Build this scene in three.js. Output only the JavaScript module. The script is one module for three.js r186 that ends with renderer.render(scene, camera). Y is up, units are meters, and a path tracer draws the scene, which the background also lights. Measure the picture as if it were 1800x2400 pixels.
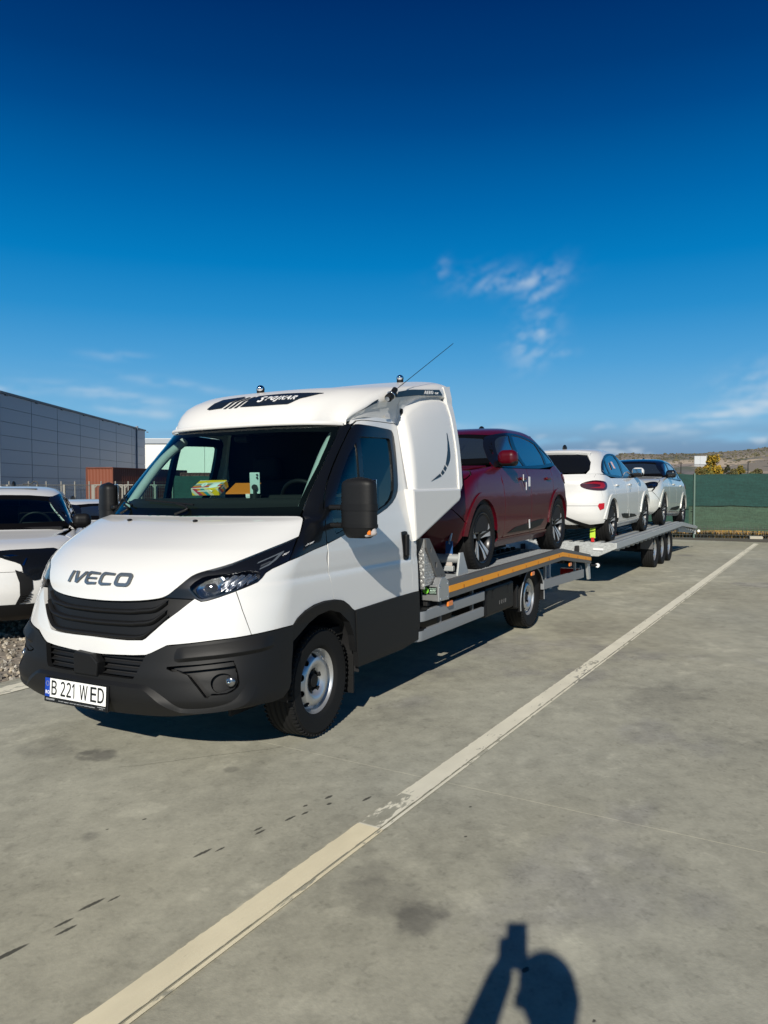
import * as THREE from 'three';
import { mergeGeometries, toCreasedNormals } from 'three/addons/utils/BufferGeometryUtils.js';
import { RoundedBoxGeometry } from 'three/addons/geometries/RoundedBoxGeometry.js';
import { MarchingCubes } from 'three/addons/objects/MarchingCubes.js';
import { FontLoader } from 'three/addons/loaders/FontLoader.js';

// ---------------------------------------------------------------- camera, sun, exposure
const scene = new THREE.Scene();
const camera = new THREE.PerspectiveCamera(2 * Math.atan(1200 / 1776) * 180 / Math.PI, 0.75, 0.05, 9000);
camera.position.set(0, 1.5966, 0);
camera.rotation.set(-0.0332, 0, 0);
const renderer = new THREE.WebGLRenderer({ antialias: true });
renderer.toneMapping = THREE.LinearToneMapping;
renderer.toneMappingExposure = 1.0;
renderer.shadowMap.enabled = true;

const sunTravel = new THREE.Vector3(0.158, -0.503, -0.85).normalize();   // the way the light goes
const sun = new THREE.DirectionalLight(new THREE.Color(1, 0.94, 0.83), 4.9);
sun.name = 'sun';
sun.position.copy(sunTravel).multiplyScalar(-60);
sun.position.add(new THREE.Vector3(0, 0, -10));
sun.target.position.set(0, 0, -10);
sun.castShadow = true;
Object.assign(sun.shadow.camera, { left: -40, right: 40, top: 40, bottom: -40, near: 1, far: 160 });
sun.shadow.mapSize.set(4096, 4096);
scene.add(sun); scene.add(sun.target);

// ---------------------------------------------------------------- small maths
let seed = 7;
const rnd = () => { seed = (seed * 1664525 + 1013904223) >>> 0; return seed / 4294967296; };
const rr = (a, b) => a + (b - a) * rnd();
const clamp = (x, a, b) => Math.min(b, Math.max(a, x));
const lerp = (a, b, t) => a + (b - a) * t;
const sstep = (a, b, x) => { const t = clamp((x - a) / (b - a), 0, 1); return t * t * (3 - 2 * t); };
const hash = (x, y, s) => { let h = (x * 374761393 + y * 668265263 + s * 2147483647) | 0; h = Math.imul(h ^ (h >>> 13), 1274126177); h ^= h >>> 16; return (h >>> 0) / 4294967295; };
function vnoise(x, y, s = 0) {
  const xi = Math.floor(x), yi = Math.floor(y), fx = x - xi, fy = y - yi, u = fx * fx * (3 - 2 * fx), v = fy * fy * (3 - 2 * fy);
  const a = hash(xi, yi, s), b = hash(xi + 1, yi, s), c = hash(xi, yi + 1, s), d = hash(xi + 1, yi + 1, s);
  return a + (b - a) * u + (c - a) * v + (a - b - c + d) * u * v;
}
function fbm(x, y, oct = 4, s = 0, gain = 0.5) { let v = 0, a = 1, n = 0; for (let i = 0; i < oct; i++) { v += a * vnoise(x, y, s + i * 17); n += a; a *= gain; x = x * 2.03 + 11.3; y = y * 2.03 + 5.7; } return v / n; }
const srgb = (r, g, b) => [r, g, b].map((c) => { c /= 255; return c <= 0.04045 ? c / 12.92 : ((c + 0.055) / 1.055) ** 2.4; });

// ---------------------------------------------------------------- sky (computed, float)
{
  const W = 2048, H = 1024, data = new Float32Array(W * H * 4);
  const stops = [[0, srgb(152, 198, 226)], [2.5, srgb(140, 189, 222)], [5, srgb(119, 180, 220)], [9, srgb(80, 160, 214)], [12.5, srgb(40, 141, 204)], [16, srgb(4, 124, 192)], [20, srgb(0, 103, 172)], [25, srgb(0, 74, 140)], [28, srgb(0, 60, 122)], [32, srgb(0, 47, 106)], [45, srgb(0, 34, 80)], [90, srgb(0, 24, 58)]];
  const at = (e) => { e = Math.max(0, e); let i = 0; while (i < stops.length - 2 && e > stops[i + 1][0]) i++; const t = clamp((e - stops[i][0]) / (stops[i + 1][0] - stops[i][0]), 0, 1); return [0, 1, 2].map((k) => lerp(stops[i][1][k], stops[i + 1][1][k], t)); };
  // thin clouds: [azimuth, elevation, half width, half height, tilt, strength, grain]
  const wisps = [[9.6, 14.7, 2.9, 0.6, 0.10, 0.30, 1], [11.6, 14.2, 1.5, 1.1, 0.55, 0.34, 1], [8.2, 15.2, 3.2, 0.8, 0.05, 0.14, 1], [11.2, 10.4, 1.5, 1.5, 0.35, 0.34, 1], [10.9, 11.4, 1.6, 1.0, 0.5, 0.18, 1], [13.2, 9.6, 0.9, 0.28, 0.1, 0.22, 1], [4.4, 15.9, 0.45, 0.6, 0.7, 0.2, 1],
    [-19.8, 6.5, 4.2, 0.45, -0.12, 0.42, 0], [-17.5, 5.3, 3.0, 0.3, -0.08, 0.36, 0], [-26.8, 6.6, 2.2, 0.3, -0.02, 0.34, 0], [-19.5, 9.2, 1.8, 0.28, 0, 0.28, 0], [-15.5, 7.4, 4.5, 0.35, -0.12, 0.22, 0], [-21.5, 5.7, 2.0, 0.2, -0.05, 0.28, 0],
    [8.2, 4.4, 2.2, 0.24, 0, 0.34, 0], [5.0, 4.6, 2.0, 0.22, 0, 0.2, 0], [26.5, 5.6, 4.2, 0.7, 0.22, 0.55, 0], [29, 7.2, 4.0, 1.3, 0.1, 0.5, 1], [22, 4.4, 3.5, 0.6, 0.12, 0.4, 0]];
  for (let j = 0; j < H; j++) {
    const el = ((j + 0.5) / H - 0.5) * 180;
    for (let i = 0; i < W; i++) {
      const p = (j * W + i) * 4, lon = ((i + 0.5) / W - 0.5) * 2 * Math.PI;
      const az = Math.atan2(Math.cos(lon), -Math.sin(lon)) * 180 / Math.PI;      // 0 straight ahead (-z), positive to the right
      let c = at(el);
      if (el > -1 && el < 40) {
        let cover = 0;
        for (const [a0, e0, w, h, tilt, s, g] of wisps) {
          let dx = az - a0; if (dx > 180) dx -= 360; if (dx < -180) dx += 360;
          if (Math.abs(dx) > w * 3 || Math.abs(el - e0) > 4 * h + w) continue;
          const dy = el - e0 - tilt * dx, q = (dx / w) ** 2 + (dy / h) ** 2;
          if (q > 7) continue;
          const n = g ? fbm(az * 0.9 + el * 0.5, el * 2.2 - az * 0.9, 6, 3, 0.62) : fbm(az * 0.55, el * 3.2, 5, 5);
          cover += s * Math.exp(-q) * sstep(0.25, 0.8, n) * 1.3;
        }
        // the low bank of broken cloud along the horizon, all round
        const bank = sstep(0.2, 1.2, el) * (1 - sstep(2.2, 5.2, el)) * sstep(0.38, 0.66, fbm(az * 0.16 + 3, el * 0.9, 5, 9) + 0.32 * sstep(2, 12, az) * (1 - sstep(45, 70, az)) - 0.10);
        const puff = sstep(0.54, 0.74, fbm(az * 0.5, el * 1.6, 5, 21)) * sstep(1.0, 1.8, el) * (1 - sstep(3.4, 5.4, el)) * sstep(4, 20, az) * (1 - sstep(60, 80, az));
        cover = clamp(cover, 0, 0.85);
        const grey = [0.17, 0.28, 0.43], white = [0.62, 0.71, 0.79];
        for (let k = 0; k < 3; k++) { c[k] = lerp(c[k], grey[k], bank * 0.92); c[k] = lerp(c[k], white[k], clamp(puff * 0.55, 0, 1)); c[k] = lerp(c[k], white[k], cover); }
      }
      data[p] = c[0]; data[p + 1] = c[1]; data[p + 2] = c[2]; data[p + 3] = 1;
    }
  }
  const t = new THREE.DataTexture(data, W, H, THREE.RGBAFormat, THREE.FloatType);
  t.mapping = THREE.EquirectangularReflectionMapping; t.magFilter = THREE.LinearFilter; t.minFilter = THREE.LinearFilter; t.needsUpdate = true;
  scene.background = t; scene.environment = t;
}

// ---------------------------------------------------------------- naming and tagging
const used = {};
function numbered(n) { used[n] = (used[n] ?? -1) + 1; return used[n] ? n + '_' + String(used[n]).padStart(3, '0') : n; }
function tag(o, label, category, group, kind) { if (label) o.userData.label = label; if (category) o.userData.category = category; if (group) o.userData.group = group; if (kind) o.userData.kind = kind; return o; }
function thing(name, label, category, pos = [0, 0, 0], turn = 0, group) { const o = new THREE.Group(); o.name = numbered(name); o.position.set(...pos); o.rotation.y = turn; scene.add(o); return tag(o, label, category, group); }
function mesh(name, geo, mat, parent = scene) {
  const g = Array.isArray(geo) ? join(geo) : geo, o = new THREE.Mesh(g, mat); o.name = parent === scene ? numbered(name) : name; o.castShadow = o.receiveShadow = true; parent.add(o); return o;
}
function join(list) {
  list = list.filter(Boolean).map((g) => { g = g.index ? g.toNonIndexed() : g; for (const k of Object.keys(g.attributes)) if (!['position', 'normal', 'uv'].includes(k)) g.deleteAttribute(k); if (!g.attributes.uv) g.setAttribute('uv', new THREE.BufferAttribute(new Float32Array(g.attributes.position.count * 2), 2)); g.morphAttributes = {}; return g; });
  return list.length === 1 ? list[0] : mergeGeometries(list);
}
const M4 = (px = 0, py = 0, pz = 0, rx = 0, ry = 0, rz = 0) => new THREE.Matrix4().compose(new THREE.Vector3(px, py, pz), new THREE.Quaternion().setFromEuler(new THREE.Euler(rx, ry, rz)), new THREE.Vector3(1, 1, 1));
function box(x, y, z, w, h, d, r = 0.006, rx = 0, ry = 0, rz = 0) { const m = Math.min(w, h, d); const g = r > 0 && m > 0.004 ? new RoundedBoxGeometry(w, h, d, 1, Math.min(r, m * 0.45)) : new THREE.BoxGeometry(w, h, d); return g.applyMatrix4(M4(x, y, z, rx, ry, rz)); }
function cyl(x, y, z, r, h, axis = 'y', seg = 20, r2 = r) { const g = new THREE.CylinderGeometry(r2, r, h, seg); if (axis === 'x') g.rotateZ(-Math.PI / 2); if (axis === 'z') g.rotateX(Math.PI / 2); return g.translate(x, y, z); }
function tube(pts, r, seg = 24, rad = 8) { return new THREE.TubeGeometry(new THREE.CatmullRomCurve3(pts.map((p) => new THREE.Vector3(...p)), false, 'catmullrom', 0.5), seg, r, rad); }
function bar(a, b, r, rad = 8) { return new THREE.TubeGeometry(new THREE.LineCurve3(new THREE.Vector3(...a), new THREE.Vector3(...b)), 1, r, rad); }
function extrude(pts, depth, bevel = 0.004, holes = []) { const s = new THREE.Shape(pts.map((p) => new THREE.Vector2(...p))); for (const h of holes) s.holes.push(new THREE.Path(h.map((p) => new THREE.Vector2(...p)))); return new THREE.ExtrudeGeometry(s, { depth, bevelEnabled: bevel > 0, bevelThickness: bevel, bevelSize: bevel, bevelSegments: 2, curveSegments: 10 }); }

// ---------------------------------------------------------------- textures
function dataTex(w, h, fn, color = true, rep) {
  const d = new Uint8Array(w * h * 4);
  for (let j = 0; j < h; j++) for (let i = 0; i < w; i++) { const c = fn(i, j), p = (j * w + i) * 4; for (let k = 0; k < 3; k++) d[p + k] = clamp(Math.round((color ? (c[k] <= 0.0031308 ? c[k] * 12.92 : 1.055 * Math.pow(c[k], 1 / 2.4) - 0.055) : c[k]) * 255), 0, 255); d[p + 3] = c[3] === undefined ? 255 : c[3] * 255; }
  const t = new THREE.DataTexture(d, w, h, THREE.RGBAFormat); t.colorSpace = color ? THREE.SRGBColorSpace : THREE.NoColorSpace; t.magFilter = THREE.LinearFilter; t.minFilter = THREE.LinearMipmapLinearFilter; t.generateMipmaps = true; t.anisotropy = 8;
  t.wrapS = t.wrapT = THREE.RepeatWrapping; if (rep) t.repeat.set(...rep); t.needsUpdate = true; return t;
}
function canvasTex(w, h, draw) { const c = document.createElement('canvas'); c.width = w; c.height = h; draw(c.getContext('2d'), w, h); const t = new THREE.CanvasTexture(c); t.colorSpace = THREE.SRGBColorSpace; t.anisotropy = 8; return t; }
// tiling noise, one period per texture
function tnoise(x, y, per, s) { const xi = Math.floor(x), yi = Math.floor(y), fx = x - xi, fy = y - yi, u = fx * fx * (3 - 2 * fx), v = fy * fy * (3 - 2 * fy), m = (k) => ((k % per) + per) % per; const a = hash(m(xi), m(yi), s), b = hash(m(xi + 1), m(yi), s), c = hash(m(xi), m(yi + 1), s), d = hash(m(xi + 1), m(yi + 1), s); return a + (b - a) * u + (c - a) * v + (a - b - c + d) * u * v; }
const grainTex = dataTex(512, 512, (i, j) => { const x = i / 512, y = j / 512; const v = 0.45 * tnoise(x * 16, y * 16, 16, 1) + 0.3 * tnoise(x * 64, y * 64, 64, 2) + 0.25 * tnoise(x * 256, y * 256, 256, 3); return [v, v, v]; }, false);

// ---------------------------------------------------------------- materials
const std = (o) => new THREE.MeshStandardMaterial(o), phy = (o) => new THREE.MeshPhysicalMaterial(o);
const rgb = (r, g, b) => new THREE.Color().setRGB(r, g, b);
const mat = {
  white: phy({ color: rgb(0.70, 0.70, 0.685), roughness: 0.42, clearcoat: 0.8, clearcoatRoughness: 0.04 }),
  fibre: phy({ color: rgb(0.72, 0.71, 0.685), roughness: 0.5, clearcoat: 0.5, clearcoatRoughness: 0.15 }),
  plastic: phy({ color: rgb(0.008, 0.0083, 0.009), roughness: 0.5, specularIntensity: 0.5, bumpMap: grainTex, bumpScale: 0.0002 }),
  plasticRough: phy({ color: rgb(0.0085, 0.0088, 0.0094), roughness: 0.52, specularIntensity: 0.55, bumpMap: grainTex, bumpScale: 0.0003 }),
  gloss: phy({ color: rgb(0.005, 0.006, 0.008), roughness: 0.3, specularIntensity: 0.5, clearcoat: 0.45, clearcoatRoughness: 0.04 }),
  dark: std({ color: rgb(0.008, 0.008, 0.009), roughness: 0.8 }),
  rubber: phy({ color: rgb(0.009, 0.0092, 0.0095), roughness: 0.75, specularIntensity: 0.5, bumpMap: grainTex, bumpScale: 0.0004 }),
  seal: phy({ color: rgb(0.002, 0.002, 0.0025), roughness: 0.7, specularIntensity: 0.2 }),
  chrome: std({ color: rgb(0.75, 0.77, 0.8), roughness: 0.1, metalness: 1 }),
  badge: std({ color: rgb(0.20, 0.24, 0.27), roughness: 0.32, metalness: 0.7 }),
  steelWheel: std({ color: rgb(0.52, 0.53, 0.54), roughness: 0.34, metalness: 0.75 }),
  alu: std({ color: rgb(0.55, 0.56, 0.56), roughness: 0.42, metalness: 0.85, bumpMap: grainTex, bumpScale: 0.0002 }),
  aluDark: std({ color: rgb(0.15, 0.15, 0.15), roughness: 0.5, metalness: 0.55 }),
  guard: std({ color: rgb(0.27, 0.285, 0.30), roughness: 0.45, metalness: 0.3 }),
  galv: std({ color: rgb(0.46, 0.48, 0.48), roughness: 0.55, metalness: 0.45 }),
  frame: std({ color: rgb(0.006, 0.006, 0.007), roughness: 0.7 }),
  glass: phy({ color: rgb(0.66, 0.86, 0.80), roughness: 0.0, transmission: 1, thickness: 0, ior: 1.5 }),
  glassDark: phy({ color: rgb(0.10, 0.14, 0.16), roughness: 0.0, transmission: 1, thickness: 0, ior: 1.5 }),
  lens: phy({ color: rgb(0.97, 0.98, 1.0), roughness: 0.0, transmission: 1, thickness: 0, ior: 1.45 }),
  amber: phy({ color: rgb(0.75, 0.20, 0.02), roughness: 0.15, clearcoat: 1, clearcoatRoughness: 0.05 }),
  decal: std({ color: rgb(0.008, 0.014, 0.024), roughness: 0.35 }),
  decalWhite: std({ color: rgb(0.8, 0.8, 0.8), roughness: 0.4 }),
  interior: std({ color: rgb(0.0045, 0.0045, 0.005), roughness: 0.85 }),
  trim: std({ color: rgb(0.42, 0.44, 0.43), roughness: 0.8 }),
  orange: std({ color: rgb(0.86, 0.33, 0.008), roughness: 0.35 }),
};

// ---------------------------------------------------------------- hulls: bodies as stacks of rounded plan sections
// row: [y, front x, half width, where the front rounding ends, its power, (rear x, where the rear rounding starts, its power)]
function makeHull(rows) {
  const K = rows[0].length;
  const cache = new Map();
  function row(y) {
    const key = Math.round(y * 4e4); const hit = cache.get(key); if (hit) return hit;
    const T = rows; let i = 0; while (i < T.length - 2 && y > T[i + 1][0]) i++;
    const a = T[Math.max(0, i - 1)], b = T[i], c = T[i + 1], d = T[Math.min(T.length - 1, i + 2)], h = c[0] - b[0], u = clamp((y - b[0]) / h, 0, 1), u2 = u * u, u3 = u2 * u, o = [];
    for (let k = 1; k < K; k++) {
      const s1 = (c[k] - b[k]) / h, s0 = b === a ? s1 : (b[k] - a[k]) / (b[0] - a[0]), s2 = c === d ? s1 : (d[k] - c[k]) / (d[0] - c[0]);
      let m1 = s0 * s1 <= 0 ? 0 : 2 * s0 * s1 / (s0 + s1), m2 = s1 * s2 <= 0 ? 0 : 2 * s1 * s2 / (s1 + s2); if (b === a) m1 = s1; if (c === d) m2 = s1;
      o.push((2 * u3 - 3 * u2 + 1) * b[k] + (u3 - 2 * u2 + u) * h * m1 + (-2 * u3 + 3 * u2) * c[k] + (u3 - u2) * h * m2);
    }
    if (cache.size > 2e5) cache.clear(); cache.set(key, o); return o;
  }
  const arc = (f, A, W, n) => { const cc = Math.cos(f), ss = Math.sin(f), r = Math.pow(Math.pow(Math.max(cc, 0) / A, n) + Math.pow(Math.abs(ss) / W, n), -1 / n); return [cc * r, ss * r]; };
  function S(t, y) {                                    // t: 0 front centre, 1 start of the side, (2 end of the side, 3 rear centre)
    const R = row(y), [xc, W, xs, n] = R, s = t < 0 ? -1 : 1, q = Math.abs(t);
    if (q < 1) { const [a, z] = arc(q * Math.PI / 2, xs - xc, W, n); return [xs - a, y, s * z]; }
    if (K < 7) return [xs + q - 1, y, s * W];
    if (q <= 2) return [lerp(xs, R[5], q - 1), y, s * W];
    const [a, z] = arc((3 - q) * Math.PI / 2, R[4] - R[5], W, R[6]); return [R[5] + a, y, s * z];
  }
  function zAt(x, y) { const R = row(y), [xc, W, xs, n] = R; if (x < xs) return W * Math.pow(Math.max(0, 1 - Math.pow(clamp((xs - x) / (xs - xc), 0, 1), n)), 1 / n); if (K >= 7 && x > R[5]) return W * Math.pow(Math.max(0, 1 - Math.pow(clamp((x - R[5]) / (R[4] - R[5]), 0, 1), R[6])), 1 / R[6]); return W; }
  function xAt(z, y) { const [xc, W, xs, n] = row(y); return xs - (xs - xc) * Math.pow(Math.max(0, 1 - Math.pow(clamp(Math.abs(z) / W, 0, 1), n)), 1 / n); }
  function xRear(z, y) { const R = row(y), W = R[1]; return R[5] + (R[4] - R[5]) * Math.pow(Math.max(0, 1 - Math.pow(clamp(Math.abs(z) / W, 0, 1), R[6])), 1 / R[6]); }
  function toT(x, y) {                                  // side-view point to t
    const R = row(y), [xc, W, xs] = R, z = zAt(x, y);
    if (x < xs) return Math.atan2(z, xs - x) / (Math.PI / 2);
    if (K < 7) return 1 + x - xs;
    if (x <= R[5]) return 1 + (x - xs) / Math.max(1e-6, R[5] - xs);
    return 3 - Math.atan2(z, x - R[5]) / (Math.PI / 2);
  }
  return { row, S, zAt, xAt, xRear, toT, side: (s) => (x, y) => [x, y, s * zAt(x, y)], front: (z, y) => [xAt(z, y), y, z], rear: (z, y) => [xRear(z, y), y, z] };
}
// closed outline through points; [x, y, 1] marks a corner
function smooth(pts, seg = 4) {
  const n = pts.length, out = [];
  for (let i = 0; i < n; i++) {
    const p0 = pts[(i + n - 1) % n], p1 = pts[i], p2 = pts[(i + 1) % n], p3 = pts[(i + 2) % n];
    out.push([p1[0], p1[1]]);
    if (p1[2] && p2[2]) continue;
    for (let k = 1; k < seg; k++) {
      const t = k / seg, q = [0, 1].map((c) => {
        const m1 = p1[2] ? (p2[c] - p1[c]) : (p2[c] - p0[c]) / 2, m2 = p2[2] ? (p2[c] - p1[c]) : (p3[c] - p1[c]) / 2;
        return (2 * t ** 3 - 3 * t * t + 1) * p1[c] + (t ** 3 - 2 * t * t + t) * m1 + (-2 * t ** 3 + 3 * t * t) * p2[c] + (t ** 3 - t * t) * m2;
      });
      out.push(q);
    }
  }
  return out;
}
const mirrorPts = (pts) => [...pts, ...pts.slice().reverse().map(([a, b, c]) => [-a, b, c])];
function inset(poly, g, sx = 1) {                       // shrink an outline by g metres; sx = metres per unit of the first coordinate
  const P = poly.map(([x, y]) => [x * sx, y]), n = P.length; let area = 0;
  for (let i = 0; i < n; i++) { const a = P[i], b = P[(i + 1) % n]; area += a[0] * b[1] - b[0] * a[1]; }
  const s = area > 0 ? 1 : -1;
  return P.map((p, i) => {
    const a = P[(i + n - 1) % n], b = P[(i + 1) % n]; let e1 = [p[0] - a[0], p[1] - a[1]], e2 = [b[0] - p[0], b[1] - p[1]]; const l1 = Math.hypot(...e1) || 1e-9, l2 = Math.hypot(...e2) || 1e-9;
    const n1 = [-e1[1] / l1 * s, e1[0] / l1 * s], n2 = [-e2[1] / l2 * s, e2[0] / l2 * s]; let m = [n1[0] + n2[0], n1[1] + n2[1]]; const l = Math.hypot(...m) || 1; const k = g / Math.max(0.45, l / 2);
    return [(p[0] + m[0] / l * k) / sx, p[1] + m[1] / l * k];
  });
}
// a panel cut out of a surface: outline (and holes) in the surface's two coordinates, given thickness
function patch(map, outer, { holes = [], off = 0, depth = 0.008, h = 0.06, center = [1.2, 0.8, 0], flip = 0, uvs = 1 } = {}) {
  const clean = (L) => L.filter((p, i) => { const q = L[(i + 1) % L.length]; return Math.hypot(p[0] - q[0], p[1] - q[1]) > 1e-5; }).map((p) => new THREE.Vector2(p[0], p[1]));
  let o = clean(outer); if (THREE.ShapeUtils.isClockWise(o)) o.reverse();
  const hs = holes.map((q) => { const r = clean(q); if (!THREE.ShapeUtils.isClockWise(r)) r.reverse(); return r; });
  let tri = THREE.ShapeUtils.triangulateShape(o, hs);
  const uv = [...o, ...hs.flat()].map((v) => [v.x, v.y]), P = uv.map((q) => map(...q));
  for (let pass = 0; pass < 8; pass++) {
    const mid = new Map(), next = []; let any = false;
    const need = (a, b) => { const p = P[a], q = P[b]; return Math.hypot(p[0] - q[0], p[1] - q[1], p[2] - q[2]) > h; };
    const split = (a, b) => { const k = a < b ? a * 1e6 + b : b * 1e6 + a; let m = mid.get(k); if (m === undefined) { m = uv.length; uv.push([(uv[a][0] + uv[b][0]) / 2, (uv[a][1] + uv[b][1]) / 2]); P.push(map(...uv[m])); mid.set(k, m); } return m; };
    for (const [a, b, c] of tri) {
      const f = [need(a, b), need(b, c), need(c, a)], k = f[0] + f[1] + f[2];
      if (!k) { next.push([a, b, c]); continue; }
      any = true;
      if (k === 3) { const x = split(a, b), y = split(b, c), z = split(c, a); next.push([a, x, z], [x, b, y], [z, y, c], [x, y, z]); continue; }
      const [A, B, C] = k === 1 ? (f[0] ? [a, b, c] : f[1] ? [b, c, a] : [c, a, b]) : (!f[0] ? [b, c, a] : !f[1] ? [c, a, b] : [a, b, c]);
      if (k === 1) { const m = split(A, B); next.push([A, m, C], [m, B, C]); } else { const m = split(A, B), q = split(B, C); next.push([m, B, q], [A, m, q], [A, q, C]); }
    }
    tri = next; if (!any) break;
  }
  const N = uv.map(([u, v], i) => {
    const e = 1e-3, a = map(u + e, v), b = map(u - e, v), c = map(u, v + e), d = map(u, v - e), U = [0, 1, 2].map((k) => a[k] - b[k]), V = [0, 1, 2].map((k) => c[k] - d[k]);
    let n = [U[1] * V[2] - U[2] * V[1], U[2] * V[0] - U[0] * V[2], U[0] * V[1] - U[1] * V[0]]; const l = Math.hypot(...n) || 1; n = n.map((x) => x / l);
    const p = P[i], s = (n[0] * (p[0] - center[0]) + n[1] * (p[1] - center[1]) + n[2] * (p[2] - center[2])) * (flip ? -1 : 1); return s < 0 ? n.map((x) => -x) : n;
  });
  const offAt = typeof off === 'function' ? off : () => off;
  const F = P.map((p, i) => p.map((x, k) => x + N[i][k] * offAt(...uv[i])));
  if (typeof off === 'function') {                      // shaped relief: normals from the shaped surface
    const acc = F.map(() => [0, 0, 0]);
    for (const t of tri) { const [a, b, c] = t.map((i) => F[i]), U = [0, 1, 2].map((k) => b[k] - a[k]), V = [0, 1, 2].map((k) => c[k] - a[k]); let n = [U[1] * V[2] - U[2] * V[1], U[2] * V[0] - U[0] * V[2], U[0] * V[1] - U[1] * V[0]]; if (n[0] * N[t[0]][0] + n[1] * N[t[0]][1] + n[2] * N[t[0]][2] < 0) n = n.map((x) => -x); for (const i of t) for (let k = 0; k < 3; k++) acc[i][k] += n[k]; }
    acc.forEach((n, i) => { const l = Math.hypot(...n); if (l > 1e-12) N[i] = n.map((x) => x / l); });
  }
  const pos = [], nor = [], tex = [], edges = new Map();
  const put = (p, n, q) => { pos.push(...p); nor.push(...n); tex.push(q[0] * uvs, q[1] * uvs); };
  for (const t of tri) {
    const [a, b, c] = t, U = [0, 1, 2].map((k) => F[b][k] - F[a][k]), V = [0, 1, 2].map((k) => F[c][k] - F[a][k]), n = [U[1] * V[2] - U[2] * V[1], U[2] * V[0] - U[0] * V[2], U[0] * V[1] - U[1] * V[0]];
    const w = n[0] * N[a][0] + n[1] * N[a][1] + n[2] * N[a][2] < 0 ? [a, c, b] : [a, b, c];
    for (const i of w) put(F[i], N[i], uv[i]);
    for (let k = 0; k < 3; k++) { const i = w[k], j = w[(k + 1) % 3], key = i < j ? i * 1e6 + j : j * 1e6 + i; edges.has(key) ? edges.set(key, null) : edges.set(key, [i, j]); }
  }
  if (depth > 0) for (const e of edges.values()) {
    if (!e) continue;
    const [i, j] = e, Bi = F[i].map((x, k) => x - N[i][k] * depth), Bj = F[j].map((x, k) => x - N[j][k] * depth), U = [0, 1, 2].map((k) => F[j][k] - F[i][k]), nn = N[i], n = [U[1] * nn[2] - U[2] * nn[1], U[2] * nn[0] - U[0] * nn[2], U[0] * nn[1] - U[1] * nn[0]], l = Math.hypot(...n) || 1, m = n.map((x) => x / l);
    for (const [p, q] of [[F[j], uv[j]], [F[i], uv[i]], [Bi, uv[i]], [F[j], uv[j]], [Bi, uv[i]], [Bj, uv[j]]]) put(p, m, q);
  }
  const g = new THREE.BufferGeometry();
  g.setAttribute('position', new THREE.Float32BufferAttribute(pos, 3)); g.setAttribute('normal', new THREE.Float32BufferAttribute(nor, 3)); g.setAttribute('uv', new THREE.Float32BufferAttribute(tex, 2));
  return g;
}
// surface through a grid of points; smooth normals
function gridSurf(rowsOfPts, { flip = false, close = false } = {}) {
  const R = rowsOfPts.length, C = rowsOfPts[0].length, pos = [], idx = [], uv = [];
  rowsOfPts.forEach((r, i) => r.forEach((p, j) => { pos.push(...p); uv.push(j / (C - 1), i / (R - 1)); }));
  for (let i = 0; i < R - 1; i++) for (let j = 0; j < C - 1; j++) { const a = i * C + j, b = a + 1, c = a + C, d = c + 1; flip ? idx.push(a, b, c, b, d, c) : idx.push(a, c, b, b, c, d); }
  const g = new THREE.BufferGeometry(); g.setAttribute('position', new THREE.Float32BufferAttribute(pos, 3)); g.setAttribute('uv', new THREE.Float32BufferAttribute(uv, 2)); g.setIndex(idx); g.computeVertexNormals(); return g;
}
const lathe = (prof, seg = 48) => new THREE.LatheGeometry(prof.map((p) => new THREE.Vector2(...p)), seg).rotateX(Math.PI / 2);   // axis along z
const font = await new FontLoader().loadAsync('fonts/droid/droid_sans_bold.typeface.json');
// lettering as thin raised shapes on a surface
function letters(text, size, map, place, opt = {}) {
  const out = [];
  for (const s of font.generateShapes(text, size)) { const e = s.extractPoints(4), T = (v) => place(v.x, v.y); out.push(patch(map, e.shape.map(T), { holes: e.holes.map((q) => q.map(T)), off: 0.004, depth: 0.003, h: 0.12, ...opt })); }
  return join(out);
}
// chequer plate: groups of five raised bars, turned alternately
function chequer(place, w, h, step, keep, n) {
  const out = [], N = new THREE.Vector3(...n);
  let row = 0;
  for (let b = step * .6; b < h; b += step, row++) for (let a = (row % 2 ? step : step * .4), col = 0; a < w; a += step * 1.2, col++) {
    if (!keep(a, b)) continue;
    const dir = (row + col) % 2 ? 1 : -1;
    for (let k = -2; k <= 2; k++) {
      const p0 = place(a, b), pa = place(a + 1e-3, b), pb = place(a, b + 1e-3);
      const ea = new THREE.Vector3(pa[0] - p0[0], pa[1] - p0[1], pa[2] - p0[2]).normalize(), eb = new THREE.Vector3(pb[0] - p0[0], pb[1] - p0[1], pb[2] - p0[2]).normalize();
      const long = ea.clone().addScaledVector(eb, dir).normalize(), wide = eb.clone().addScaledVector(ea, -dir).normalize();
      const g = new THREE.BoxGeometry(step * .62, step * .07, .004); const m = new THREE.Matrix4().makeBasis(long, wide, new THREE.Vector3().crossVectors(long, wide));
      m.setPosition(new THREE.Vector3(...p0).addScaledVector(wide, k * step * .15)); out.push(g.applyMatrix4(m));
    }
  }
  return join(out);
}
const deckPlank = (() => { const g = [new RoundedBoxGeometry(.205, .022, 2.0, 1, .004)]; for (const d of [-.075, -.045, -.015, .015, .045, .075]) g.push(new THREE.BoxGeometry(.008, .004, 2.0).translate(d, .0125, 0)); for (const z of [-.9, .9, .45, -.45]) g.push(new THREE.CylinderGeometry(.008, .008, .008, 8).translate(0, .015, z)); return join(g); })();
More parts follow.
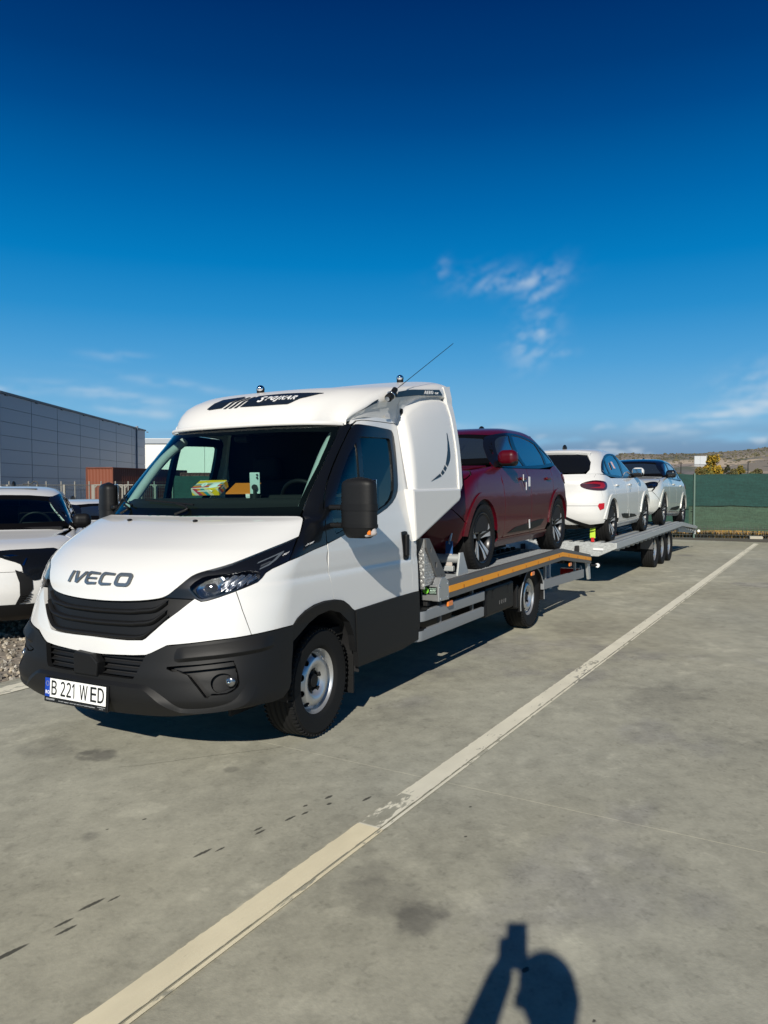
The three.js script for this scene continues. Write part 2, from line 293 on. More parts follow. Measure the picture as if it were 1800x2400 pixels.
// ---------------------------------------------------------------- the yard: concrete slabs with sawn joints
const LINE = .5355;                                   // direction of the painted line: a runs along it, b across it
const la = [Math.sin(LINE), -Math.cos(LINE)], lb = [Math.cos(LINE), Math.sin(LINE)];
const world = (a, b, y = 0) => new THREE.Vector3(a * la[0] + b * lb[0], y, a * la[1] + b * lb[1]);
mat.galvSpangle = std({ color: rgb(1, 1, 1), roughness: .5, metalness: .35, map: dataTex(256, 256, (i, j) => { const v = .50 + .16 * (tnoise(i / 12, j / 12, 22, 4) - .5) + .14 * (tnoise(i / 5, j / 5, 51, 6) - .5) + .1 * (tnoise(i / 30, j / 60, 9, 8) - .5); return [v * .96, v, v * .99]; }, true, [3, 3]) });
function concrete(a, b) {
  // broad tone, trowel patches, fine grain, pale scuffs, dark stains: linear colour
  const n1 = fbm(a * .35 + 40, b * .42 + 7, 4, 1), n2 = fbm(a * 1.6, b * 2.1, 5, 31, .58), n3 = fbm(a * 9, b * 11, 4, 61, .6), n4 = vnoise(a * 90, b * 90, 77);
  const n5 = fbm(a * 3.1 + 9, b * 3.7, 5, 91, .6);
  let v = .355 + .07 * (n1 - .5) + .13 * (n2 - .5) + .15 * (n3 - .5) + .045 * (n4 - .5);
  const pale = sstep(.58, .72, n5) * sstep(.46, .62, n1 + .25 * (n2 - .5)); v += .07 * pale;
  const damp = sstep(.60, .74, fbm(a * .8 + 20, b * 1.1 + 3, 5, 51, .55)); v -= .06 * damp;
  const warm = fbm(a * .5 + 5, b * .5 + 15, 3, 71);
  v += .05 * sstep(.60, .78, fbm(a * 26, b * 26, 3, 161, .7)) * sstep(.5, .7, n5) - .05 * sstep(.62, .8, fbm(a * 30 + 5, b * 30, 3, 171, .7)); let r = v * (1.035 + .06 * (warm - .5)), g = v * (1.0), bl = v * (.78 - .10 * (warm - .5) + .06 * damp);
  const spot = (sa, sb, ra, rb, k, rough = 1) => { const x = (a - sa) / ra, y = (b - sb) / rb, q = x * x + y * y; if (q > 4) return; const m = k * sstep(1.3, .2, q + rough * (fbm(a * 14, b * 14, 4, 101) - .5) * 1.6); r *= 1 - m; g *= 1 - m; bl *= 1 - m * .95; };
  spot(2.44, -1.30, .12, .10, .45); spot(2.50, -1.48, .16, .2, .22); spot(2.62, -1.62, .10, .10, .2); spot(2.967, -3.74, .10, .13, .5); spot(2.9, -4.1, .2, .2, .2); spot(2.25, -2.9, .06, .05, .28); spot(3.2, -2.9, .05, .05, .3, .4); spot(5.9, -1.1, .5, .3, .2); spot(4.6, -2.6, .35, .25, .16); spot(8.5, -2.4, .6, .4, .18); spot(6.8, .4, .4, .6, .15);
  // tar splashes, thrown along the line
  const drip = (sa, sb, ra, rb) => { const x = (a - sa) / ra, y = (b - sb - (a - sa) * .10) / rb; const q = Math.abs(x) ** 1.4 + y * y; if (q < 1.2) { const m = sstep(1.1, .7, q) * .80; r *= 1 - m; g *= 1 - m; bl *= 1 - m; } };
  drip(2.396, -2.342, .055, .009); drip(2.46, -2.30, .03, .006); drip(1.878, -2.414, .06, .010); drip(1.95, -2.375, .03, .006); drip(1.745, -2.40, .042, .008); drip(1.72, -2.352, .045, .008); drip(1.53, -2.402, .075, .012); drip(2.68, -2.256, .035, .008); drip(2.70, -2.285, .03, .007); drip(2.866, -2.226, .04, .008); drip(2.95, -2.20, .025, .008); drip(3.167, -2.21, .03, .011); drip(3.10, -2.16, .018, .009); drip(3.02, -2.25, .016, .008); drip(3.25, -2.03, .04, .009); drip(2.35, -.85, .02, .01); drip(3.05, .35, .02, .012); drip(3.35, -.05, .03, .02);
  for (let k = 0; k < 12; k++) drip(1.6 + hash(k, 3, 5) * 3.4, -4.6 + hash(k, 7, 9) * 6, .006 + hash(k, 1, 2) * .010, .006);
  // hairline cracks
  const crack = Math.abs(b + 3.2 + .5 * Math.sin(a * .9) + .16 * (fbm(a * 3, 2, 4, 7) - .5) - (a - 3) * .4); if (crack < .005 && a > 2.9 && a < 3.65) { r *= .6; g *= .6; bl *= .6; }
  return [r, g, bl];
}
const nearTex = dataTex(2048, 2048, (i, j) => concrete(-.1 + (i + .5) / 2048 * 8, -5.75 + (j + .5) / 2048 * 8));
const farTex = dataTex(1024, 1024, (i, j) => concrete(-9 + (i + .5) / 1024 * 36, -6 + (j + .5) / 1024 * 36));
const slabBump = grainTex.clone(); slabBump.repeat.set(8 / 1.1, 8 / 1.1); const farBump = grainTex.clone(); farBump.repeat.set(36 / 1.1, 36 / 1.1);
const slabNear = std({ map: nearTex, roughness: .82, bumpMap: slabBump, bumpScale: .0012 }), slabFar = std({ map: farTex, roughness: .82, bumpMap: farBump, bumpScale: .0012 });
const yard = new THREE.Group(); yard.name = 'concrete_yard'; scene.add(yard); tag(yard, 'grey concrete yard of large slabs with sawn joints and stains', null, null, 'structure');
{
  const as = [-7.5, -3.75, -.05, 3.65, 7.35, 11.05, 14.75, 18.45, 22.15, 24.25], bs = [-5.78, -1.793, 2.2, 6.1, 10, 13.9, 17.8, 21.7, 25.6], gap = .0016;
  // under the joints
  const base = mesh('joint_filler', new THREE.PlaneGeometry(1, 1).rotateX(-Math.PI / 2), std({ color: rgb(.07, .068, .06), roughness: .95 }), yard); base.scale.set(31.6, 1, 31.3); base.position.copy(world(8.35, 9.9, -.012)); base.rotation.y = Math.PI / 2 - LINE;
  for (let i = 0; i < as.length - 1; i++) for (let j = 0; j < bs.length - 1; j++) {
    const a0 = as[i] + gap, a1 = as[i + 1] - gap, b0 = bs[j] + gap, b1 = bs[j + 1] - gap, near = a0 > -.2 && a1 < 7.6 && b0 > -5.9 && b1 < 2.3;
    const edge = .004, rows2 = [], uv = [];
    const g = new THREE.BoxGeometry(a1 - a0, .05, b1 - b0); g.translate((a0 + a1) / 2, -.025, (b0 + b1) / 2);
    const p = g.attributes.position, u = g.attributes.uv;
    for (let k = 0; k < p.count; k++) { const a = p.getX(k), b = p.getZ(k); if (near) u.setXY(k, (a + .1) / 8, (b + 5.75) / 8); else u.setXY(k, (a + 9) / 36, (b + 6) / 36); const w = world(a, b, p.getY(k)); p.setXYZ(k, w.x, w.y, w.z); }
    g.computeVertexNormals(); if (i === 0 && j === 0) { /* first slab sets the winding */ }
    mesh('slab', fixWinding(g), near ? slabNear : slabFar, yard);
  }
}
function fixWinding(g) { const n = g.toNonIndexed(); const p = n.attributes.position, a = new THREE.Vector3(), b = new THREE.Vector3(), c = new THREE.Vector3(), m = new THREE.Vector3(); n.computeBoundingBox(); n.boundingBox.getCenter(m); const q = n.attributes.uv; for (let i = 0; i < p.count; i += 3) { a.fromBufferAttribute(p, i); b.fromBufferAttribute(p, i + 1); c.fromBufferAttribute(p, i + 2); const nn = b.clone().sub(a).cross(c.clone().sub(a)); if (nn.dot(a.clone().sub(m)) < 0) { p.setXYZ(i + 1, c.x, c.y, c.z); p.setXYZ(i + 2, b.x, b.y, b.z); const u1 = [q.getX(i + 1), q.getY(i + 1)]; q.setXY(i + 1, q.getX(i + 2), q.getY(i + 2)); q.setXY(i + 2, ...u1); } } n.computeVertexNormals(); return n; }
// painted lines: cream paint, worn through in places (the print itself carries the wear)
function paintedLine(name, a0, a1, b0, b1, label, wornAt) {
  const L = a1 - a0, tex = dataTex(96, 2048, (i, j) => {
    const a = a0 + (j + .5) / 2048 * L, b = b0 + (i + .5) / 96 * (b1 - b0), c = concrete(a, b), e = Math.min(i, 95 - i) / 95;
    let wear = .55 * fbm(a * 6, b * 22, 5, 131, .62) + .45 * fbm(a * 24, b * 60, 4, 133, .62), bias = wornAt(a);
    const m = sstep(.62 - bias, .68 - bias, wear) ; const edge = e < .03 ? sstep(.55, .35, fbm(a * 20, b * 30, 3, 140)) : 1;
    const dirt = .9 + .2 * (fbm(a * 5, b * 9, 4, 150) - .5), base = a < 2.987 ? [.90, .80, .55] : [.86, .82, .66];
    const k = clamp((1 - m) * edge, 0, 1); return [0, 1, 2].map((q) => lerp(c[q], base[q] * dirt, k));
  });
  const g = new THREE.BufferGeometry(), P = [], U = [], I = [], n = 24;
  for (let k = 0; k <= n; k++) for (const [b, u] of [[b0, 0], [b1, 1]]) { const w = world(a0 + L * k / n, b, .004); P.push(w.x, w.y, w.z); U.push(u, k / n); }
  for (let k = 0; k < n; k++) { const q = k * 2; I.push(q, q + 1, q + 2, q + 1, q + 3, q + 2); }
  g.setAttribute('position', new THREE.Float32BufferAttribute(P, 3)); g.setAttribute('uv', new THREE.Float32BufferAttribute(U, 2)); g.setIndex(I); g.computeVertexNormals(); if (g.attributes.normal.getY(0) < 0) { g.setIndex(I.map((v, i, A) => i % 3 === 1 ? A[i + 1] : i % 3 === 2 ? A[i - 1] : v)); g.computeVertexNormals(); }
  return tag(mesh(name, g, std({ map: tex, roughness: .75, bumpMap: grainTex, bumpScale: .0006 })), label, null, null, 'structure');
}
paintedLine('painted_line', -.5, 23.6, -1.915, -1.797, 'long cream parking line running past the truck', (a) => a > 2.99 && a < 3.4 ? .14 : a > 4.2 && a < 4.6 ? .03 : a > 6.2 && a < 7.2 ? .07 : a > 20.5 && a < 21.2 ? .10 : a > 3 ? -.03 : -.12);
paintedLine('painted_line', -.5, 23.6, -1.789, -1.771, 'thin outer edge of the cream parking line, beyond the sawn joint', (a) => .05);
paintedLine('painted_line', -.5, 16, -5.672, -5.46, 'pale parking line along the gravel edge at the left', (a) => .04);

// ---------------------------------------------------------------- ground beyond the yard
{
  const tex = dataTex(1024, 1024, (i, j) => { const x = i / 1024, y = j / 1024; const n = .5 * tnoise(x * 24, y * 24, 24, 1) + .3 * tnoise(x * 96, y * 96, 96, 2) + .2 * tnoise(x * 384, y * 384, 384, 3); const m = sstep(.42, .62, tnoise(x * 10, y * 10, 10, 8) * .6 + n * .4); return [lerp(.17, .27, m) * (.6 + .8 * n), lerp(.125, .19, m) * (.6 + .8 * n), lerp(.07, .085, m) * (.6 + .8 * n)]; }, true, [500, 500]);
  tag(mesh('field_ground', new THREE.PlaneGeometry(9000, 9000, 1, 1).rotateX(-Math.PI / 2).translate(0, -.06, 0), std({ map: tex, roughness: 1 })), 'dry grassy ground reaching to the horizon', null, null, 'structure');
  // gravel beside the yard
  const gt = dataTex(512, 512, (i, j) => { const x = i / 512, y = j / 512, n = tnoise(x * 64, y * 64, 64, 1), m = tnoise(x * 24, y * 24, 24, 2), q = tnoise(x * 128, y * 128, 128, 5); const v = .10 + .34 * n * (.5 + .5 * q); return [v * (1.05 + .1 * m), v * .95, v * (.82 - .1 * m)]; }, true, [16, 16]);
  const c = world(10, -16, -.03), gm = mesh('gravel_strip', new THREE.PlaneGeometry(40, 20.4).rotateX(-Math.PI / 2), std({ map: gt, roughness: .95, bumpMap: grainTex, bumpScale: .004 })); gm.position.copy(c); gm.rotation.y = Math.PI / 2 - LINE; tag(gm, 'pale gravel strip to the left of the concrete yard', null, null, 'structure');
  const stones = [], col = new THREE.Color(), geo = new THREE.DodecahedronGeometry(1, 0), p = geo.attributes.position; for (let i = 0; i < p.count; i++) { const k = .85 + .3 * hash(Math.round(p.getX(i) * 50), Math.round(p.getY(i) * 50), Math.round(p.getZ(i) * 50)); p.setXYZ(i, p.getX(i) * k, p.getY(i) * k, p.getZ(i) * k); } geo.computeVertexNormals();
  const N = 9000, im = new THREE.InstancedMesh(geo, std({ color: rgb(1, 1, 1), roughness: .9 }), N), m4 = new THREE.Matrix4();
  for (let i = 0; i < N; i++) { const w = world(2.2 + 8 * rnd() ** .8, -5.83 - 5.5 * rnd() ** 1.3, -.025 + .008 * rnd()), s = .010 + .020 * rnd() ** 1.6; m4.compose(w, new THREE.Quaternion().setFromEuler(new THREE.Euler(rr(0, 6), rr(0, 6), rr(0, 6))), new THREE.Vector3(s * rr(.8, 1.5), s * rr(.5, .9), s)); im.setMatrixAt(i, m4); const v = .14 + .38 * rnd() ** 1.2, h = rnd(); im.setColorAt(i, col.setRGB(v * (1.02 + .12 * h), v * .97, v * (.88 - .16 * h))); }
  im.name = 'gravel_stones'; im.castShadow = im.receiveShadow = true; scene.add(im); tag(im, 'loose pale gravel stones along the yard edge', null, null, 'stuff');
  const k = mesh('yard_edge', new THREE.BoxGeometry(32, .05, .07)); k.geometry = new THREE.BoxGeometry(32, .05, .05); k.material = slabFar; k.position.copy(world(8.4, -5.806, -.027)); k.rotation.y = Math.PI / 2 - LINE; tag(k, 'concrete edging between the yard and the gravel', null, null, 'structure');
  // dark road and yard beyond the left fence
  tag(mesh('asphalt_road', new THREE.PlaneGeometry(90, 110).rotateX(-Math.PI / 2).translate(-40, -.035, -97), std({ color: rgb(.065, .062, .056), roughness: .95, bumpMap: grainTex, bumpScale: .003 })), 'dark asphalt beyond the wire fence at the left', null, null, 'structure');
}
// ---------------------------------------------------------------- the recovery truck (x to its rear, y up, z to its left flank; origin under the front axle)
const TR = { psi: 0.5053, x: -1.2276, z: -5.2542, lean: 0.012 };
function frameBasis(psi, lean = 0) {
  const A = new THREE.Vector3(Math.sin(psi), 0, -Math.cos(psi)), N = new THREE.Vector3(Math.cos(psi), 0, Math.sin(psi)), U = new THREE.Vector3(0, 1, 0);
  const Y = U.clone().multiplyScalar(Math.cos(lean)).addScaledVector(N, -Math.sin(lean)), Z = N.clone().multiplyScalar(Math.cos(lean)).addScaledVector(U, Math.sin(lean));
  return new THREE.Matrix4().makeBasis(A, Y, Z);
}
const truckMat = frameBasis(TR.psi, TR.lean).setPosition(TR.x, 0, TR.z);
const fromTruck = (x, y, z) => new THREE.Vector3(x, y, z).applyMatrix4(truckMat);
const setFrame = (o, m) => { m.decompose(o.position, o.quaternion, o.scale); return o; };

// wheels: axis along z, outer side to +z
function treadTyre(R, w, rimR) {
  const prof = [[rimR - 0.01, -w * 0.36], [rimR + 0.005, -w * 0.44], [R * 0.80 + rimR * 0.2, -w * 0.5], [R - 0.03, -w * 0.49], [R - 0.010, -w * 0.45], [R - 0.002, -w * 0.40]];
  for (const c of [-0.27, -0.09, 0.09, 0.27]) { prof.push([R, w * (c - 0.035)], [R - 0.007, w * (c - 0.028)], [R - 0.007, w * (c + 0.028)], [R, w * (c + 0.035)]); }
  prof.push([R - 0.002, w * 0.40], [R - 0.010, w * 0.45], [R - 0.03, w * 0.49], [R * 0.80 + rimR * 0.2, w * 0.5], [rimR + 0.02, w * 0.46], [rimR + 0.004, w * 0.43], [rimR - 0.01, w * 0.36]);
  const g = [lathe(prof, 64)], n = 60;
  for (let i = 0; i < n; i++) for (const s of [-1, 1]) { const a = (i + (s > 0 ? 0.5 : 0)) / n * Math.PI * 2; g.push(new THREE.BoxGeometry(0.012, 0.011, w * 0.13).applyMatrix4(M4(0, R - 0.0045, s * w * 0.425, 0.32 * s, 0, 0)).applyMatrix4(M4(0, 0, 0, 0, 0, a))); }
  return join(g);
}
function steelRim(R, w) {
  const o = w * 0.5;
  const barrel = lathe([[R - 0.014, -o], [R - 0.014, -o + 0.05], [R - 0.035, -o + 0.06], [R - 0.035, o - 0.055], [R - 0.014, o - 0.035], [R - 0.012, o - 0.012], [R, o], [R + 0.004, o + 0.004], [R, o + 0.006], [R - 0.02, o - 0.012], [R - 0.024, o - 0.034], [R - 0.042, o - 0.055], [R - 0.042, -o + 0.06]], 56);
  const disc = [], n = 10, ri = 0.07, dz = o - 0.045;
  const zr = (r) => { const t = clamp((r - 0.07) / (R - 0.036 - 0.07), 0, 1); return lerp(o - 0.046, o - 0.052, t) + 0.044 * Math.pow(Math.sin(Math.PI * clamp(t * .96 + .02, 0, 1)), 0.8); };
  const ring = []; const seg = 120;
  // disc with ten hand holes near its edge, cut as octagons
  const shape = Array.from({ length: seg }, (_, i) => [Math.cos(i / seg * 2 * Math.PI) * (R - 0.036), Math.sin(i / seg * 2 * Math.PI) * (R - 0.036)]);
  const holes = []; for (let k = 0; k < n; k++) { const a = (k + 0.5) / n * 2 * Math.PI, c = [Math.cos(a) * (R - 0.056), Math.sin(a) * (R - 0.056)]; holes.push(Array.from({ length: 10 }, (_, i) => { const b = i / 10 * 2 * Math.PI, u = Math.cos(b) * 0.016, v = Math.sin(b) * 0.023; return [c[0] + Math.cos(a) * u - Math.sin(a) * v, c[1] + Math.sin(a) * u + Math.cos(a) * v]; })); }
  holes.push(Array.from({ length: 48 }, (_, i) => [Math.cos(i / 48 * 2 * Math.PI) * ri, Math.sin(i / 48 * 2 * Math.PI) * ri]));
  disc.push(patch((x, y) => [x, y, zr(Math.hypot(x, y))], shape, { holes, depth: 0.006, h: 0.03, center: [0, 0, -5] }));
  return join([barrel, ...disc]);
}
function hubCap(R, o) {
  const g = [lathe([[0.0001, o - 0.02], [0.035, o - 0.02], [0.042, o - 0.026], [0.045, o - 0.05], [0.072, o - 0.052], [0.104, o - 0.036], [0.114, o - 0.038], [0.118, o - 0.06]], 40)];
  for (let k = 0; k < 5; k++) { const a = (k + 0.3) / 5 * 2 * Math.PI; g.push(cyl(Math.cos(a) * 0.077, Math.sin(a) * 0.077, o - 0.042, 0.017, 0.034, 'z', 8, 0.015)); }
  return join(g);
}
const tyreT = treadTyre(0.343, 0.225, 0.216), rimT = steelRim(0.22, 0.17), capT = hubCap(0.22, 0.085);
function truckWheel(parent, x, y, z, side, steer = 0) {
  const w = new THREE.Group(); w.name = 'wheel'; w.position.set(x, y, z); w.rotation.y = steer + (side < 0 ? Math.PI : 0); parent.add(w);
  mesh('tyre', tyreT, mat.rubber, w); mesh('rim', rimT, mat.steelWheel, w); mesh('hub', capT, mat.plastic, w);
  mesh('brake', join([cyl(0, 0, -0.04, 0.16, 0.03, 'z', 32), cyl(0, 0, -0.1, 0.1, 0.1, 'z', 24)]), mat.frame, w);
}

const truck = new THREE.Group(); truck.name = numbered('recovery_truck'); setFrame(truck, truckMat); scene.add(truck);
tag(truck, 'white flatbed recovery truck with black bumper and white roof fairing, carrying the red car', 'truck');

const cab = makeHull([
  [0.20, -0.80, 0.90, -0.20, 2.1], [0.26, -0.93, 0.975, -0.32, 2.5], [0.33, -0.98, 0.995, -0.38, 2.7], [0.42, -1.01, 1.005, -0.42, 2.9], [0.52, -1.01, 1.005, -0.42, 2.7], [0.62, -0.995, 1.005, -0.41, 2.5], [0.73, -0.98, 1.003, -0.40, 2.35], [0.86, -0.955, 1.0, -0.38, 2.2],
  [0.97, -0.932, 0.997, -0.35, 2.1], [1.012, -0.926, 0.993, -0.34, 2.1], [1.04, -0.918, 0.986, -0.33, 2.1], [1.075, -0.902, 0.988, -0.31, 2.1], [1.12, -0.87, 0.987, -0.28, 2.1], [1.21, -0.765, 0.98, -0.16, 2.2], [1.27, -0.645, 0.972, -0.05, 2.35], [1.338, -0.475, 0.963, 0.07, 2.6], [1.37, -0.375, 0.958, 0.13, 2.8], [1.405, -0.215, 0.952, 0.21, 3],
  [1.525, -0.125, 0.938, 0.33, 3], [1.73, 0.045, 0.907, 0.57, 3], [2.02, 0.28, 0.86, 0.93, 3], [2.2, 0.43, 0.83, 1.1, 3]]);
const CT = [1.0, 0.9, 0];
const cp = (name, outer, m, o = {}, parent = truck, map = cab.S) => mesh(name, patch(map, outer, { center: CT, ...o }), m, parent);
const both = (fn) => { for (const s of [1, -1]) fn(s); };
const sT = (pts, s) => pts.map(([t, y, c]) => [s * t, y, c]);

// outlines on the cab, (plan position, height), one half; the other half mirrors it
const oHood = [[0, .932], [.082, .931], [.22, .935], [.336, .942], [.415, .952], [.461, .963], [.492, .981], [.515, 1.006], [.54, 1.036], [.573, 1.082], [.608, 1.104], [.654, 1.122], [.706, 1.148], [.757, 1.189], [.807, 1.23], [.875, 1.283, 1], [.858, 1.318], [.821, 1.384], [.808, 1.396], [.796, 1.402], [.749, 1.405], [.509, 1.406], [0, 1.406]];
const oGrilleBottom = [[.609, .961], [.551, .893], [.494, .836], [.454, .792], [.404, .74], [.386, .73], [.295, .724], [.169, .724], [0, .726]];
const oLampBottom = [[.93, 1.146], [.904, 1.13], [.872, 1.111], [.851, 1.09], [.844, 1.063], [.833, 1.042], [.809, 1.027], [.747, .992], [.695, .964], [.659, .948], [.636, .944]];
const oLamp = [[.55, 1.043, 1], [.576, 1.078], [.61, 1.1], [.656, 1.118], [.709, 1.144], [.759, 1.185], [.81, 1.226], [.874, 1.276, 1], [.914, 1.2], [.93, 1.148, 1], [.904, 1.13], [.872, 1.111], [.851, 1.09], [.844, 1.063], [.833, 1.042], [.809, 1.027], [.747, .992], [.695, .964], [.659, .948], [.636, .944], [.617, .954], [.595, .982], [.568, 1.016]];
const oBump = [[0, .632], [.114, .632], [.223, .637], [.339, .643], [.411, .65], [.44, .663], [.478, .686], [.513, .708], [.538, .712], [.606, .722], [.698, .738], [.765, .746], [.823, .755], [.882, .763], [.953, .769], [1.026, .769]];
const oArch = [[1.026, .769], [1.065, .802], [1.138, .835], [1.234, .858], [1.346, .866], [1.465, .86]];
// bonnet and white nose
cp('bonnet', inset(smooth(mirrorPts(oHood.map((p, i) => (i === 0 || i === oHood.length - 1) ? [p[0], p[1], 0] : p)), 2), 0.003, 1.5), mat.white, { depth: 0.03, h: 0.05 });
const seam = [[.757, .998], [.778, .93], [.80, .85], [.823, .755]];
{
  const bottom = oBump.filter((p) => p[0] <= .823);
  const right = [...bottom, ...seam.slice().reverse().slice(1), ...oLampBottom.filter((p) => p[0] < .75), ...oGrilleBottom];
  cp('nose_panel', inset(mirrorPts(right).filter((p, i, a) => { const q = a[(i + 1) % a.length]; return Math.hypot(p[0] - q[0], p[1] - q[1]) > 1e-4; }), 0.002, 1.5), mat.white, { depth: 0.03, h: 0.05 });
  both((s) => {
    const f = [...seam, ...oBump.filter((p) => p[0] > .823), ...oArch.slice(1), [1.43, .933], [1.38, 1.024], [1.365, 1.043], [1.358, 1.066], [1.246, 1.183], [1.188, 1.217], [1.08, 1.196], [1.007, 1.176], ...oLampBottom.filter((p) => p[0] > .757)];
    cp('fender', inset(sT(f, s), 0.002, 1.3), mat.white, { depth: 0.03, h: 0.022 });
  });
}
// dark inner nose behind the joints
cp('inner_nose', mirrorPts([[0, .30], [.6, .35], [.9, .38], [1.0, .6], [1.02, .74], [1.2, .83], [1.4, .86], [1.35, 1.05], [1.2, 1.18], [1.0, 1.3], [.86, 1.38], [.8, 1.395], [0, 1.395]]), mat.dark, { off: -0.055, depth: 0, h: 0.08 });
// grille
{
  const top = oHood.filter((p) => p[0] <= .516).map(([t, y]) => [t, y - 0.004]);
  const right = [...top, [.548, 1.035], [.607, .965], ...oGrilleBottom.slice(1).map(([t, y]) => [t, y + 0.003])];
  const g = cp('grille', inset(mirrorPts(right), 0.002, 1.5), mat.plastic, { off: (t, y) => -0.022 + 0.010 * sstep(.60, .5, Math.abs(t)) * 0, depth: 0.02, h: 0.05 });
  const rims = [[[0, .879], [.27, .884], [.351, .892], [.423, .901], [.467, .928], [.532, .997]], [[0, .813], [.281, .818], [.34, .823], [.413, .833], [.463, .866], [.557, .967]], [[0, .745], [.292, .745], [.377, .754], [.425, .784], [.478, .835], [.565, .95]]];
  const wide = [0.030, 0.032, 0.026];
  rims.forEach((c, k) => both((s) => {
    const up = smooth(c.map(([t, y], i) => [t, y, i === 0 || i === c.length - 1]), 3).slice(0, -2);
    const n = 7, rowsG = [];
    for (let j = 0; j <= n; j++) { const v = j / n; rowsG.push(up.map(([t, y]) => { const yy = y - 0.004 + wide[k] * (1 - sstep(.44, .57, t) * 0.25) * (v - 0.5) * 1.0; const q = cab.S(s * t, yy), r = cab.S(s * t + 1e-3, yy), u = cab.S(s * t, yy + 1e-3); const a = new THREE.Vector3(r[0] - q[0], r[1] - q[1], r[2] - q[2]), b = new THREE.Vector3(u[0] - q[0], u[1] - q[1], u[2] - q[2]); const nn = a.cross(b).normalize(); if (nn.x > 0) nn.negate(); const o = -0.018 + 0.024 * Math.pow(Math.sin(Math.PI * clamp(v * 1.0, 0.02, 0.98)), 0.6) * (v < 0.5 ? 1 : 1); return [q[0] + nn.x * o, q[1] + nn.y * o, q[2] + nn.z * o]; })); }
    mesh('slat', gridSurf(rowsG), mat.plasticRough, g);
  }));
}
// emblem letters IVECO as raised slanted shapes
{
  const sl = 0.13, H0 = 1.021, hh = 0.066, z0 = -0.281, sx = 0.545 / 5.83;
  const L = (pts) => pts.map(([x, y]) => [z0 + (x + (y - 0.5) * sl * 1.6 * 0.6) * sx, H0 + y * hh]);
  const rect = (x0, y0, x1, y1) => [[x0, y0], [x1, y0], [x1, y1], [x0, y1]];
  const R = (x, y, r, a0, a1, ry = r * 1.2) => Array.from({ length: 6 }, (_, i) => { const a = (a0 + (a1 - a0) * i / 5) * Math.PI / 180; return [x + Math.cos(a) * r, y + Math.sin(a) * ry]; });
  const glyphs = [];
  glyphs.push([L([[0.08, 0], [0.30, 0], [0.44, 1], [0.22, 1]])]);
  glyphs.push([L([[0.62, 1], [0.86, 1], [1.04, .28], [1.56, 1], [1.82, 1], [1.12, 0], [.88, 0]])]);
  const E = (x, mid) => [...R(x + .3, .3, .3, 180, 270), [x + 1.05, 0], [x + 1.08, .2], ...R(x + .36, .36, .14, 270, 180), ...(mid ? [[x + .22, .41], [x + .98, .41], [x + 1.0, .59], [x + .24, .59]] : []), ...R(x + .36, .64, .14, 180, 90), [x + 1.1, .8], [x + 1.13, 1], ...R(x + .3, .7, .3, 90, 180)];
  glyphs.push([L(E(1.83, true))]); glyphs.push([L(E(3.12, false))]);
  glyphs.push([L([...R(4.75, .3, .3, 180, 270), ...R(5.4, .3, .3, 270, 360), ...R(5.4, .7, .3, 0, 90), ...R(4.75, .7, .3, 90, 180)]), L([...R(4.8, .36, .12, 180, 270), ...R(5.35, .36, .12, 270, 360), ...R(5.35, .64, .12, 0, 90), ...R(4.8, .64, .12, 90, 180)])]);
  for (const [o, hole] of glyphs) { const m = cp('emblem_letter', inset(o, 0.002), mat.badge, { holes: hole ? [hole] : [], off: 0.014, depth: 0.004, h: 0.05 }, truck, cab.front); mesh('letter_base', patch(cab.front, inset(o, .001), { holes: hole ? [hole] : [], off: 0.010, depth: 0.012, h: 0.05, center: CT }), mat.aluDark, m); }
}
// washer jets
for (const z of [-0.343, 0.249]) { const y = 1.371, x = cab.xAt(z, y); mesh('washer_jet', new THREE.SphereGeometry(0.017, 14, 8).scale(1.15, 0.55, 0.9).translate(x, y + 0.006, z), mat.plastic, truck); }
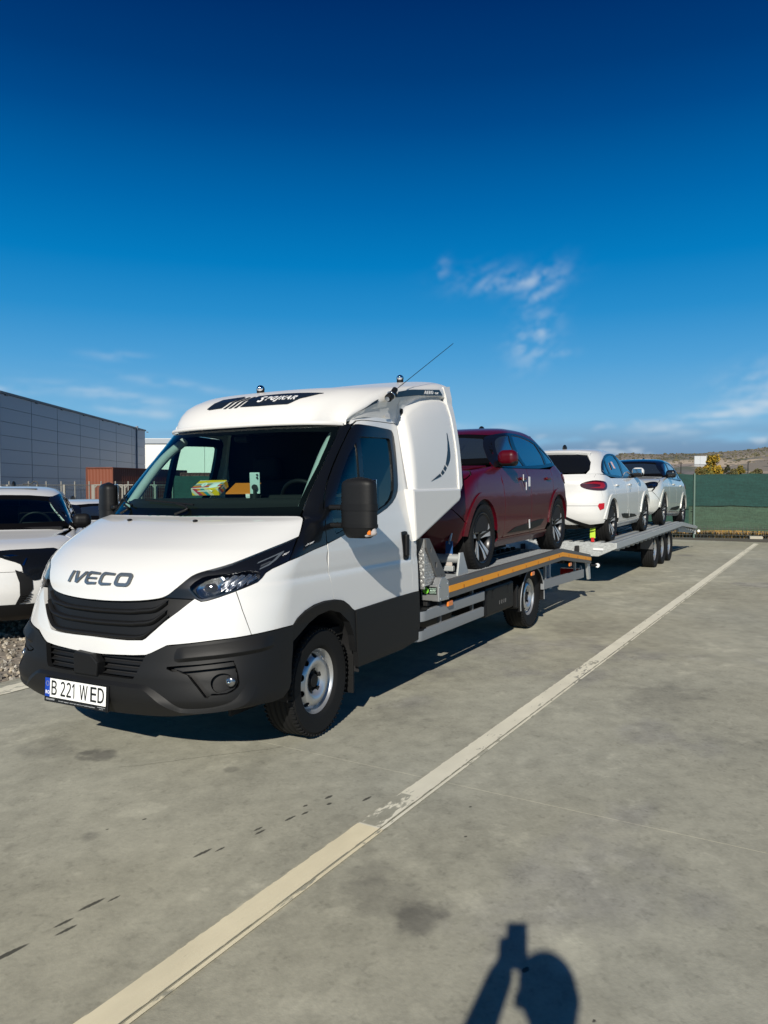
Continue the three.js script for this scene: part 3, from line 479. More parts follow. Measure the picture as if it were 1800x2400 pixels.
// headlamps
const lampChrome = std({ color: rgb(.45, .46, .48), roughness: .22, metalness: 1 });
both((s) => {
  const h = cp('headlight', inset(sT(smooth(oLamp, 2), s), 0.003, 1.4), mat.lens, { off: 0.001, depth: 0, h: 0.04 });
  const M = (n, pts, m, o) => mesh(n, patch(cab.S, sT(pts, s), { center: CT, h: 0.03, ...o }), m, h);
  M('housing', inset(smooth(oLamp, 2), 0.004, 1.4), mat.gloss, { off: (t, y) => -0.012 - 0.045 * sstep(.90, .78, Math.abs(t)) * sstep(0, 0.03, 0.03), depth: 0 });
  M('bezel', [...inset(smooth(oLamp, 2), 0.004, 1.4)], mat.gloss, { holes: [inset(smooth([[.579, 1.027], [.617, 1.077], [.663, 1.09], [.727, 1.097], [.783, 1.108], [.828, 1.096], [.838, 1.072], [.824, 1.047], [.746, 1.004], [.691, .976], [.639, .958], [.618, .967], [.597, .993]], 2), 0.0, 1.4)], off: -0.004, depth: 0.045 });
  // two bowls and a ribbed reflector
  const lampIn = [[.60, 1.02], [.63, 1.068], [.668, 1.082], [.70, 1.08], [.70, .99], [.65, .965], [.622, .972]];
  M('reflector', smooth(lampIn, 2), lampChrome, { off: (t, y) => -0.03 - 0.035 * Math.max(0, 1 - ((Math.abs(t) - .655) / .06) ** 2 - ((y - 1.025) / .06) ** 2), depth: 0.01 });
  M('reflector', smooth([[.705, .995], [.705, 1.083], [.76, 1.095], [.815, 1.093], [.828, 1.07], [.81, 1.045], [.76, 1.016]], 2), lampChrome, { off: (t, y) => -0.034 + 0.007 * Math.sin((Math.abs(t) * 1.5 - (y - 1) * 0.9) * 150), depth: 0.01, h: 0.008 });
  M('lamp_bowl', Array.from({ length: 20 }, (_, i) => [.655 + Math.cos(i / 10 * Math.PI) * .022, 1.022 + Math.sin(i / 10 * Math.PI) * .033]), mat.lens, { off: (t, y) => -0.03 + 0.02 * Math.max(0, 1 - ((Math.abs(t) - .655) / .022) ** 2 - ((y - 1.022) / .033) ** 2), depth: 0.02, h: 0.015 });
  const drl = [[.80, 1.152], [.868, 1.208], [.872, 1.2], [.867, 1.16], [.853, 1.132], [.822, 1.11], [.822, 1.118], [.846, 1.14], [.856, 1.165], [.858, 1.189], [.80, 1.143]];
  M('daytime_strip', drl, std({ color: rgb(0.10, 0.115, 0.13), roughness: 0.2 }), { off: -0.002, depth: 0.006 });
  M('indicator', [[.818, 1.135], [.846, 1.157], [.848, 1.146], [.822, 1.125]], std({ color: rgb(0.05, 0.055, 0.06), roughness: 0.25 }), { off: -0.002, depth: 0.006 });
  mesh('lettering', letters('DAILY', 0.0125, cab.S, (x, y) => [s > 0 ? .879 + x * 0.36 : -.915 + x * .36, (s > 0 ? 1.176 + x * 0.26 : 1.19 - x * 0.2) + y], { center: CT, off: 0.0025, depth: 0.001 }), mat.decalWhite, h);
});
// black panel at the foot of the screen pillar, and the pillar itself
both((s) => {
  const a = cp('pillar_trim', inset(sT([[.93, 1.15], [.916, 1.2], [.877, 1.279], [.86, 1.318], [.825, 1.384], [.812, 1.398], [.802, 1.412], [.778, 1.58], [.755, 1.743], [.725, 1.88], [.694, 2.022], [.73, 2.034], [.762, 2.04], [.762, 1.973], [.78, 1.859], [.806, 1.725], [.828, 1.621], [.849, 1.55], [.881, 1.448], [.990, 1.331], [1.138, 1.245], [1.178, 1.222], [1.007, 1.179]], s), 0.002, 1.3), mat.gloss, { depth: 0.03, off: 0.001, h: 0.05 });
  mesh('lettering', letters('35\u00b7180', 0.013, cab.S, (x, y) => [s > 0 ? .962 + x * 0.62 : -1.03 + x * .62, (s > 0 ? 1.222 + x * 0.27 : 1.245 - x * 0.2) + y], { center: CT, off: 0.003, depth: 0.001 }), mat.decalWhite, a);
});
// lower bumper
{
  const low = [[0, .30], [.267, .304], [.449, .312], [.587, .332], [.699, .355], [.849, .366], [.895, .362], [.95, .366], [.995, .402], [1.015, .446], [1.022, .581], [1.026, .70]];
  const fogHole = [[.518, .594], [.644, .611], [.749, .625], [.759, .615], [.77, .571], [.775, .504], [.761, .473], [.728, .45], [.675, .447], [.657, .436], [.60, .555], [.541, .571]];
  const right = [[.352, .516], [.369, .542], [.395, .605], [.415, .651], ...oBump.slice(5).map(([t, y]) => [t, y - 0.004]), ...low.slice().reverse()];
  const left = right.slice().reverse().map(([t, y]) => [-t, y]);
  const bumper = cp('bumper', [...right, ...left.slice(1)], mat.plasticRough, { holes: [smooth(fogHole, 2), sT(smooth(fogHole, 2), -1)], off: 0.006, depth: 0.03, h: 0.03 });
  // upper crease: a shallow roof-shaped moulding
  both((s) => {
    const line = Array.from({ length: 40 }, (_, i) => { const f = i / 39, t = lerp(.535, .93, f); return [t, .688 + .052 * Math.pow(f, .8)]; }), rowsG = [];
    const prof = [[0.010, 0.0045], [0.0, 0.010], [-0.026, 0.022], [-0.048, 0.029], [-0.054, 0.027], [-0.068, 0.012], [-0.078, 0.0045]];
    for (const [dy, o] of prof) rowsG.push(line.map(([t, y], i) => { const k = sstep(0, .12, i / (line.length - 1)) * sstep(1, .8, i / (line.length - 1)); const yy = y + dy, q = cab.S(s * t, yy), r = [q[0] - 0.3, 0, q[2] * 0.9], l = Math.hypot(r[0], r[2]); const nx = -Math.cos(t * 1.35), nz = s * Math.sin(t * 1.35); const oo = lerp(.004, o, k); return [q[0] + nx * oo, yy, q[2] + nz * oo]; }));
    mesh('moulding', gridSurf(rowsG), mat.plasticRough, bumper);
    // stepped lower lip
    const up = [[0, .492], [.20, .492], [.318, .491], [.408, .489], [.455, .471], [.506, .431], [.552, .385], [.581, .372], [.669, .380], [.741, .409], [.778, .46], [.80, .512]];
    const dn = [[0, .474], [.20, .474], [.318, .473], [.40, .470], [.445, .440], [.49, .395], [.54, .358], [.581, .347], [.669, .352], [.765, .378], [.81, .42], [.835, .48]];
    const O = (p, o) => { const q = cab.S(s * p[0], p[1]), nx = -Math.cos(p[0] * 1.35), nz = s * Math.sin(p[0] * 1.35); return [q[0] + nx * o, q[1], q[2] + nz * o]; };
    const bot = [[0, .30], [.20, .302], [.318, .306], [.41, .310], [.46, .313], [.51, .318], [.56, .327], [.60, .336], [.68, .352], [.79, .364], [.85, .368], [.88, .37]];
    const fine = (L) => { const r = []; for (let i = 0; i < L.length - 1; i++) for (let k = 0; k < 4; k++) { const t = k / 4, a = L[Math.max(0, i - 1)], b = L[i], c = L[i + 1], d = L[Math.min(L.length - 1, i + 2)]; r.push([0, 1].map((j) => { const m1 = (c[j] - a[j]) / 2, m2 = (d[j] - b[j]) / 2; return (2 * t ** 3 - 3 * t * t + 1) * b[j] + (t ** 3 - 2 * t * t + t) * m1 + (-2 * t ** 3 + 3 * t * t) * c[j] + (t ** 3 - t * t) * m2; })); } r.push(L[L.length - 1]); return r; };
    const U = fine(up), D = fine(dn), Bt = fine(bot), fade = (i, n) => sstep(1, 0.8, i / (n - 1));
    const R1 = [], R2 = [];
    for (let j = 0; j <= 3; j++) R1.push(U.map((p, i) => { const f = j / 3, q = [lerp(p[0], D[i][0], f), lerp(p[1], D[i][1], f)]; return O(q, 0.007 + 0.022 * f * fade(i, U.length)); }));
    for (let j = 0; j <= 5; j++) R2.push(D.map((p, i) => { const f = j / 5, q = [lerp(p[0], Bt[i][0], f), Math.max(Bt[i][1] - 0.004, lerp(p[1], Bt[i][1], f))]; return O(q, 0.007 + (0.022 - 0.012 * f * f) * fade(i, U.length)); }));
    mesh('lip_ledge', gridSurf(R1), mat.plasticRough, bumper); mesh('lower_lip', gridSurf(R2), mat.plasticRough, bumper);
    // fog lamp niche
    mesh('niche', patch(cab.S, sT(smooth(fogHole, 2), s), { off: -0.045, depth: 0, h: 0.05, center: CT }), mat.plastic, bumper);
    const ring = (r0, r1, e = 1.35) => [Array.from({ length: 28 }, (_, i) => [.719 + Math.cos(i / 14 * Math.PI) * r0, .506 + Math.sin(i / 14 * Math.PI) * r0 * e]), Array.from({ length: 28 }, (_, i) => [.719 + Math.cos(i / 14 * Math.PI) * r1, .506 + Math.sin(i / 14 * Math.PI) * r1 * e])];
    const face = [[.622, .556], [.70, .573], [.762, .58], [.77, .555], [.77, .504], [.757, .476], [.728, .455], [.69, .455], [.672, .455]];
    const [r0] = ring(.042, .03);
    mesh('fog_surround', patch(cab.S, sT(face, s), { holes: [sT(r0, s)], off: -0.016, depth: 0.03, h: 0.04, center: CT }), mat.plasticRough, bumper);
    mesh('cross_bar', patch(cab.S, sT([[.545, .588], [.65, .604], [.757, .618], [.762, .598], [.66, .585], [.58, .573]], s), { off: -0.006, depth: 0.03, h: 0.05, center: CT }), mat.plasticRough, bumper);
    const c = cab.S(s * .719, .506), fl = new THREE.Group();
    const lampG = lathe([[0.0001, 0.0], [0.030, 0.0], [0.036, 0.006], [0.040, 0.03]], 24).rotateY(-Math.PI / 2).translate(c[0] + 0.05, c[1] - 0.002, c[2] + s * -0.02 + 0.03);
    const fg = mesh('fog_light', lathe([[0.0001, 0.02], [0.022, 0.018], [0.03, 0.008], [0.032, -0.02]], 24).rotateY(-Math.PI / 2 + s * 0.35).translate(c[0] + 0.045, c[1] + 0.004, c[2] + s * 0.018), std({ color: rgb(.28, .29, .30), roughness: .15, metalness: .9 }), bumper); mesh('fog_bulb', new THREE.SphereGeometry(.012, 10, 8).translate(c[0] + .028, c[1] + .004, c[2] + s * .018), mat.chrome, fg);
  });
  // registration plate
  const plateTex = canvasTex(1040, 220, (g, w, h) => {
    g.fillStyle = '#f2f2ee'; g.fillRect(0, 0, w, h); g.fillStyle = '#0b3fa6'; g.fillRect(0, 0, 88, h);
    g.fillStyle = '#f0f0f0'; g.font = 'bold 58px sans-serif'; g.textAlign = 'center'; g.fillText('RO', 46, 188);
    g.fillStyle = '#e8d04a'; for (let i = 0; i < 12; i++) { const a = i / 6 * Math.PI; g.fillRect(44 + Math.cos(a) * 26 - 3, 66 + Math.sin(a) * 26 - 3, 6, 6); }
    g.fillStyle = g.strokeStyle = '#14181c'; g.textAlign = 'left'; g.font = '190px sans-serif'; g.lineWidth = 5;
    const put = (t, x0, x1) => { const m = g.measureText(t).width || 110; g.save(); g.translate(x0, 192); g.scale((x1 - x0) / m, 1.22); g.fillText(t, 0, 0); g.strokeText(t, 0, 0); g.restore(); };
    put('B', 98, 218); put('2', 270, 366); put('2', 372, 468); put('1', 462, 545); put('W', 602, 738); put('E', 762, 898); put('D', 888, 1020); 
  });
  const holderTex = canvasTex(1100, 64, (g, w, h) => { g.fillStyle = '#0c0e10'; g.fillRect(0, 0, w, h); g.fillStyle = '#c9ccce'; let q = 5; const rn = () => (q = (q * 16807) % 2147483647) / 2147483647; const smudge = (x, x1, y, hh) => { while (x < x1) { const ww = 3 + rn() * 7; g.fillRect(x, y + rn() * hh * .25, ww, hh * (.55 + rn() * .4)); x += ww + 2 + (rn() < .14 ? 8 : 0); } }; g.globalAlpha = .8; smudge(14, 172, 12, 30); smudge(250, 905, 26, 16); smudge(950, 1078, 12, 14); smudge(980, 1050, 36, 12); });
  const plate = new THREE.Group(); plate.name = 'plate_holder'; plate.position.set(-1.046, 0.402, -0.064); plate.rotation.set(0, -Math.PI / 2, 0); plate.rotateX(-0.06); truck.add(plate);
  mesh('frame', box(0, -0.008, -0.004, 0.545, 0.148, 0.014, 0.005), mat.plastic, plate);
  const faceG = new THREE.PlaneGeometry(0.520, 0.110); mesh('number_plate', join([faceG.clone().translate(0, 0.006, 0.0075)]), std({ map: plateTex, roughness: 0.35 }), plate);
  mesh('holder_print', new THREE.PlaneGeometry(0.52, 0.026).translate(0, -0.066, 0.0045), std({ map: holderTex, roughness: 0.5 }), plate);
  // central intake: dark back, louvres, radar box
  cp('intake', mirrorPts([[0, .50], [.34, .50], [.36, .52], [.40, .60], [.42, .648], [.3, .64], [0, .63]]), mat.dark, { off: -0.10, depth: 0, h: 0.08 });
  for (const y of [.525, .557, .589, .62]) { const g = []; const n = 14, rowsG = [[], [], []]; for (let i = 0; i <= n; i++) { const t = (-.385 + (y - .52) * -0.3) + (.77 + (y - .52) * .6) * i / n, q = cab.S(t, y); rowsG[0].push([q[0] + 0.085, y + 0.010, q[2]]); rowsG[1].push([q[0] + 0.02, y - 0.002, q[2]]); rowsG[2].push([q[0] + 0.085, y - 0.008, q[2]]); } mesh('louvre', gridSurf(rowsG), mat.plasticRough, truck); }
  mesh('intake_floor', patch((z, x) => [x, .508, z], [[-.36, -.97], [-.2, -.99], [.2, -.99], [.36, -.97], [.33, -.88], [-.33, -.88]], { center: [0, -2, 0], depth: 0.01 }), mat.plasticRough, truck);
  mesh('radar_box', join([extrude([[-.088, .517], [.088, .517], [.098, .585], [.05, .624], [-.078, .632], [-.088, .62]], 0.05, 0.008).rotateY(-Math.PI / 2).translate(-0.975, 0, 0)]), mat.plastic, truck);
  mesh('notch', box(-0.968, .636, -0.03, 0.03, 0.02, 0.34, 0.004), mat.dark, truck);
}
// wheel arch trims and liners, sill cladding
both((s) => {
  const inner = [[1.002, .60], [1.02, .67], [1.11, .715], [1.185, .755], [1.282, .79], [1.407, .803], [1.542, .768], [1.661, .69], [1.727, .59], [1.757, .48]];
  const outer = [[1.026, .767], [1.065, .80], [1.138, .833], [1.234, .856], [1.346, .864], [1.465, .858], [1.557, .843], [1.641, .805], [1.691, .774], [1.73, .753], [1.80, .70], [1.83, .60], [1.84, .48]];
  cp('arch_trim', sT([...outer, ...inner.slice().reverse()], s), mat.plastic, { off: (t, y) => 0.004 + 0.014 * sstep(.75, .86, y), depth: 0.05, h: 0.04 });
  const z1 = s * 0.62, z2 = s * 0.985, rowsG = [[], []];
  for (let i = 0; i <= 18; i++) { const a = (i / 18) * Math.PI * 1.06 - 0.1, x = 0.0 - Math.cos(a) * 0.41, y = 0.36 + Math.sin(a) * 0.44; rowsG[0].push([x, y, z1]); rowsG[1].push([x, y, z2]); }
  mesh('wheel_liner', join([gridSurf(rowsG, { flip: s < 0 }), box(0, 0.55, s * 0.6, 0.95, 0.7, 0.02, 0)]), mat.dark, truck);
  mesh('sill_cladding', patch(cab.side(s), [[.335, .752], [.48, .757], [.813, .767], [1.186, .767], [1.29, .766], [1.29, .40], [1.0, .37], [.36, .37], [.345, .48]], { off: 0.012, depth: 0.04, h: 0.08, center: CT }), mat.plasticRough, truck);
  mesh('mud_flap', join([box(.405, .36, s * .86, .014, .34, .17, .004, 0, 0, -.05), box(.395, .235, s * .86, .018, .12, .18, .004)]), mat.rubber, truck);
});
// doors with window surround, panes and handle
const qLine = [[.635, 1.93], [.61, 1.80], [.585, 1.65], [.565, 1.50], [.553, 1.375]];
both((s) => {
  const front = [[.085, .862], [.065, .933], [.045, 1.024], [.038, 1.043], [.042, 1.066], [.049, 1.183], [.047, 1.219]];
  const win = [[.05, 1.228], [.16, 1.246], [.45, 1.312], [.753, 1.388], [.796, 1.4], [.90, 1.43], [.99, 1.468], [1.055, 1.512], [1.095, 1.555], [1.115, 1.60], [1.135, 1.69], [1.154, 1.797], [1.166, 1.90], [1.168, 1.975], [1.16, 2.0], [1.14, 2.017], [1.094, 2.023], [.88, 2.031], [.69, 2.035], [.645, 2.032]];
  const frontEdge = [[.60, 2.002], [.557, 1.968], [.434, 1.855], [.296, 1.72], [.198, 1.616], [.144, 1.545], [.092, 1.446], [.052, 1.331], [.046, 1.243]];
  const white = [...front.map(([x, y]) => [x + 0.003, y]), ...win.slice(1).map(([x, y], i) => [x + (i > 5 ? 0.004 : 0), y - (i < 8 ? 0.004 : -0.003)]), [.652, 2.042], [.676, 2.056], [.735, 2.066], [.95, 2.071], [1.246, 2.074], [1.253, 2.05], [1.255, 1.868], [1.255, 1.589], [1.243, 1.379], [1.215, 1.2], [1.197, 1.047], [1.197, .897], [1.205, .772], [.813, .769], [.48, .76], [.335, .757], [.297, .778], [.252, .809], [.174, .847]];
  const d = mesh('door', patch(cab.side(s), white, { depth: 0.03, h: 0.022, center: CT }), mat.white, truck);
  const gMain = [[.655, 1.945], [.85, 1.95], [1.075, 1.955], [1.095, 1.94], [1.092, 1.86], [1.08, 1.76], [1.055, 1.63], [1.03, 1.555], [.98, 1.498], [.9, 1.455], [.75, 1.412], [.58, 1.375], [.592, 1.5], [.612, 1.65], [.637, 1.80]];
  const gQuart = [[.595, 1.90], [.575, 1.78], [.553, 1.62], [.535, 1.48], [.525, 1.362], [.35, 1.318], [.165, 1.275], [.135, 1.33], [.165, 1.43], [.25, 1.56], [.36, 1.69], [.48, 1.81]];
  mesh('window_frame', patch(cab.side(s), [...win, ...frontEdge], { holes: [gMain, gQuart], depth: 0.03, off: 0.001, h: 0.05, center: CT }), mat.gloss, d);
  mesh('window', patch(cab.side(s), inset(gMain, -0.008), { off: -0.012, depth: 0, h: 0.1, center: CT }), mat.glass, d);
  mesh('quarter_light', patch(cab.side(s), inset(gQuart, -0.008), { off: -0.008, depth: 0, h: 0.1, center: CT }), mat.glass, d);
  // handle: recessed dark cup with an upright grip
  const hs = smooth([[1.062, 1.225], [1.085, 1.245], [1.135, 1.245], [1.16, 1.22], [1.162, 1.06], [1.145, 1.03], [1.10, 1.03], [1.075, 1.055]], 3);
  const hd = mesh('handle', patch(cab.side(s), hs, { off: 0.006, depth: 0.01, h: 0.05, center: CT }), mat.plastic, d);
  mesh('grip', new RoundedBoxGeometry(0.05, 0.17, 0.03, 3, 0.014).rotateZ(-0.02).translate(1.118, 1.14, s * 0.998), mat.plastic, hd);
  // pillar behind the door, sill step
  mesh('rear_pillar', patch(cab.side(s), [[1.206, .772], [1.2, .90], [1.2, 1.047], [1.218, 1.2], [1.246, 1.379], [1.258, 1.589], [1.258, 1.868], [1.256, 2.05], [1.27, 2.08], [1.30, 2.08], [1.30, .77]], { depth: 0.03, h: 0.08, center: CT }), mat.white, truck);
});
both((s) => mesh('roof_gutter', patch(cab.side(s), [[.66, 2.06], [.74, 2.072], [.95, 2.076], [1.30, 2.08], [1.30, 2.105], [.95, 2.104], [.72, 2.092], [.62, 2.06], [.60, 2.03], [.63, 2.04]], { depth: 0.05, off: 0.003, h: 0.08, center: CT }), mat.white, truck));
// windscreen
cp('windscreen', mirrorPts([[0, 1.392], [.5, 1.394], [.797, 1.402], [.776, 1.58], [.753, 1.743], [.723, 1.88], [.694, 2.02], [.366, 2.022], [0, 2.018]]), mat.glass, { depth: 0, h: 0.08, off: -0.004 });
cp('windscreen_border', mirrorPts([[0, 1.392], [.5, 1.394], [.797, 1.402], [.776, 1.58], [.753, 1.743], [.723, 1.88], [.694, 2.02], [.366, 2.022], [0, 2.018]]), mat.seal, { holes: [mirrorPts([[0, 1.455], [.5, 1.457], [.768, 1.466], [.752, 1.58], [.73, 1.743], [.70, 1.87], [.672, 1.975], [.366, 1.978], [0, 1.975]])], depth: 0.004, h: 0.08, off: -0.008 });
// ---------------------------------------------------------------- inside the cab
{
  mesh('dashboard', join([box(0.36, 1.44, 0, 0.66, 0.15, 1.6, 0.04), box(0.55, 1.22, 0, 0.3, 0.22, 1.6, 0.05), box(0.45, 1.50, 0.40, 0.24, 0.07, 0.46, 0.03)]), mat.interior, truck);
  mesh('cab_floor', join([box(0.7, 0.62, 0, 1.2, 0.06, 1.8, 0), box(1.295, 1.4, 0, 0.03, 1.6, 1.75, 0), box(1.0, 2.06, 0, 0.6, 0.03, 1.3, 0)]), mat.interior, truck);
  for (const [z, w] of [[0.45, 0.5], [-0.35, 0.85]]) mesh('seat', join([new RoundedBoxGeometry(0.14, 0.62, w, 3, 0.05).rotateZ(-0.15).translate(1.12, 1.35, z), new RoundedBoxGeometry(0.5, 0.14, w, 3, 0.05).translate(0.86, 1.03, z), new RoundedBoxGeometry(0.09, 0.18, 0.26, 3, 0.03).translate(1.16, 1.76, z)]), mat.interior, truck);
  mesh('steering_wheel', join([new THREE.TorusGeometry(0.2, 0.017, 10, 40).rotateY(Math.PI / 2).rotateZ(0.5).translate(0.62, 1.46, 0.42), cyl(0, 0, 0, 0.055, 0.05, 'x', 16).rotateZ(0.5).translate(0.60, 1.45, 0.42), box(0.61, 1.45, 0.42, 0.02, 0.03, 0.38, 0.005, 0, 0, 0.5)]), mat.plastic, truck);
  mesh('rear_view_camera', new RoundedBoxGeometry(0.08, 0.05, 0.12, 2, 0.02).translate(0.42, 1.95, 0.0), mat.plastic, truck);
  for (const s of [1, -1]) mesh('pillar_lining', tube([[0.02, 1.42, s * 0.80], [0.22, 1.66, s * 0.775], [0.38, 1.83, s * 0.75], [0.56, 1.97, s * 0.715]], 0.035, 16), mat.trim, truck);
  // wipers
  const wip = (pts, b) => mesh('wiper', join([tube(pts, 0.009, 12, 6), tube(b, 0.007, 12, 6)]), mat.plastic, truck);
  const W = (z, y, o = 0.016) => [cab.xAt(z, y) - o, y + o * 0.5, z];
  wip([W(-0.06, 1.405), W(0.02, 1.445), W(-0.1, 1.478)], [W(0.06, 1.468), W(-0.2, 1.488), W(-0.42, 1.502)]);
  wip([W(-0.62, 1.405, 0.02), W(-0.58, 1.44), W(-0.66, 1.468)], [W(-0.545, 1.465), W(-0.66, 1.49), W(-0.76, 1.535)]);
}
// ---------------------------------------------------------------- roof fairing with side wings
{
  const xs0 = [0.285, 0.287, 0.30, 0.34, 0.41, 0.51, 0.65, 0.85, 1.0, 1.1, 1.18, 1.225, 1.244, 1.25, 1.256, 1.266, 1.285, 1.32, 1.38, 1.45, 1.52, 1.6, 1.7, 1.8, 1.88, 1.95, 2.04, 2.10, 2.15, 2.165];
  const prof = (x) => { const T = [[0.285, 2.028], [0.287, 2.06], [0.30, 2.10], [0.34, 2.16], [0.41, 2.225], [0.51, 2.272], [0.65, 2.318], [0.85, 2.352], [1.05, 2.376], [1.3, 2.404], [1.6, 2.452], [1.85, 2.502], [2.04, 2.536], [2.12, 2.548], [2.165, 2.535]]; let i = 0; while (i < T.length - 2 && x > T[i + 1][0]) i++; return lerp(T[i][1], T[i + 1][1], clamp((x - T[i][0]) / (T[i + 1][0] - T[i][0]), 0, 1)); };
  const tab = (T, x) => { let i = 0; while (i < T.length - 2 && x > T[i + 1][0]) i++; return lerp(T[i][1], T[i + 1][1], clamp((x - T[i][0]) / (T[i + 1][0] - T[i][0]), 0, 1)); };
  const ridgeZ = (x) => tab([[0.52, .795], [0.7, .85], [0.9, .875], [1.2, .885], [1.6, .89], [1.95, .90], [2.165, .89]], x);
  const ridgeT = (x) => tab([[0.52, 2.05], [0.6, 2.11], [0.7, 2.16], [.85, 2.225], [1.18, 2.325], [1.4, 2.366], [1.95, 2.425], [2.165, 2.44]], x);
  const ridgeB = (x) => tab([[0.52, 2.032], [0.6, 2.085], [.65, 2.112], [.845, 2.19], [1.16, 2.268], [1.53, 2.324], [1.95, 2.365], [2.165, 2.36]], x);
  const wingT = (x) => tab([[1.15, 2.098], [1.25, 2.102], [1.29, 2.155], [1.4, 2.217], [1.59, 2.288], [1.8, 2.327], [1.95, 2.342], [2.165, 2.33]], x);
  const sect = (i, s) => {
    const x0 = xs0[i], kf = sstep(1.25, 0.3, x0), pts = [];
    const crown = lerp(0.03, 0.12, kf), zr = (x) => ridgeZ(x);
    const top = prof(x0);
    const N = 18;
    // the roof from the middle to the ridge, sliding back along the curved screen header
    const place = (z) => { const zz = Math.min(z, 0.855), bow = cab.xAt(Math.min(zz, 0.852), 2.02) - 0.28; return x0 + bow * lerp(0, 1, kf) ; };
    const xr = Math.max(place(Math.min(0.80, ridgeZ(x0 + .25 * kf))), x0);
    const zR = zr(xr), yT = Math.min(ridgeT(xr), top), yB = Math.min(ridgeB(xr), yT - 0.002);
    for (let k = 0; k <= N; k++) {
      const f = k / N, z = zR * (1 - Math.pow(1 - f, 1.35)), q = z / zR;
      const drop = (top - yT), shape = 0.22 * q * q + 0.78 * (1 - Math.pow(Math.max(0, 1 - Math.pow(q, 5)), 1 / 2.4));
      pts.push([lerp(place(z), xr, sstep(.75, 1, q)), Math.max(top - drop * shape, 2.024), z]);
    }
    pts.push([xr, lerp(yT, yB, .5), zR + 0.006]); pts.push([xr, yB, zR + 0.004]);
    // hollow under the ridge, then the wing
    const rear = xr < 1.247 ? 0 : 1, edgeIn = rear ? .055 * (1 - Math.sqrt(Math.max(0, 1 - (1 - clamp((xr - 1.25) / .04, 0, 1)) ** 2))) : 0, wT = Math.min(wingT(xr), yB - 0.004);
    const low = Math.min(tab([[.5, 2.03], [.6, 2.052], [.66, 2.074], [.72, 2.09], [.95, 2.101], [1.3, 2.104]], xr), yB - 0.003), zc = Math.min(.848, cab.zAt(xr, 2.06) + .004);
    const bz = lerp(zc + .004, 0.868, rear);
    pts.push([xr, lerp(yB, lerp(low, wT, rear), .35), lerp(zR, bz, .75)]);
    pts.push([xr, lerp(yB, lerp(low, wT, rear), .75), lerp(bz, zc + .002, .3)]);
    const e = (y, z) => [xr, lerp(low, y, rear), lerp(zc, Math.max(zc, z - edgeIn), rear)];
    pts.push(e(wT, 0.875)); pts.push(e(wT - 0.012, 0.895)); pts.push(e(wT - 0.035, .91));
    for (const f of [.15, .3, .45, .6, .8, 1]) { const y = lerp(wT - 0.035, 1.553, f); pts.push(e(y, lerp(.91, 1.0, Math.pow(f, .75)) + 0.012 * Math.sin(Math.PI * f))); }
    return pts.map(([x, y, z]) => [x, y, s * z]);
  };
  const R = mesh('roof_fairing', join([1, -1].map((s) => toCreasedNormals(gridSurf(xs0.map((_, i) => sect(i, s)), { flip: s > 0 }), .7))), mat.fibre, truck);
  // lip along the screen header and front edge of each wing
  mesh('header_lip', join([gridSurf([0, 1, 2, 3, 4].map((j) => Array.from({ length: 41 }, (_, i) => { const z = -.80 + 1.6 * i / 40, a = j / 4 * Math.PI; return [cab.xAt(z, 2.02) - 0.006 - Math.sin(a) * 0.012, 2.033 + 0.002 * Math.cos(z * 2) - Math.cos(a) * 0.014, z]; })))]), mat.fibre, truck);
  both((s) => {
    // lower side panel, a tapering wedge
    const tri = [[1.225, 1.548], [2.112, 1.556], [2.115, 1.50], [2.09, 1.478], [1.285, 1.19], [1.262, 1.186]];
    mesh('side_panel', extrude(tri, 0.16, 0.02).translate(0, 0, s > 0 ? 0.835 : -0.995), mat.fibre, truck);
    // raised rear frame of the wing
    const fr = [[2.03, 2.45], [2.165, 2.47], [2.168, 1.60], [2.14, 1.565], [2.10, 1.565], [2.10, 1.9], [2.085, 2.2]];
    const zW = (x, y) => { const wT = 2.335; const f = clamp((wT - 0.035 - y) / (wT - .035 - 1.553), 0, 1); return y > wT ? lerp(.905, .885, sstep(2.34, 2.46, y)) : lerp(.905, 1.0, Math.pow(f, .75)) + .012 * Math.sin(Math.PI * f); };
    mesh('rear_frame', patch((x, y) => [x, y, s * zW(x, y)], fr, { off: 0.014, depth: 0.04, h: 0.05, center: [1, 1.8, 0] }), mat.fibre, truck);
    // dark stripes
    const zS = (x, y) => [x, y, s * (ridgeZ(x) + 0.006)];
    mesh('stripe', patch((x, f) => [x, lerp(ridgeB(x) + .004, ridgeT(x) - .006, f), s * (ridgeZ(x) + 0.0055)], [[1.16, .02], [1.2, .98], [1.5, 1], [1.92, .98], [1.99, .05], [1.9, 0], [1.5, 0]], { off: 0.006, depth: 0.003, h: 0.06, center: [1, 2.2, 0] }), mat.decal, truck);
    mesh('stripe', patch((x, f) => [x, lerp(ridgeB(x) + .003, ridgeT(x) - .004, f), s * (ridgeZ(x) + 0.0055)], [[.62, .0], [.76, .3], [.9, .95], [.88, 0.02], [.75, 0]], { off: 0.006, depth: 0.003, h: 0.06, center: [1, 2.2, 0] }), mat.decal, truck);
    const T = (t, sz, x0, f0) => letters(t, sz, (x, f) => [x, lerp(ridgeB(x) + .004, ridgeT(x) - .006, f), s * (ridgeZ(x) + 0.0055)], (x, y) => [s > 0 ? x0 + x * 1.25 : x0 + .2 - x, f0 + y / .062], { off: 0.0095, depth: 0.002, center: [1, 2.2, 0] });
    mesh('lettering', join([T('AERO', 0.036, 1.64, .22), T('car', 0.026, 1.83, .22)]), mat.decalWhite, truck);
    const zP = (x, y) => [x, y, s * zW(x, y)];
    const curve = (a, b) => { const o = []; for (let k = 0; k <= 10; k++) { const f = lerp(a, b, k / 10); o.push(f); } return o; };
    const path = (f) => { const x = 2.005 - .48 * f * f - .05 * f, y = 2.09 - .45 * Math.pow(f, .62) * 1.0; return [x, y]; };
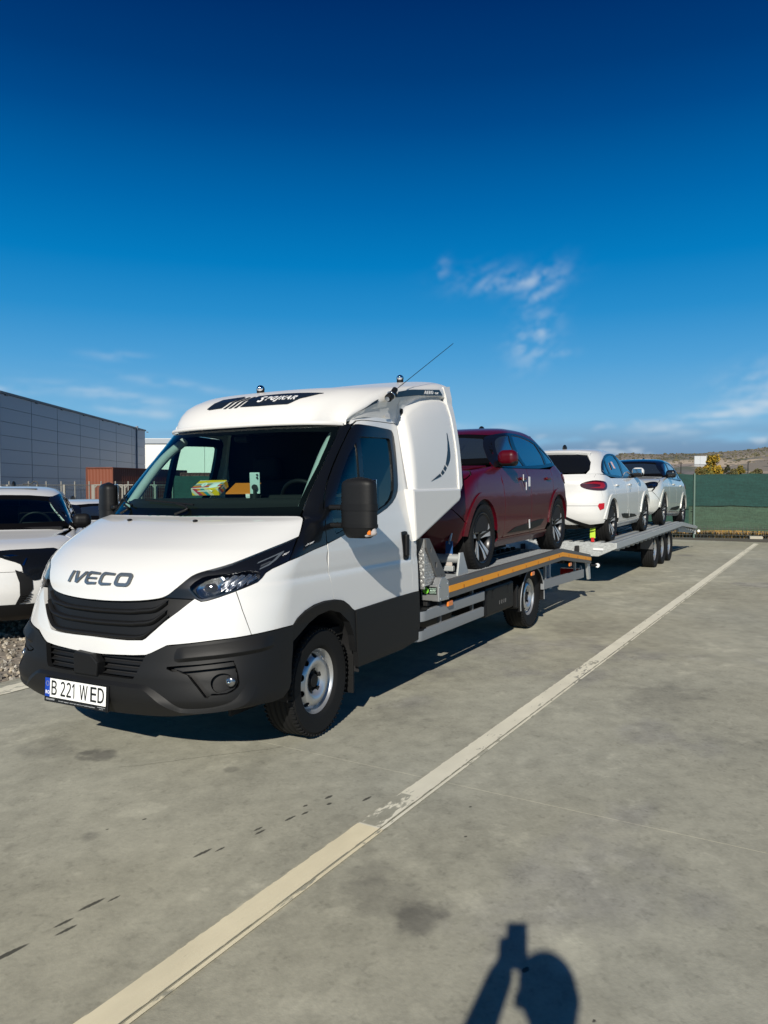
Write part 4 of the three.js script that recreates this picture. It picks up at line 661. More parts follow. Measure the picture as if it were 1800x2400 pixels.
    // swoosh on the wing: one long blade and three short blocks
    mesh('stripe', patch(zP, smooth([[1.955, 2.10, 1], [1.975, 1.98], [1.98, 1.87], [1.955, 1.81], [1.90, 1.757, 1], [1.865, 1.776, 1], [1.91, 1.86], [1.94, 1.96]], 3), { off: 0.003, depth: 0.002, h: 0.05, center: [1, 1.8, 0] }), mat.decal, truck);
    for (const b of [[[1.845, 1.768], [1.882, 1.745], [1.845, 1.715], [1.81, 1.735]], [[1.795, 1.728], [1.83, 1.706], [1.785, 1.682], [1.755, 1.70]], [[1.735, 1.694], [1.765, 1.674], [1.56, 1.63]]]) mesh('stripe', patch(zP, b, { off: 0.003, depth: 0.002, h: 0.05, center: [1, 1.8, 0] }), mat.decal, truck);
    mesh('notice', patch((x, y) => [x, y, s * 0.858], [[1.03, 2.13], [1.10, 2.145], [1.11, 2.118], [1.04, 2.112]], { off: 0.010, depth: 0.002, center: [1, 2.0, 0] }), std({ color: rgb(.55, .55, .55), roughness: .5 }), truck);
  });
  // name stripe across the brow
  const yRoof = (z, x) => x;
  const brow = (z, v) => { // v: distance up the brow from the header
    const i0 = clamp(v, 0, 1); const x0 = tab([[0, .30], [.15, .325], [.3, .37], [.45, .44], [.6, .53], [.75, .65], [1, .86]], i0), top = prof(x0), kf = sstep(1.25, .3, x0), bow = (cab.xAt(Math.min(Math.abs(z), .852), 2.02) - .28) * kf, xr = Math.max(x0 + (cab.xAt(Math.min(.80, ridgeZ(x0 + .25 * kf)), 2.02) - .28) * kf, x0), zR = ridgeZ(xr), yT = Math.min(ridgeT(xr), top), q = Math.abs(z) / zR;
    const shape = .22 * q * q + .78 * (1 - Math.pow(Math.max(0, 1 - Math.pow(q, 5)), 1 / 2.4)); return [x0 + bow, Math.max(top - (top - yT) * shape, 2.024), z]; };
  const B = (pts, m, nm, off) => mesh(nm, patch(brow, pts, { off, depth: 0.003, h: 0.05, center: [1.2, 1.8, 0] }), m, truck);
  B([[-.30, .28], [-.24, .52], [-.04, .56], [-.07, .5], [-.15, .27], [-.27, .25]], mat.decal, 'stripe', 0.006);
  for (const a of [-.125, -.075, -.025]) B([[a, .24], [a + .085, .52], [a + .105, .52], [a + .022, .24]], mat.decal, 'stripe', 0.006);
  B([[.03, .26], [.10, .54], [.30, .57], [.60, .60], [.50, .40], [.43, .27], [.2, .25]], mat.decal, 'stripe', 0.006);
  const BL = (t, sz, z0, v0, k) => letters(t, sz, brow, (x, y) => [z0 + x * k + y * .16, v0 + y * 2.1], { off: 0.0105, depth: 0.002, center: [1.2, 1.8, 0] });
  mesh('lettering', join([BL('S', .070, .155, .335, 1.0), BL('POJKAR', .052, .217, .36, .95)]), mat.decalWhite, truck);
  // marker lamps and the whip aerial
  for (const [x, z] of [[.70, -.05], [2.02, .48]]) { const y = prof(x) - .012; const m = mesh('roof_lamp', join([new THREE.SphereGeometry(.032, 16, 10, 0, 6.3, 0, 1.7).translate(x, y + .038, z), cyl(x, y + .02, z, .03, .035)]), mat.plastic, truck); mesh('lamp_lens', new THREE.SphereGeometry(.026, 14, 10).translate(x - .012, y + .042, z + .005), mat.chrome, m); }
  const az = .93, ax = 1.02, ay = 2.262;
  const an = mesh('aerial', join([cyl(0, 0, 0, .03, .07, 'x', 16).rotateZ(.5).translate(ax - .02, ay, az), cyl(0, 0, 0, .022, .08, 'x', 14).rotateZ(.7).translate(ax + .03, ay + .035, az), box(ax + .06, ay + .03, az - .015, .09, .06, .012, .003, 0, 0, .4), bar([ax + .05, ay + .05, az], [2.36, 2.887, .85], .0026, 6)]), mat.plastic, truck);
  mesh('mount_ring', join([new THREE.TorusGeometry(.031, .005, 8, 24).rotateY(Math.PI / 2).rotateZ(.5).translate(ax - .012, ay + .005, az), cyl(0, 0, 0, .018, .02, 'x', 14).rotateZ(.5).translate(ax - .058, ay - .02, az)]), mat.chrome, an);
}
// ---------------------------------------------------------------- door mirrors
both((s) => {
  const shell = (y0, y1, taper) => { const rowsG = []; for (let j = 0; j <= 12; j++) { const v = j / 12, y = lerp(y0, y1, v), f = taper(v); rowsG.push(Array.from({ length: 29 }, (_, i) => { const a = i / 28 * 2 * Math.PI, c = Math.cos(a), q = Math.sin(a), e = .70; return [.13 + Math.sign(c) * Math.pow(Math.abs(c), e) * .062 * f * (c < 0 ? 1.1 : .7), y, s * (1.172 + Math.sign(q) * Math.pow(Math.abs(q), e) * .122 * f)]; })); } return gridSurf(rowsG, { flip: s > 0 }); };
  const capTop = (v) => v > .72 ? Math.sqrt(Math.max(0.0004, 1 - ((v - .72) / .28) ** 2 * .99)) * .97 : .97 + .03 * (1 - v / .72);
  const m = mesh('door_mirror', join([shell(1.475, 1.645, capTop), shell(1.335, 1.475, () => 1.0)]), mat.plasticRough, truck); if (s < 0) { m.position.set(.13, 0, -1.10); m.rotation.y = -.5; m.updateMatrix(); const inn = M4(-.13, 0, 1.172); m.geometry = m.geometry.clone().applyMatrix4(inn); }
  const sh = (g) => s < 0 ? g.applyMatrix4(M4(-.13, 0, 1.172)) : g;
  mesh('mirror_band', sh(join([shell(1.432, 1.472, (v) => 1.05), shell(1.325, 1.345, (v) => 1.04)])), mat.plastic, m);
  mesh('mirror_foot', sh(join([shell(1.258, 1.328, (v) => .62 + .38 * Math.pow(v, .6))])), mat.plastic, m);
  for (const y of [1.452, 1.336]) mesh('mirror_arm', sh(box(.14, y, s * 1.03, .07, .035, .17, .014)), mat.plastic, m);
  mesh('indicator', sh(new RoundedBoxGeometry(.05, .056, .085, 3, .018).rotateY(s * .35).rotateX(s * -.25).translate(.115, 1.296, s * 1.255)), std({ color: rgb(.40, .37, .36), roughness: .2 }), m);
  mesh('indicator_bulb', sh(box(.092, 1.295, s * 1.262, .02, .03, .025, .005)), mat.amber, m);
  mesh('mirror_glass', sh(box(.176, 1.50, s * 1.172, .006, .26, .2, .004)), mat.chrome, m);
});
// ---------------------------------------------------------------- running gear and bed
truckWheel(truck, 0.0, 0.343, 0.835, 1, 0.05); truckWheel(truck, 0.0, 0.343, -0.835, -1, 0.05);
truckWheel(truck, 4.265, 0.343, 0.835, 1); truckWheel(truck, 4.265, 0.343, -0.835, -1);
mesh('chassis', join([...[-.42, .42].map((z) => box(3.7, .56, z, 5.6, .17, .07, .01)), box(4.265, .36, 0, .16, .14, 1.5, .04), box(0, .36, 0, .14, .12, 1.5, .03), box(.3, .5, 0, 1.3, .3, .9, .05), ...[1.6, 2.2, 3.2, 3.9, 4.8, 5.6].map((x) => box(x, .64, 0, .07, .07, 1.9, .01)), box(2.7, .45, -.75, 1.2, .35, .4, .06), bar([1.0, .42, 0], [4.2, .36, 0], .045)]), mat.frame, truck);
mesh('tank', cyl(2.0, .45, .6, .2, .8, 'x', 24), mat.frame, truck);
{
  const top = (x) => x < 5.15 ? lerp(.803, .826, (x - 1.74) / 3.41) : lerp(.826, .643, (x - 5.15) / 1.41);
  const bot = (x) => x < 5.15 ? lerp(.661, .69, (x - 1.74) / 3.41) : lerp(.69, .525, (x - 5.15) / 1.41);
  const zO = 1.06;
  both((s) => {
    const z0 = s > 0 ? zO - .05 : -zO;
    const rail = extrude([[1.735, bot(1.735)], [5.15, bot(5.15)], [6.56, bot(6.56)], [6.575, top(6.56) - .04], [6.54, top(6.54)], [5.15, top(5.15)], [1.735, top(1.735)]], .05, 0.003).translate(0, 0, z0);
    const r = mesh('side_rail', rail, mat.aluDark, truck);
    const m = (x, f) => [x, lerp(bot(x), top(x), f), s * zO];
    const strip = (x0, x1) => patch((x, f) => m(x, f), [[x0, .32], [x1, .32], [x1, .70], [x0, .70]], { off: .006, depth: .006, h: .3, center: [3.5, .7, 0] });
    for (const [a, b] of [[1.745, 2.9], [2.9, 4.05], [4.05, 5.148], [5.152, 6.565]]) mesh('reflector_strip', strip(a, b), mat.orange, r);
    for (let x = 2.05; x < 6.5; x += .42) mesh('strip_clip', box(...m(x, .47).slice(0, 2), s * (zO + .010), .012, .022, .004, .001), std({ color: rgb(.35, .11, .01), roughness: .5 }), r);
    // corner plate at the front of the rail, with the firm's sticker on its front
    const c = mesh('corner_plate', join([extrude([[1.545, .66], [1.74, .655], [1.735, .80], [1.66, .842], [1.60, .842], [1.545, .785]], .055, .003).translate(0, 0, s > 0 ? zO - .052 : -zO - .003), box(1.541, .725, s * .985, .008, .128, .155, .002)]), mat.alu, truck);
    for (const [x, y] of [[1.565, .77], [1.715, .785], [1.57, .675], [1.72, .675]]) mesh('rivet', new THREE.SphereGeometry(.007, 8, 6).translate(x, y, s * (zO + .006)), mat.chrome, c);
    if (s > 0) mesh('sticker', new THREE.PlaneGeometry(.128, .062).rotateY(-Math.PI / 2).translate(1.5355, .742, .985), std({ map: canvasTex(512, 248, (g, w, h) => { g.fillStyle = '#05140c'; g.fillRect(0, 0, w, h); g.fillStyle = '#8fe04a'; g.beginPath(); g.arc(118, 124, 104, 0, 7); g.fill(); g.fillStyle = '#2f9a3c'; g.beginPath(); g.arc(118, 124, 78, 0, 7); g.fill(); g.fillStyle = '#8fe04a'; g.beginPath(); g.arc(118, 124, 66, 0, 7); g.fill(); g.fillStyle = '#06301a'; g.fillRect(92, 84, 52, 66); g.fillStyle = '#8fe04a'; g.fillRect(110, 104, 16, 46); g.fillStyle = '#d9f5e2'; g.textAlign = 'center'; g.font = 'bold 40px sans-serif'; let q = 9; const rn = () => (q = (q * 16807) % 2147483647) / 2147483647; const smudge = (x, x1, y, hh) => { while (x < x1) { const ww = 14 + rn() * 12; g.fillRect(x, y, 6, hh); g.fillRect(x, y + (rn() < .5 ? 0 : hh * .42), ww, 6); x += ww + 6; } }; smudge(256, 488, 38, 34); g.font = 'bold 76px sans-serif'; g.fillText('AUTO', 372, 140); smudge(256, 488, 158, 32); g.fillRect(250, 208, 240, 5); }), roughness: .35 }), c);
    // bulkhead gusset: grey flange with holes, chequer plate web
    const hole = (x, y, w, h) => [[x - w, y - h], [x + w, y - h], [x + w, y + h], [x - w, y + h]];
    const gus = mesh('gusset', extrude([[1.43, 1.168], [1.492, 1.168], [1.81, .838], [1.67, .795], [1.44, 1.10]], .012, .002, [hole(1.515, 1.075, .012, .022), hole(1.615, .945, .018, .024), hole(1.725, .845, .022, .008)]).translate(0, 0, s > 0 ? .995 : -1.007), mat.aluDark, truck);
    // chequer plate web behind the flange
    const web = mesh('chequer_web', extrude([[1.432, 1.105], [1.665, .797], [1.432, .79]], .006, .001).translate(0, 0, s > 0 ? .985 : -.991), mat.alu, truck);
    mesh('chequer_tread', chequer((a, b) => [1.445 + a, .80 + b, s * .993], .22, .30, 0.024, (a, b) => b < .29 - a * 1.34, [0, 0, s]), mat.alu, web);
    // under-run guards with rounded front ends
    const L = [[.523, .61, 1.50, 2.63, 1.255], [.375, .462, 1.49, 2.61, 1.20]];
    for (const [y0, y1, x0, x1, xf] of L) {
      const path = []; const zz = 1.03, rC = .12;
      path.push([x1, zz]); path.push([x0, zz]); path.push([xf + rC, zz]);
      for (let k = 1; k <= 8; k++) { const a = k / 8 * Math.PI / 2; path.push([xf + rC - Math.sin(a) * rC, zz - rC + Math.cos(a) * rC]); }
      path.push([xf + .004, zz - rC - .06]);
      const g = gridSurf([[y0, -.004], [y0 + .006, 0], [y1 - .006, 0], [y1, -.004], [y1, -.03]].map(([y, d]) => path.map(([x, z]) => [x, y, s * (z + d)])), { flip: s < 0 });
      const gu = mesh('side_guard', join([g, gridSurf([[y0, -.004], [y0, -.03]].map(([y, d]) => path.map(([x, z]) => [x, y, s * (z + d)])), { flip: s > 0 })]), mat.guard, truck);
      mesh('guard_cap', extrude([...path.slice(2).map(([x, z]) => [x, s * z]), [xf + .20, s * (zz - .18)], [xf + .20, s * (zz - .012)]], .012, .001).rotateX(Math.PI / 2).translate(0, y1 + .006, 0), mat.plastic, gu);
    }
    for (const x of [1.72, 2.42]) mesh('guard_post', box(x, .52, s * .985, .03, .30, .03, .004), mat.aluDark, truck);
    // tool box
    const tb = mesh('tool_box', new RoundedBoxGeometry(.81, .285, .40, 3, .03).translate(3.13, .477, s * .80), mat.plastic, truck);
    for (const x of [2.93, 3.36]) mesh('latch', box(x, .545, s * 1.003, .045, .09, .014, .006), mat.plasticRough, tb);
    mesh('box_lid', box(3.13, .477, s * 1.0, .74, .235, .01, .004), mat.plastic, tb);
    for (const [x, w] of [[3.10, .012], [3.16, .02], [3.22, .012], [3.27, .02]]) mesh('box_mark', box(x, .44, s * 1.006, w, .04, .003, 0, 0, 0, -.2), mat.aluDark, tb);
    // rear mudguard: a curved shell with a thin bright edge
    const arcP = (r, k) => { const a = lerp(-.16, Math.PI + .10, k / 22); return [4.19 - Math.cos(a) * r * 1.12, .315 + Math.sin(a) * r]; };
    const rows3 = [.66, .99].map((z) => Array.from({ length: 23 }, (_, k) => [...arcP(.375, k), s * z]));
    const mg = mesh('mudguard', join([gridSurf(rows3, { flip: s > 0 }), gridSurf(rows3.map((r) => r.map(([x, y, z]) => [x, y - .012, z])), { flip: s < 0 }), box(3.70, .42, s * .90, .05, .26, .18, .02)]), mat.plastic, truck);
    mesh('mudguard_edge', tube(Array.from({ length: 23 }, (_, k) => [...arcP(.375, k), s * .993]), .007, 44, 6), mat.guard, mg);
    // rear guard bar with its hangers, marker lamps, tail post
    mesh('rear_guard', extrude([[4.575, .395], [4.575, .492], [6.40, .449], [6.40, .345]], .035, .004).translate(0, 0, s > 0 ? .965 : -1.0), mat.guard, truck);
    for (const x of [4.78, 6.12]) mesh('guard_hanger', box(x, .56, s * .95, .045, .22, .03, .004), mat.guard, truck);
    for (const [x, y] of [[1.80, .607], [4.02, .635], [5.55, .598]]) mesh('side_marker', join([new RoundedBoxGeometry(.10, .045, .022, 3, .01).translate(x, y, s * 1.045)]), mat.amber, truck);
    const tp = mesh('tail_post', join([extrude([[6.47, .55], [6.60, .56], [6.66, .30], [6.58, .30]], .03, .003).translate(0, 0, s > 0 ? 1.0 : -1.03), extrude([[6.33, .33], [6.40, .50], [6.52, .33]], .02, .002).translate(0, 0, s > 0 ? .95 : -.97)]), mat.galv, truck);
    mesh('tail_lamp', box(6.5, .40, s * .8, .06, .1, .3, .01), std({ color: rgb(.25, .01, .01), roughness: .2 }), tp);
    mesh('marker_arm', join([bar([6.6, .49, s * 1.0], [6.83, .475, s * 1.08], .014), cyl(6.85, .472, s * 1.09, .034, .05, 'x', 18)]), mat.rubber, tp);
    mesh('marker_lens', cyl(6.822, .472, s * 1.09, .031, .012, 'x', 18), std({ color: rgb(.85, .85, .85), roughness: .3 }), tp);
  });
  // bulkhead across the front of the bed
  mesh('bulkhead', join([box(1.437, .93, 0, .012, .33, 1.98, .002), extrude([[1.43, 1.10], [1.43, 1.168], [1.49, 1.168], [1.50, 1.10]], 1.98, .003).translate(0, 0, -.99)]), mat.alu, truck);
  mesh('bulkhead_tread', chequer((a, b) => [1.4295, .78 + b, -.98 + a], 1.96, .32, 0.03, () => true, [-1, 0, 0]), mat.alu, truck);
  // deck planks laid across the bed
  const planks = []; let x = 1.60;
  while (x < 6.5) { const w = .205, xm = x + w / 2, y = top(xm) - .035, tilt = xm < 5.15 ? Math.atan((.826 - .803) / 3.41) : -Math.atan(.183 / 1.41); const pl = new THREE.Mesh(deckPlank, mat.guard); pl.name = 'deck_plank'; pl.position.set(xm, y, 0); pl.rotation.z = tilt; pl.castShadow = pl.receiveShadow = true; truck.add(pl); x += .215; }
  // wheel stop: galvanised tube on two brackets, winch rail
  const ws = mesh('wheel_stop', join([cyl(2.36, .93, .60, .042, .62, 'z', 20), cyl(2.36, .93, .60, .047, .04, 'z', 20), cyl(2.36, .93, -.60, .042, .62, 'z', 20)]), mat.galv, truck);
  for (const z of [.9, -.9, .3, -.3]) mesh('stop_bracket', extrude([[2.27, .775], [2.52, .785], [2.40, .985], [2.33, .985]], .014, .002).translate(0, 0, z), mat.galv, ws);
  mesh('lashing_rail', join([box(4.4, .815, .55, 1.2, .03, .06, .006), ...Array.from({ length: 6 }, (_, i) => cyl(3.95 + i * .17, .84, .55, .022, .05, 'z', 12)), bar([3.7, .83, .35], [5.2, .84, .3], .018), bar([3.4, .82, .62], [4.6, .84, .66], .012)]), mat.frame, truck);
}
// ---------------------------------------------------------------- passenger cars (x to the rear from the front axle, y up from the road, z to the left flank)
function alloyRim(R, w, kind) {
  const o = w * .5, g = [lathe([[R - .012, -o], [R - .03, -o + .04], [R - .03, o - .05], [R - .014, o - .02], [R - .01, o - .004], [R, o], [R + .003, o + .004], [R - .004, o + .006], [R - .014, o - .006]], 44), cyl(0, 0, -o * .2, R * .62, .02, 'z', 32)];
  const faces = [];
  for (let k = 0; k < 5; k++) {
    const a = k / 5 * 2 * Math.PI + .31, rot = (p) => p.map(([x, y]) => [x * Math.cos(a) - y * Math.sin(a), x * Math.sin(a) + y * Math.cos(a)]);
    const dish = (x, y) => [x, y, o - .012 - .05 * (1 - clamp(Math.hypot(x, y) / R, 0, 1)) ** 1.5];
    g.push(patch(dish, rot([[.025, -.03], [.025, .03], [R * .55, .036], [R - .012, .07], [R - .012, -.07], [R * .55, -.036]]), { depth: .035, h: .08, center: [0, 0, -5] }));
    faces.push(patch(dish, rot([[R * .16, .016], [R * .5, .034], [R - .012, .070], [R - .012, .012], [R * .55, .008]]), { off: .004, depth: .004, h: .1, center: [0, 0, -5] }), patch(dish, rot([[R - .012, -.022], [R - .012, -.072], [R * .52, -.038], [R * .22, -.026], [R * .60, -.016]]), { off: .004, depth: .004, h: .1, center: [0, 0, -5] }));
  }
  g.push(cyl(0, 0, o - .052, .034, .03, 'z', 20));
  return { rim: join(g), face: join(faces) };
}
const carTyre = (() => { const R = .334, w = .215, r = .247, prof = [[r - .01, -w * .4], [r + .01, -w * .46], [(R + r) / 2, -w * .5], [R - .03, -w * .5], [R - .008, -w * .45], [R, -w * .38]]; for (const c of [-.2, 0, .2]) prof.push([R, w * (c - .03)], [R - .007, w * (c - .024)], [R - .007, w * (c + .024)], [R, w * (c + .03)]); prof.push([R, w * .38], [R - .008, w * .45], [R - .03, w * .5], [(R + r) / 2, w * .5], [r + .01, w * .46], [r - .01, w * .4]); const g = [lathe(prof, 48)]; for (let i = 0; i < 48; i++) for (const s of [-1, 1]) g.push(new THREE.BoxGeometry(.012, .006, w * .15).applyMatrix4(M4(0, R - .0035, s * w * .40, .22 * s, 0, 0)).applyMatrix4(M4(0, 0, 0, 0, 0, (i + (s > 0 ? .5 : 0)) / 48 * 2 * Math.PI))); return join(g); })();
const carRim = alloyRim(.247, .19);
const rimDark = std({ color: rgb(.012, .012, .014), roughness: .3, metalness: .3 }), rimFace = std({ color: rgb(.55, .56, .58), roughness: .35, metalness: .5 });
function carWheel(parent, x, z, s) { const w = new THREE.Group(); w.name = 'wheel'; w.position.set(x, .334, s * z); if (s < 0) w.rotation.y = Math.PI; parent.add(w); mesh('tyre', carTyre, mat.rubber, w); mesh('rim', carRim.rim, rimDark, w); mesh('spoke_faces', carRim.face, rimFace, w); mesh('brake_disc', cyl(0, 0, -.02, .14, .02, 'z', 28), mat.steelWheel, w); }

// rows: y, front x, half width, end of front rounding, power, rear x, start of rear rounding, power
const crossRows = [
  [.20, -.66, .80, -.10, 2.3, 3.10, 2.80, 2.4], [.28, -.80, .865, -.16, 2.4, 3.21, 2.82, 2.5], [.40, -.865, .89, -.20, 2.5, 3.29, 2.85, 2.6], [.52, -.885, .897, -.22, 2.5, 3.315, 2.86, 2.6], [.64, -.875, .90, -.22, 2.4, 3.31, 2.86, 2.6], [.74, -.85, .897, -.20, 2.35, 3.29, 2.85, 2.6], [.82, -.80, .888, -.14, 2.3, 3.28, 2.84, 2.6], [.89, -.70, .876, -.04, 2.3, 3.28, 2.84, 2.6],
  [.945, -.52, .862, .10, 2.4, 3.285, 2.82, 2.6], [.985, -.26, .848, .26, 2.5, 3.28, 2.80, 2.6], [1.02, .06, .835, .45, 2.7, 3.25, 2.76, 2.6], [1.05, .30, .82, .60, 2.9, 3.22, 2.72, 2.6], [1.10, .40, .795, .75, 2.9, 3.16, 2.66, 2.6], [1.20, .58, .752, .98, 2.9, 3.06, 2.55, 2.6], [1.30, .78, .708, 1.2, 2.9, 2.95, 2.40, 2.5], [1.38, .95, .668, 1.38, 2.8, 2.86, 2.28, 2.4], [1.44, 1.10, .628, 1.50, 2.6, 2.78, 2.20, 2.3], [1.485, 1.26, .575, 1.62, 2.4, 2.66, 2.10, 2.2], [1.515, 1.45, .49, 1.75, 2.2, 2.48, 2.0, 2.1], [1.532, 1.68, .36, 1.84, 2.0, 2.24, 1.96, 2.0], [1.538, 1.86, .14, 1.9, 2, 2.0, 1.94, 2]];
const vanRows = crossRows.map((r) => r.slice()).map((r) => { const y = r[0]; if (y > 1.0) { const k = (y - 1.0) / .54, ny = 1.02 + k * .68; return [ny, r[1] - .04 + k * -.1, Math.min(.86, r[2] + .05 * k + .03), r[3], r[4] + .4, 3.30 - .12 * k * k, 3.1 - .3 * k * k, 2.8]; } return [y, r[1], r[2] + .01, r[3] - .05, r[4], r[5], r[6], r[7]]; });
const sedanRows = crossRows.map((r) => { const y = r[0]; if (y > .9) { const k = (y - .9) / .638; return [.90 + k * .50, r[1], r[2], r[3], r[4], r[5] - .1, r[6] - .1, r[7]]; } return r.slice(); });

function buildCar(o) {
  const hull = makeHull(o.rows), C = [1.3, .75, 0], root = thing('parked_car', o.label, o.category ?? 'car'); root.name = numbered(o.name ?? 'parked_car');
  const P = o.paint, ax = 2.588, yw = .334, body = mesh('body', new THREE.BufferGeometry(), P, root);
  const fl = (pts, s, n = 6) => { const out = []; pts.forEach((p, i) => { const q = pts[(i + 1) % pts.length]; for (let k = 0; k < n; k++) { const x = lerp(p[0], q[0], k / n), y = lerp(p[1], q[1], k / n); out.push([s * hull.toT(x, y), y]); } }); return out; };
  const dn = (L, n = 6) => { const out = []; for (let i = 0; i < L.length - 1; i++) for (let k = 0; k < n; k++) { const x = lerp(L[i][0], L[i + 1][0], k / n), y = lerp(L[i][1], L[i + 1][1], k / n); out.push([hull.toT(x, y), y]); } const e = L[L.length - 1]; out.push([hull.toT(e[0], e[1]), e[1]]); return out; };
  const side = (name, pts, s, m, opt = {}, parent = root) => mesh(name, patch(hull.S, fl(pts, s, opt.n ?? 5), { center: C, h: .09, depth: .012, ...opt }), m, parent);
  const arch = (cx, r, a0, a1, n = 26) => Array.from({ length: n + 1 }, (_, i) => { const a = lerp(a0, a1, i / n); return [cx - Math.cos(a) * r, yw + Math.sin(a) * r * 1.02]; });
  const R = .385, sillY = .26, belt = o.belt ?? 1.03, D2R = Math.PI / 180;
  const topY = o.rows[o.rows.length - 1][0];
  // dark shell behind every joint, and what is under the car
  const ring = (y) => { const out = []; for (let i = 0; i <= 72; i++) { const t = -3 + 6 * i / 72, p = hull.S(t, y); const c = [1.25, p[1], 0]; out.push([lerp(p[0], c[0], .022), p[1] - .006, p[2] * .978]); } return out; };
  const ys = []; for (let y = .42; y < belt - .02; y += .1) ys.push(y); ys.push(belt - .02);
  body.geometry = join([gridSurf([.40, ...ys].map(ring), { flip: true })]); body.material = mat.dark; body.name = 'inner_shell';
  mesh('underbody', join([box(1.25, .30, 0, 3.3, .16, 1.1, .04), box(1.3, .30, 0, 1.6, .12, 1.5, .04), bar([0, .33, -.7], [0, .33, .7], .05), bar([ax, .33, -.7], [ax, .33, .7], .05), box(1.3, .62, 0, 2.6, .2, 1.3, .05)]), mat.frame, root);
  for (const s of [1, -1]) for (const x of [0, ax]) { carWheel(root, x, .79, s); const rg = [[], []]; for (let i = 0; i <= 14; i++) { const a = i / 14 * Math.PI; rg[0].push([x - Math.cos(a) * .40, .36 + Math.sin(a) * .40, s * .55]); rg[1].push([x - Math.cos(a) * .40, .36 + Math.sin(a) * .40, s * .84]); } mesh('wheel_liner', join([gridSurf(rg, { flip: s < 0 }), box(x, .5, s * .54, .8, .5, .02, 0)]), mat.dark, root); }
  const W = { panes: o.win.panes.map((p) => smooth(p, 4)), outer: [] }; { const q = o.win.outer, n = q.length; q.forEach((p, i) => { W.outer.push(p); const nx = q[(i + 1) % n], pv = q[(i + n - 1) % n], nn = q[(i + 2) % n]; if (i > 10) return; for (let k = 1; k < 4; k++) { const t = k / 4, c = [0, 1].map((d) => { const m1 = i ? (nx[d] - pv[d]) / 2 : nx[d] - p[d], m2 = (nn[d] - p[d]) / 2; return (2 * t ** 3 - 3 * t * t + 1) * p[d] + (t ** 3 - 2 * t * t + t) * m1 + (-2 * t ** 3 + 3 * t * t) * nx[d] + (t ** 3 - t * t) * m2; }); W.outer.push([c[0], c[1], p[2] && nx[2] ? 1 : 0, p[3] && nx[3] ? 1 : 0]); } }); }
  for (const s of [1, -1]) {
    // front wing, doors, rear quarter
    side('front_wing', [[-.62, .70], [-.40, .868], [.05, 1.0], [.42, belt + .009], [.50, belt + .012], [.522, belt], [.60, .95], [.62, .6], [.60, .32], [.50, sillY], ...arch(0, R, 170 * D2R, 12 * D2R).map(([x, y]) => [x, y]), [-.40, .5], [-.55, .62]], s, P, { n: 3 });
    const d1 = side('front_door', [[.525, belt], [.605, .95], [.625, .6], [.605, .30], [1.48, .30], [1.50, .6], [1.51, belt - .005]], s, P), d2 = side('rear_door', [[1.518, belt - .005], [1.508, .6], [1.488, .30], [2.08, .30], [2.16, .40], [2.20, .5], [2.30, .66], [2.40, .80], [2.46, belt + .0]], s, P);
    side('rear_quarter', [[2.468, belt], [2.41, .80], [2.31, .66], [2.2, .48], ...arch(ax, R, 25 * D2R, 168 * D2R), [2.99, .34], [3.04, .6], [3.06, .85], [3.04, belt + .02], [2.95, 1.10], [2.70, belt + .05]], s, P, { n: 3 });
    side('sill', [[.45, .295], [.36, .20], [.5, .20], [2.1, .20], [2.24, .20], [2.14, .295]], s, o.lower ?? P, { off: .004 });
    for (const x of [0, ax]) side('arch_moulding', [...arch(x, R + .055, 172 * D2R, 6 * D2R), ...arch(x, R - .012, 6 * D2R, 172 * D2R)], s, o.lower ?? P, { off: .014, depth: .05, n: 1, h: .06 });
    if (o.swage) side('side_trim', [[.72, .335], [.95, .385], [1.75, .43], [1.98, .43], [1.85, .36], [1.5, .33]], s, mat.plastic, { off: .006 });
    for (const [d, x] of [[d1, 1.26], [d2, 2.22]]) { const hd = [x, belt - .13]; mesh('handle', join([new RoundedBoxGeometry(.17, .034, .03, 3, .014).translate(x, belt - .115, s * (hull.zAt(x, belt - .115) + .012))]), P, d); }
    // side glass with black surround
    const wf = side('window_frame', W.outer, s, mat.gloss, { off: .002, n: 1, holes: W.panes.map((p) => fl(p, s, 1)), depth: .02 });
    W.panes.forEach((p) => mesh('window', patch(hull.S, fl(p, s, 1), { off: -.004, depth: 0, h: .2, center: C }), o.glass, wf));
    // mirror
    const mz = hull.zAt(.72, belt + .06) + .10, mm = mesh('door_mirror', join([new RoundedBoxGeometry(.15, .165, .215, 5, .07).translate(.71, belt + .105, s * mz)]), o.mirror ?? P, root);
    mesh('mirror_foot', join([bar([.70, belt + .005, s * (mz - .12)], [.72, belt + .07, s * (mz - .01)], .026), new RoundedBoxGeometry(.14, .10, .20, 4, .045).translate(.722, belt + .065, s * mz)]), mat.plastic, mm);
    mesh('mirror_glass', box(.784, belt + .11, s * mz, .006, .11, .16, .003), mat.chrome, mm);
  }
  // nose, bonnet, tail, hatch, roof, each across the car
  const across = (name, pts, m, opt = {}, parent = root) => mesh(name, patch(hull.S, mirrorPts(pts), { center: C, h: .08, depth: .012, ...opt }), m, parent);
  const tf = (x, y) => [hull.toT(x, y), y];
  across('front_bumper', [[0, .21], tf(-.45, .21), tf(-.42, .40), tf(-.42, .5), tf(-.56, .62), tf(-.63, .70), tf(-.74, .70), [.30, .70], [0, .70]], o.lower && o.blackNose ? o.lower : P, { holes: [] });
  across('nose_panel', [[0, .705], [.30, .705], tf(-.74, .705), tf(-.635, .71), tf(-.52, .80), tf(-.42, .865), tf(-.60, .875), [.30, .84], [0, .83]], P);
  if (o.lip) across('lower_lip', [[0, .215], tf(-.45, .215), tf(-.42, .30), tf(-.46, .385), [.3, .385], [0, .385]], mat.plasticRough, { off: .01, depth: .03 });
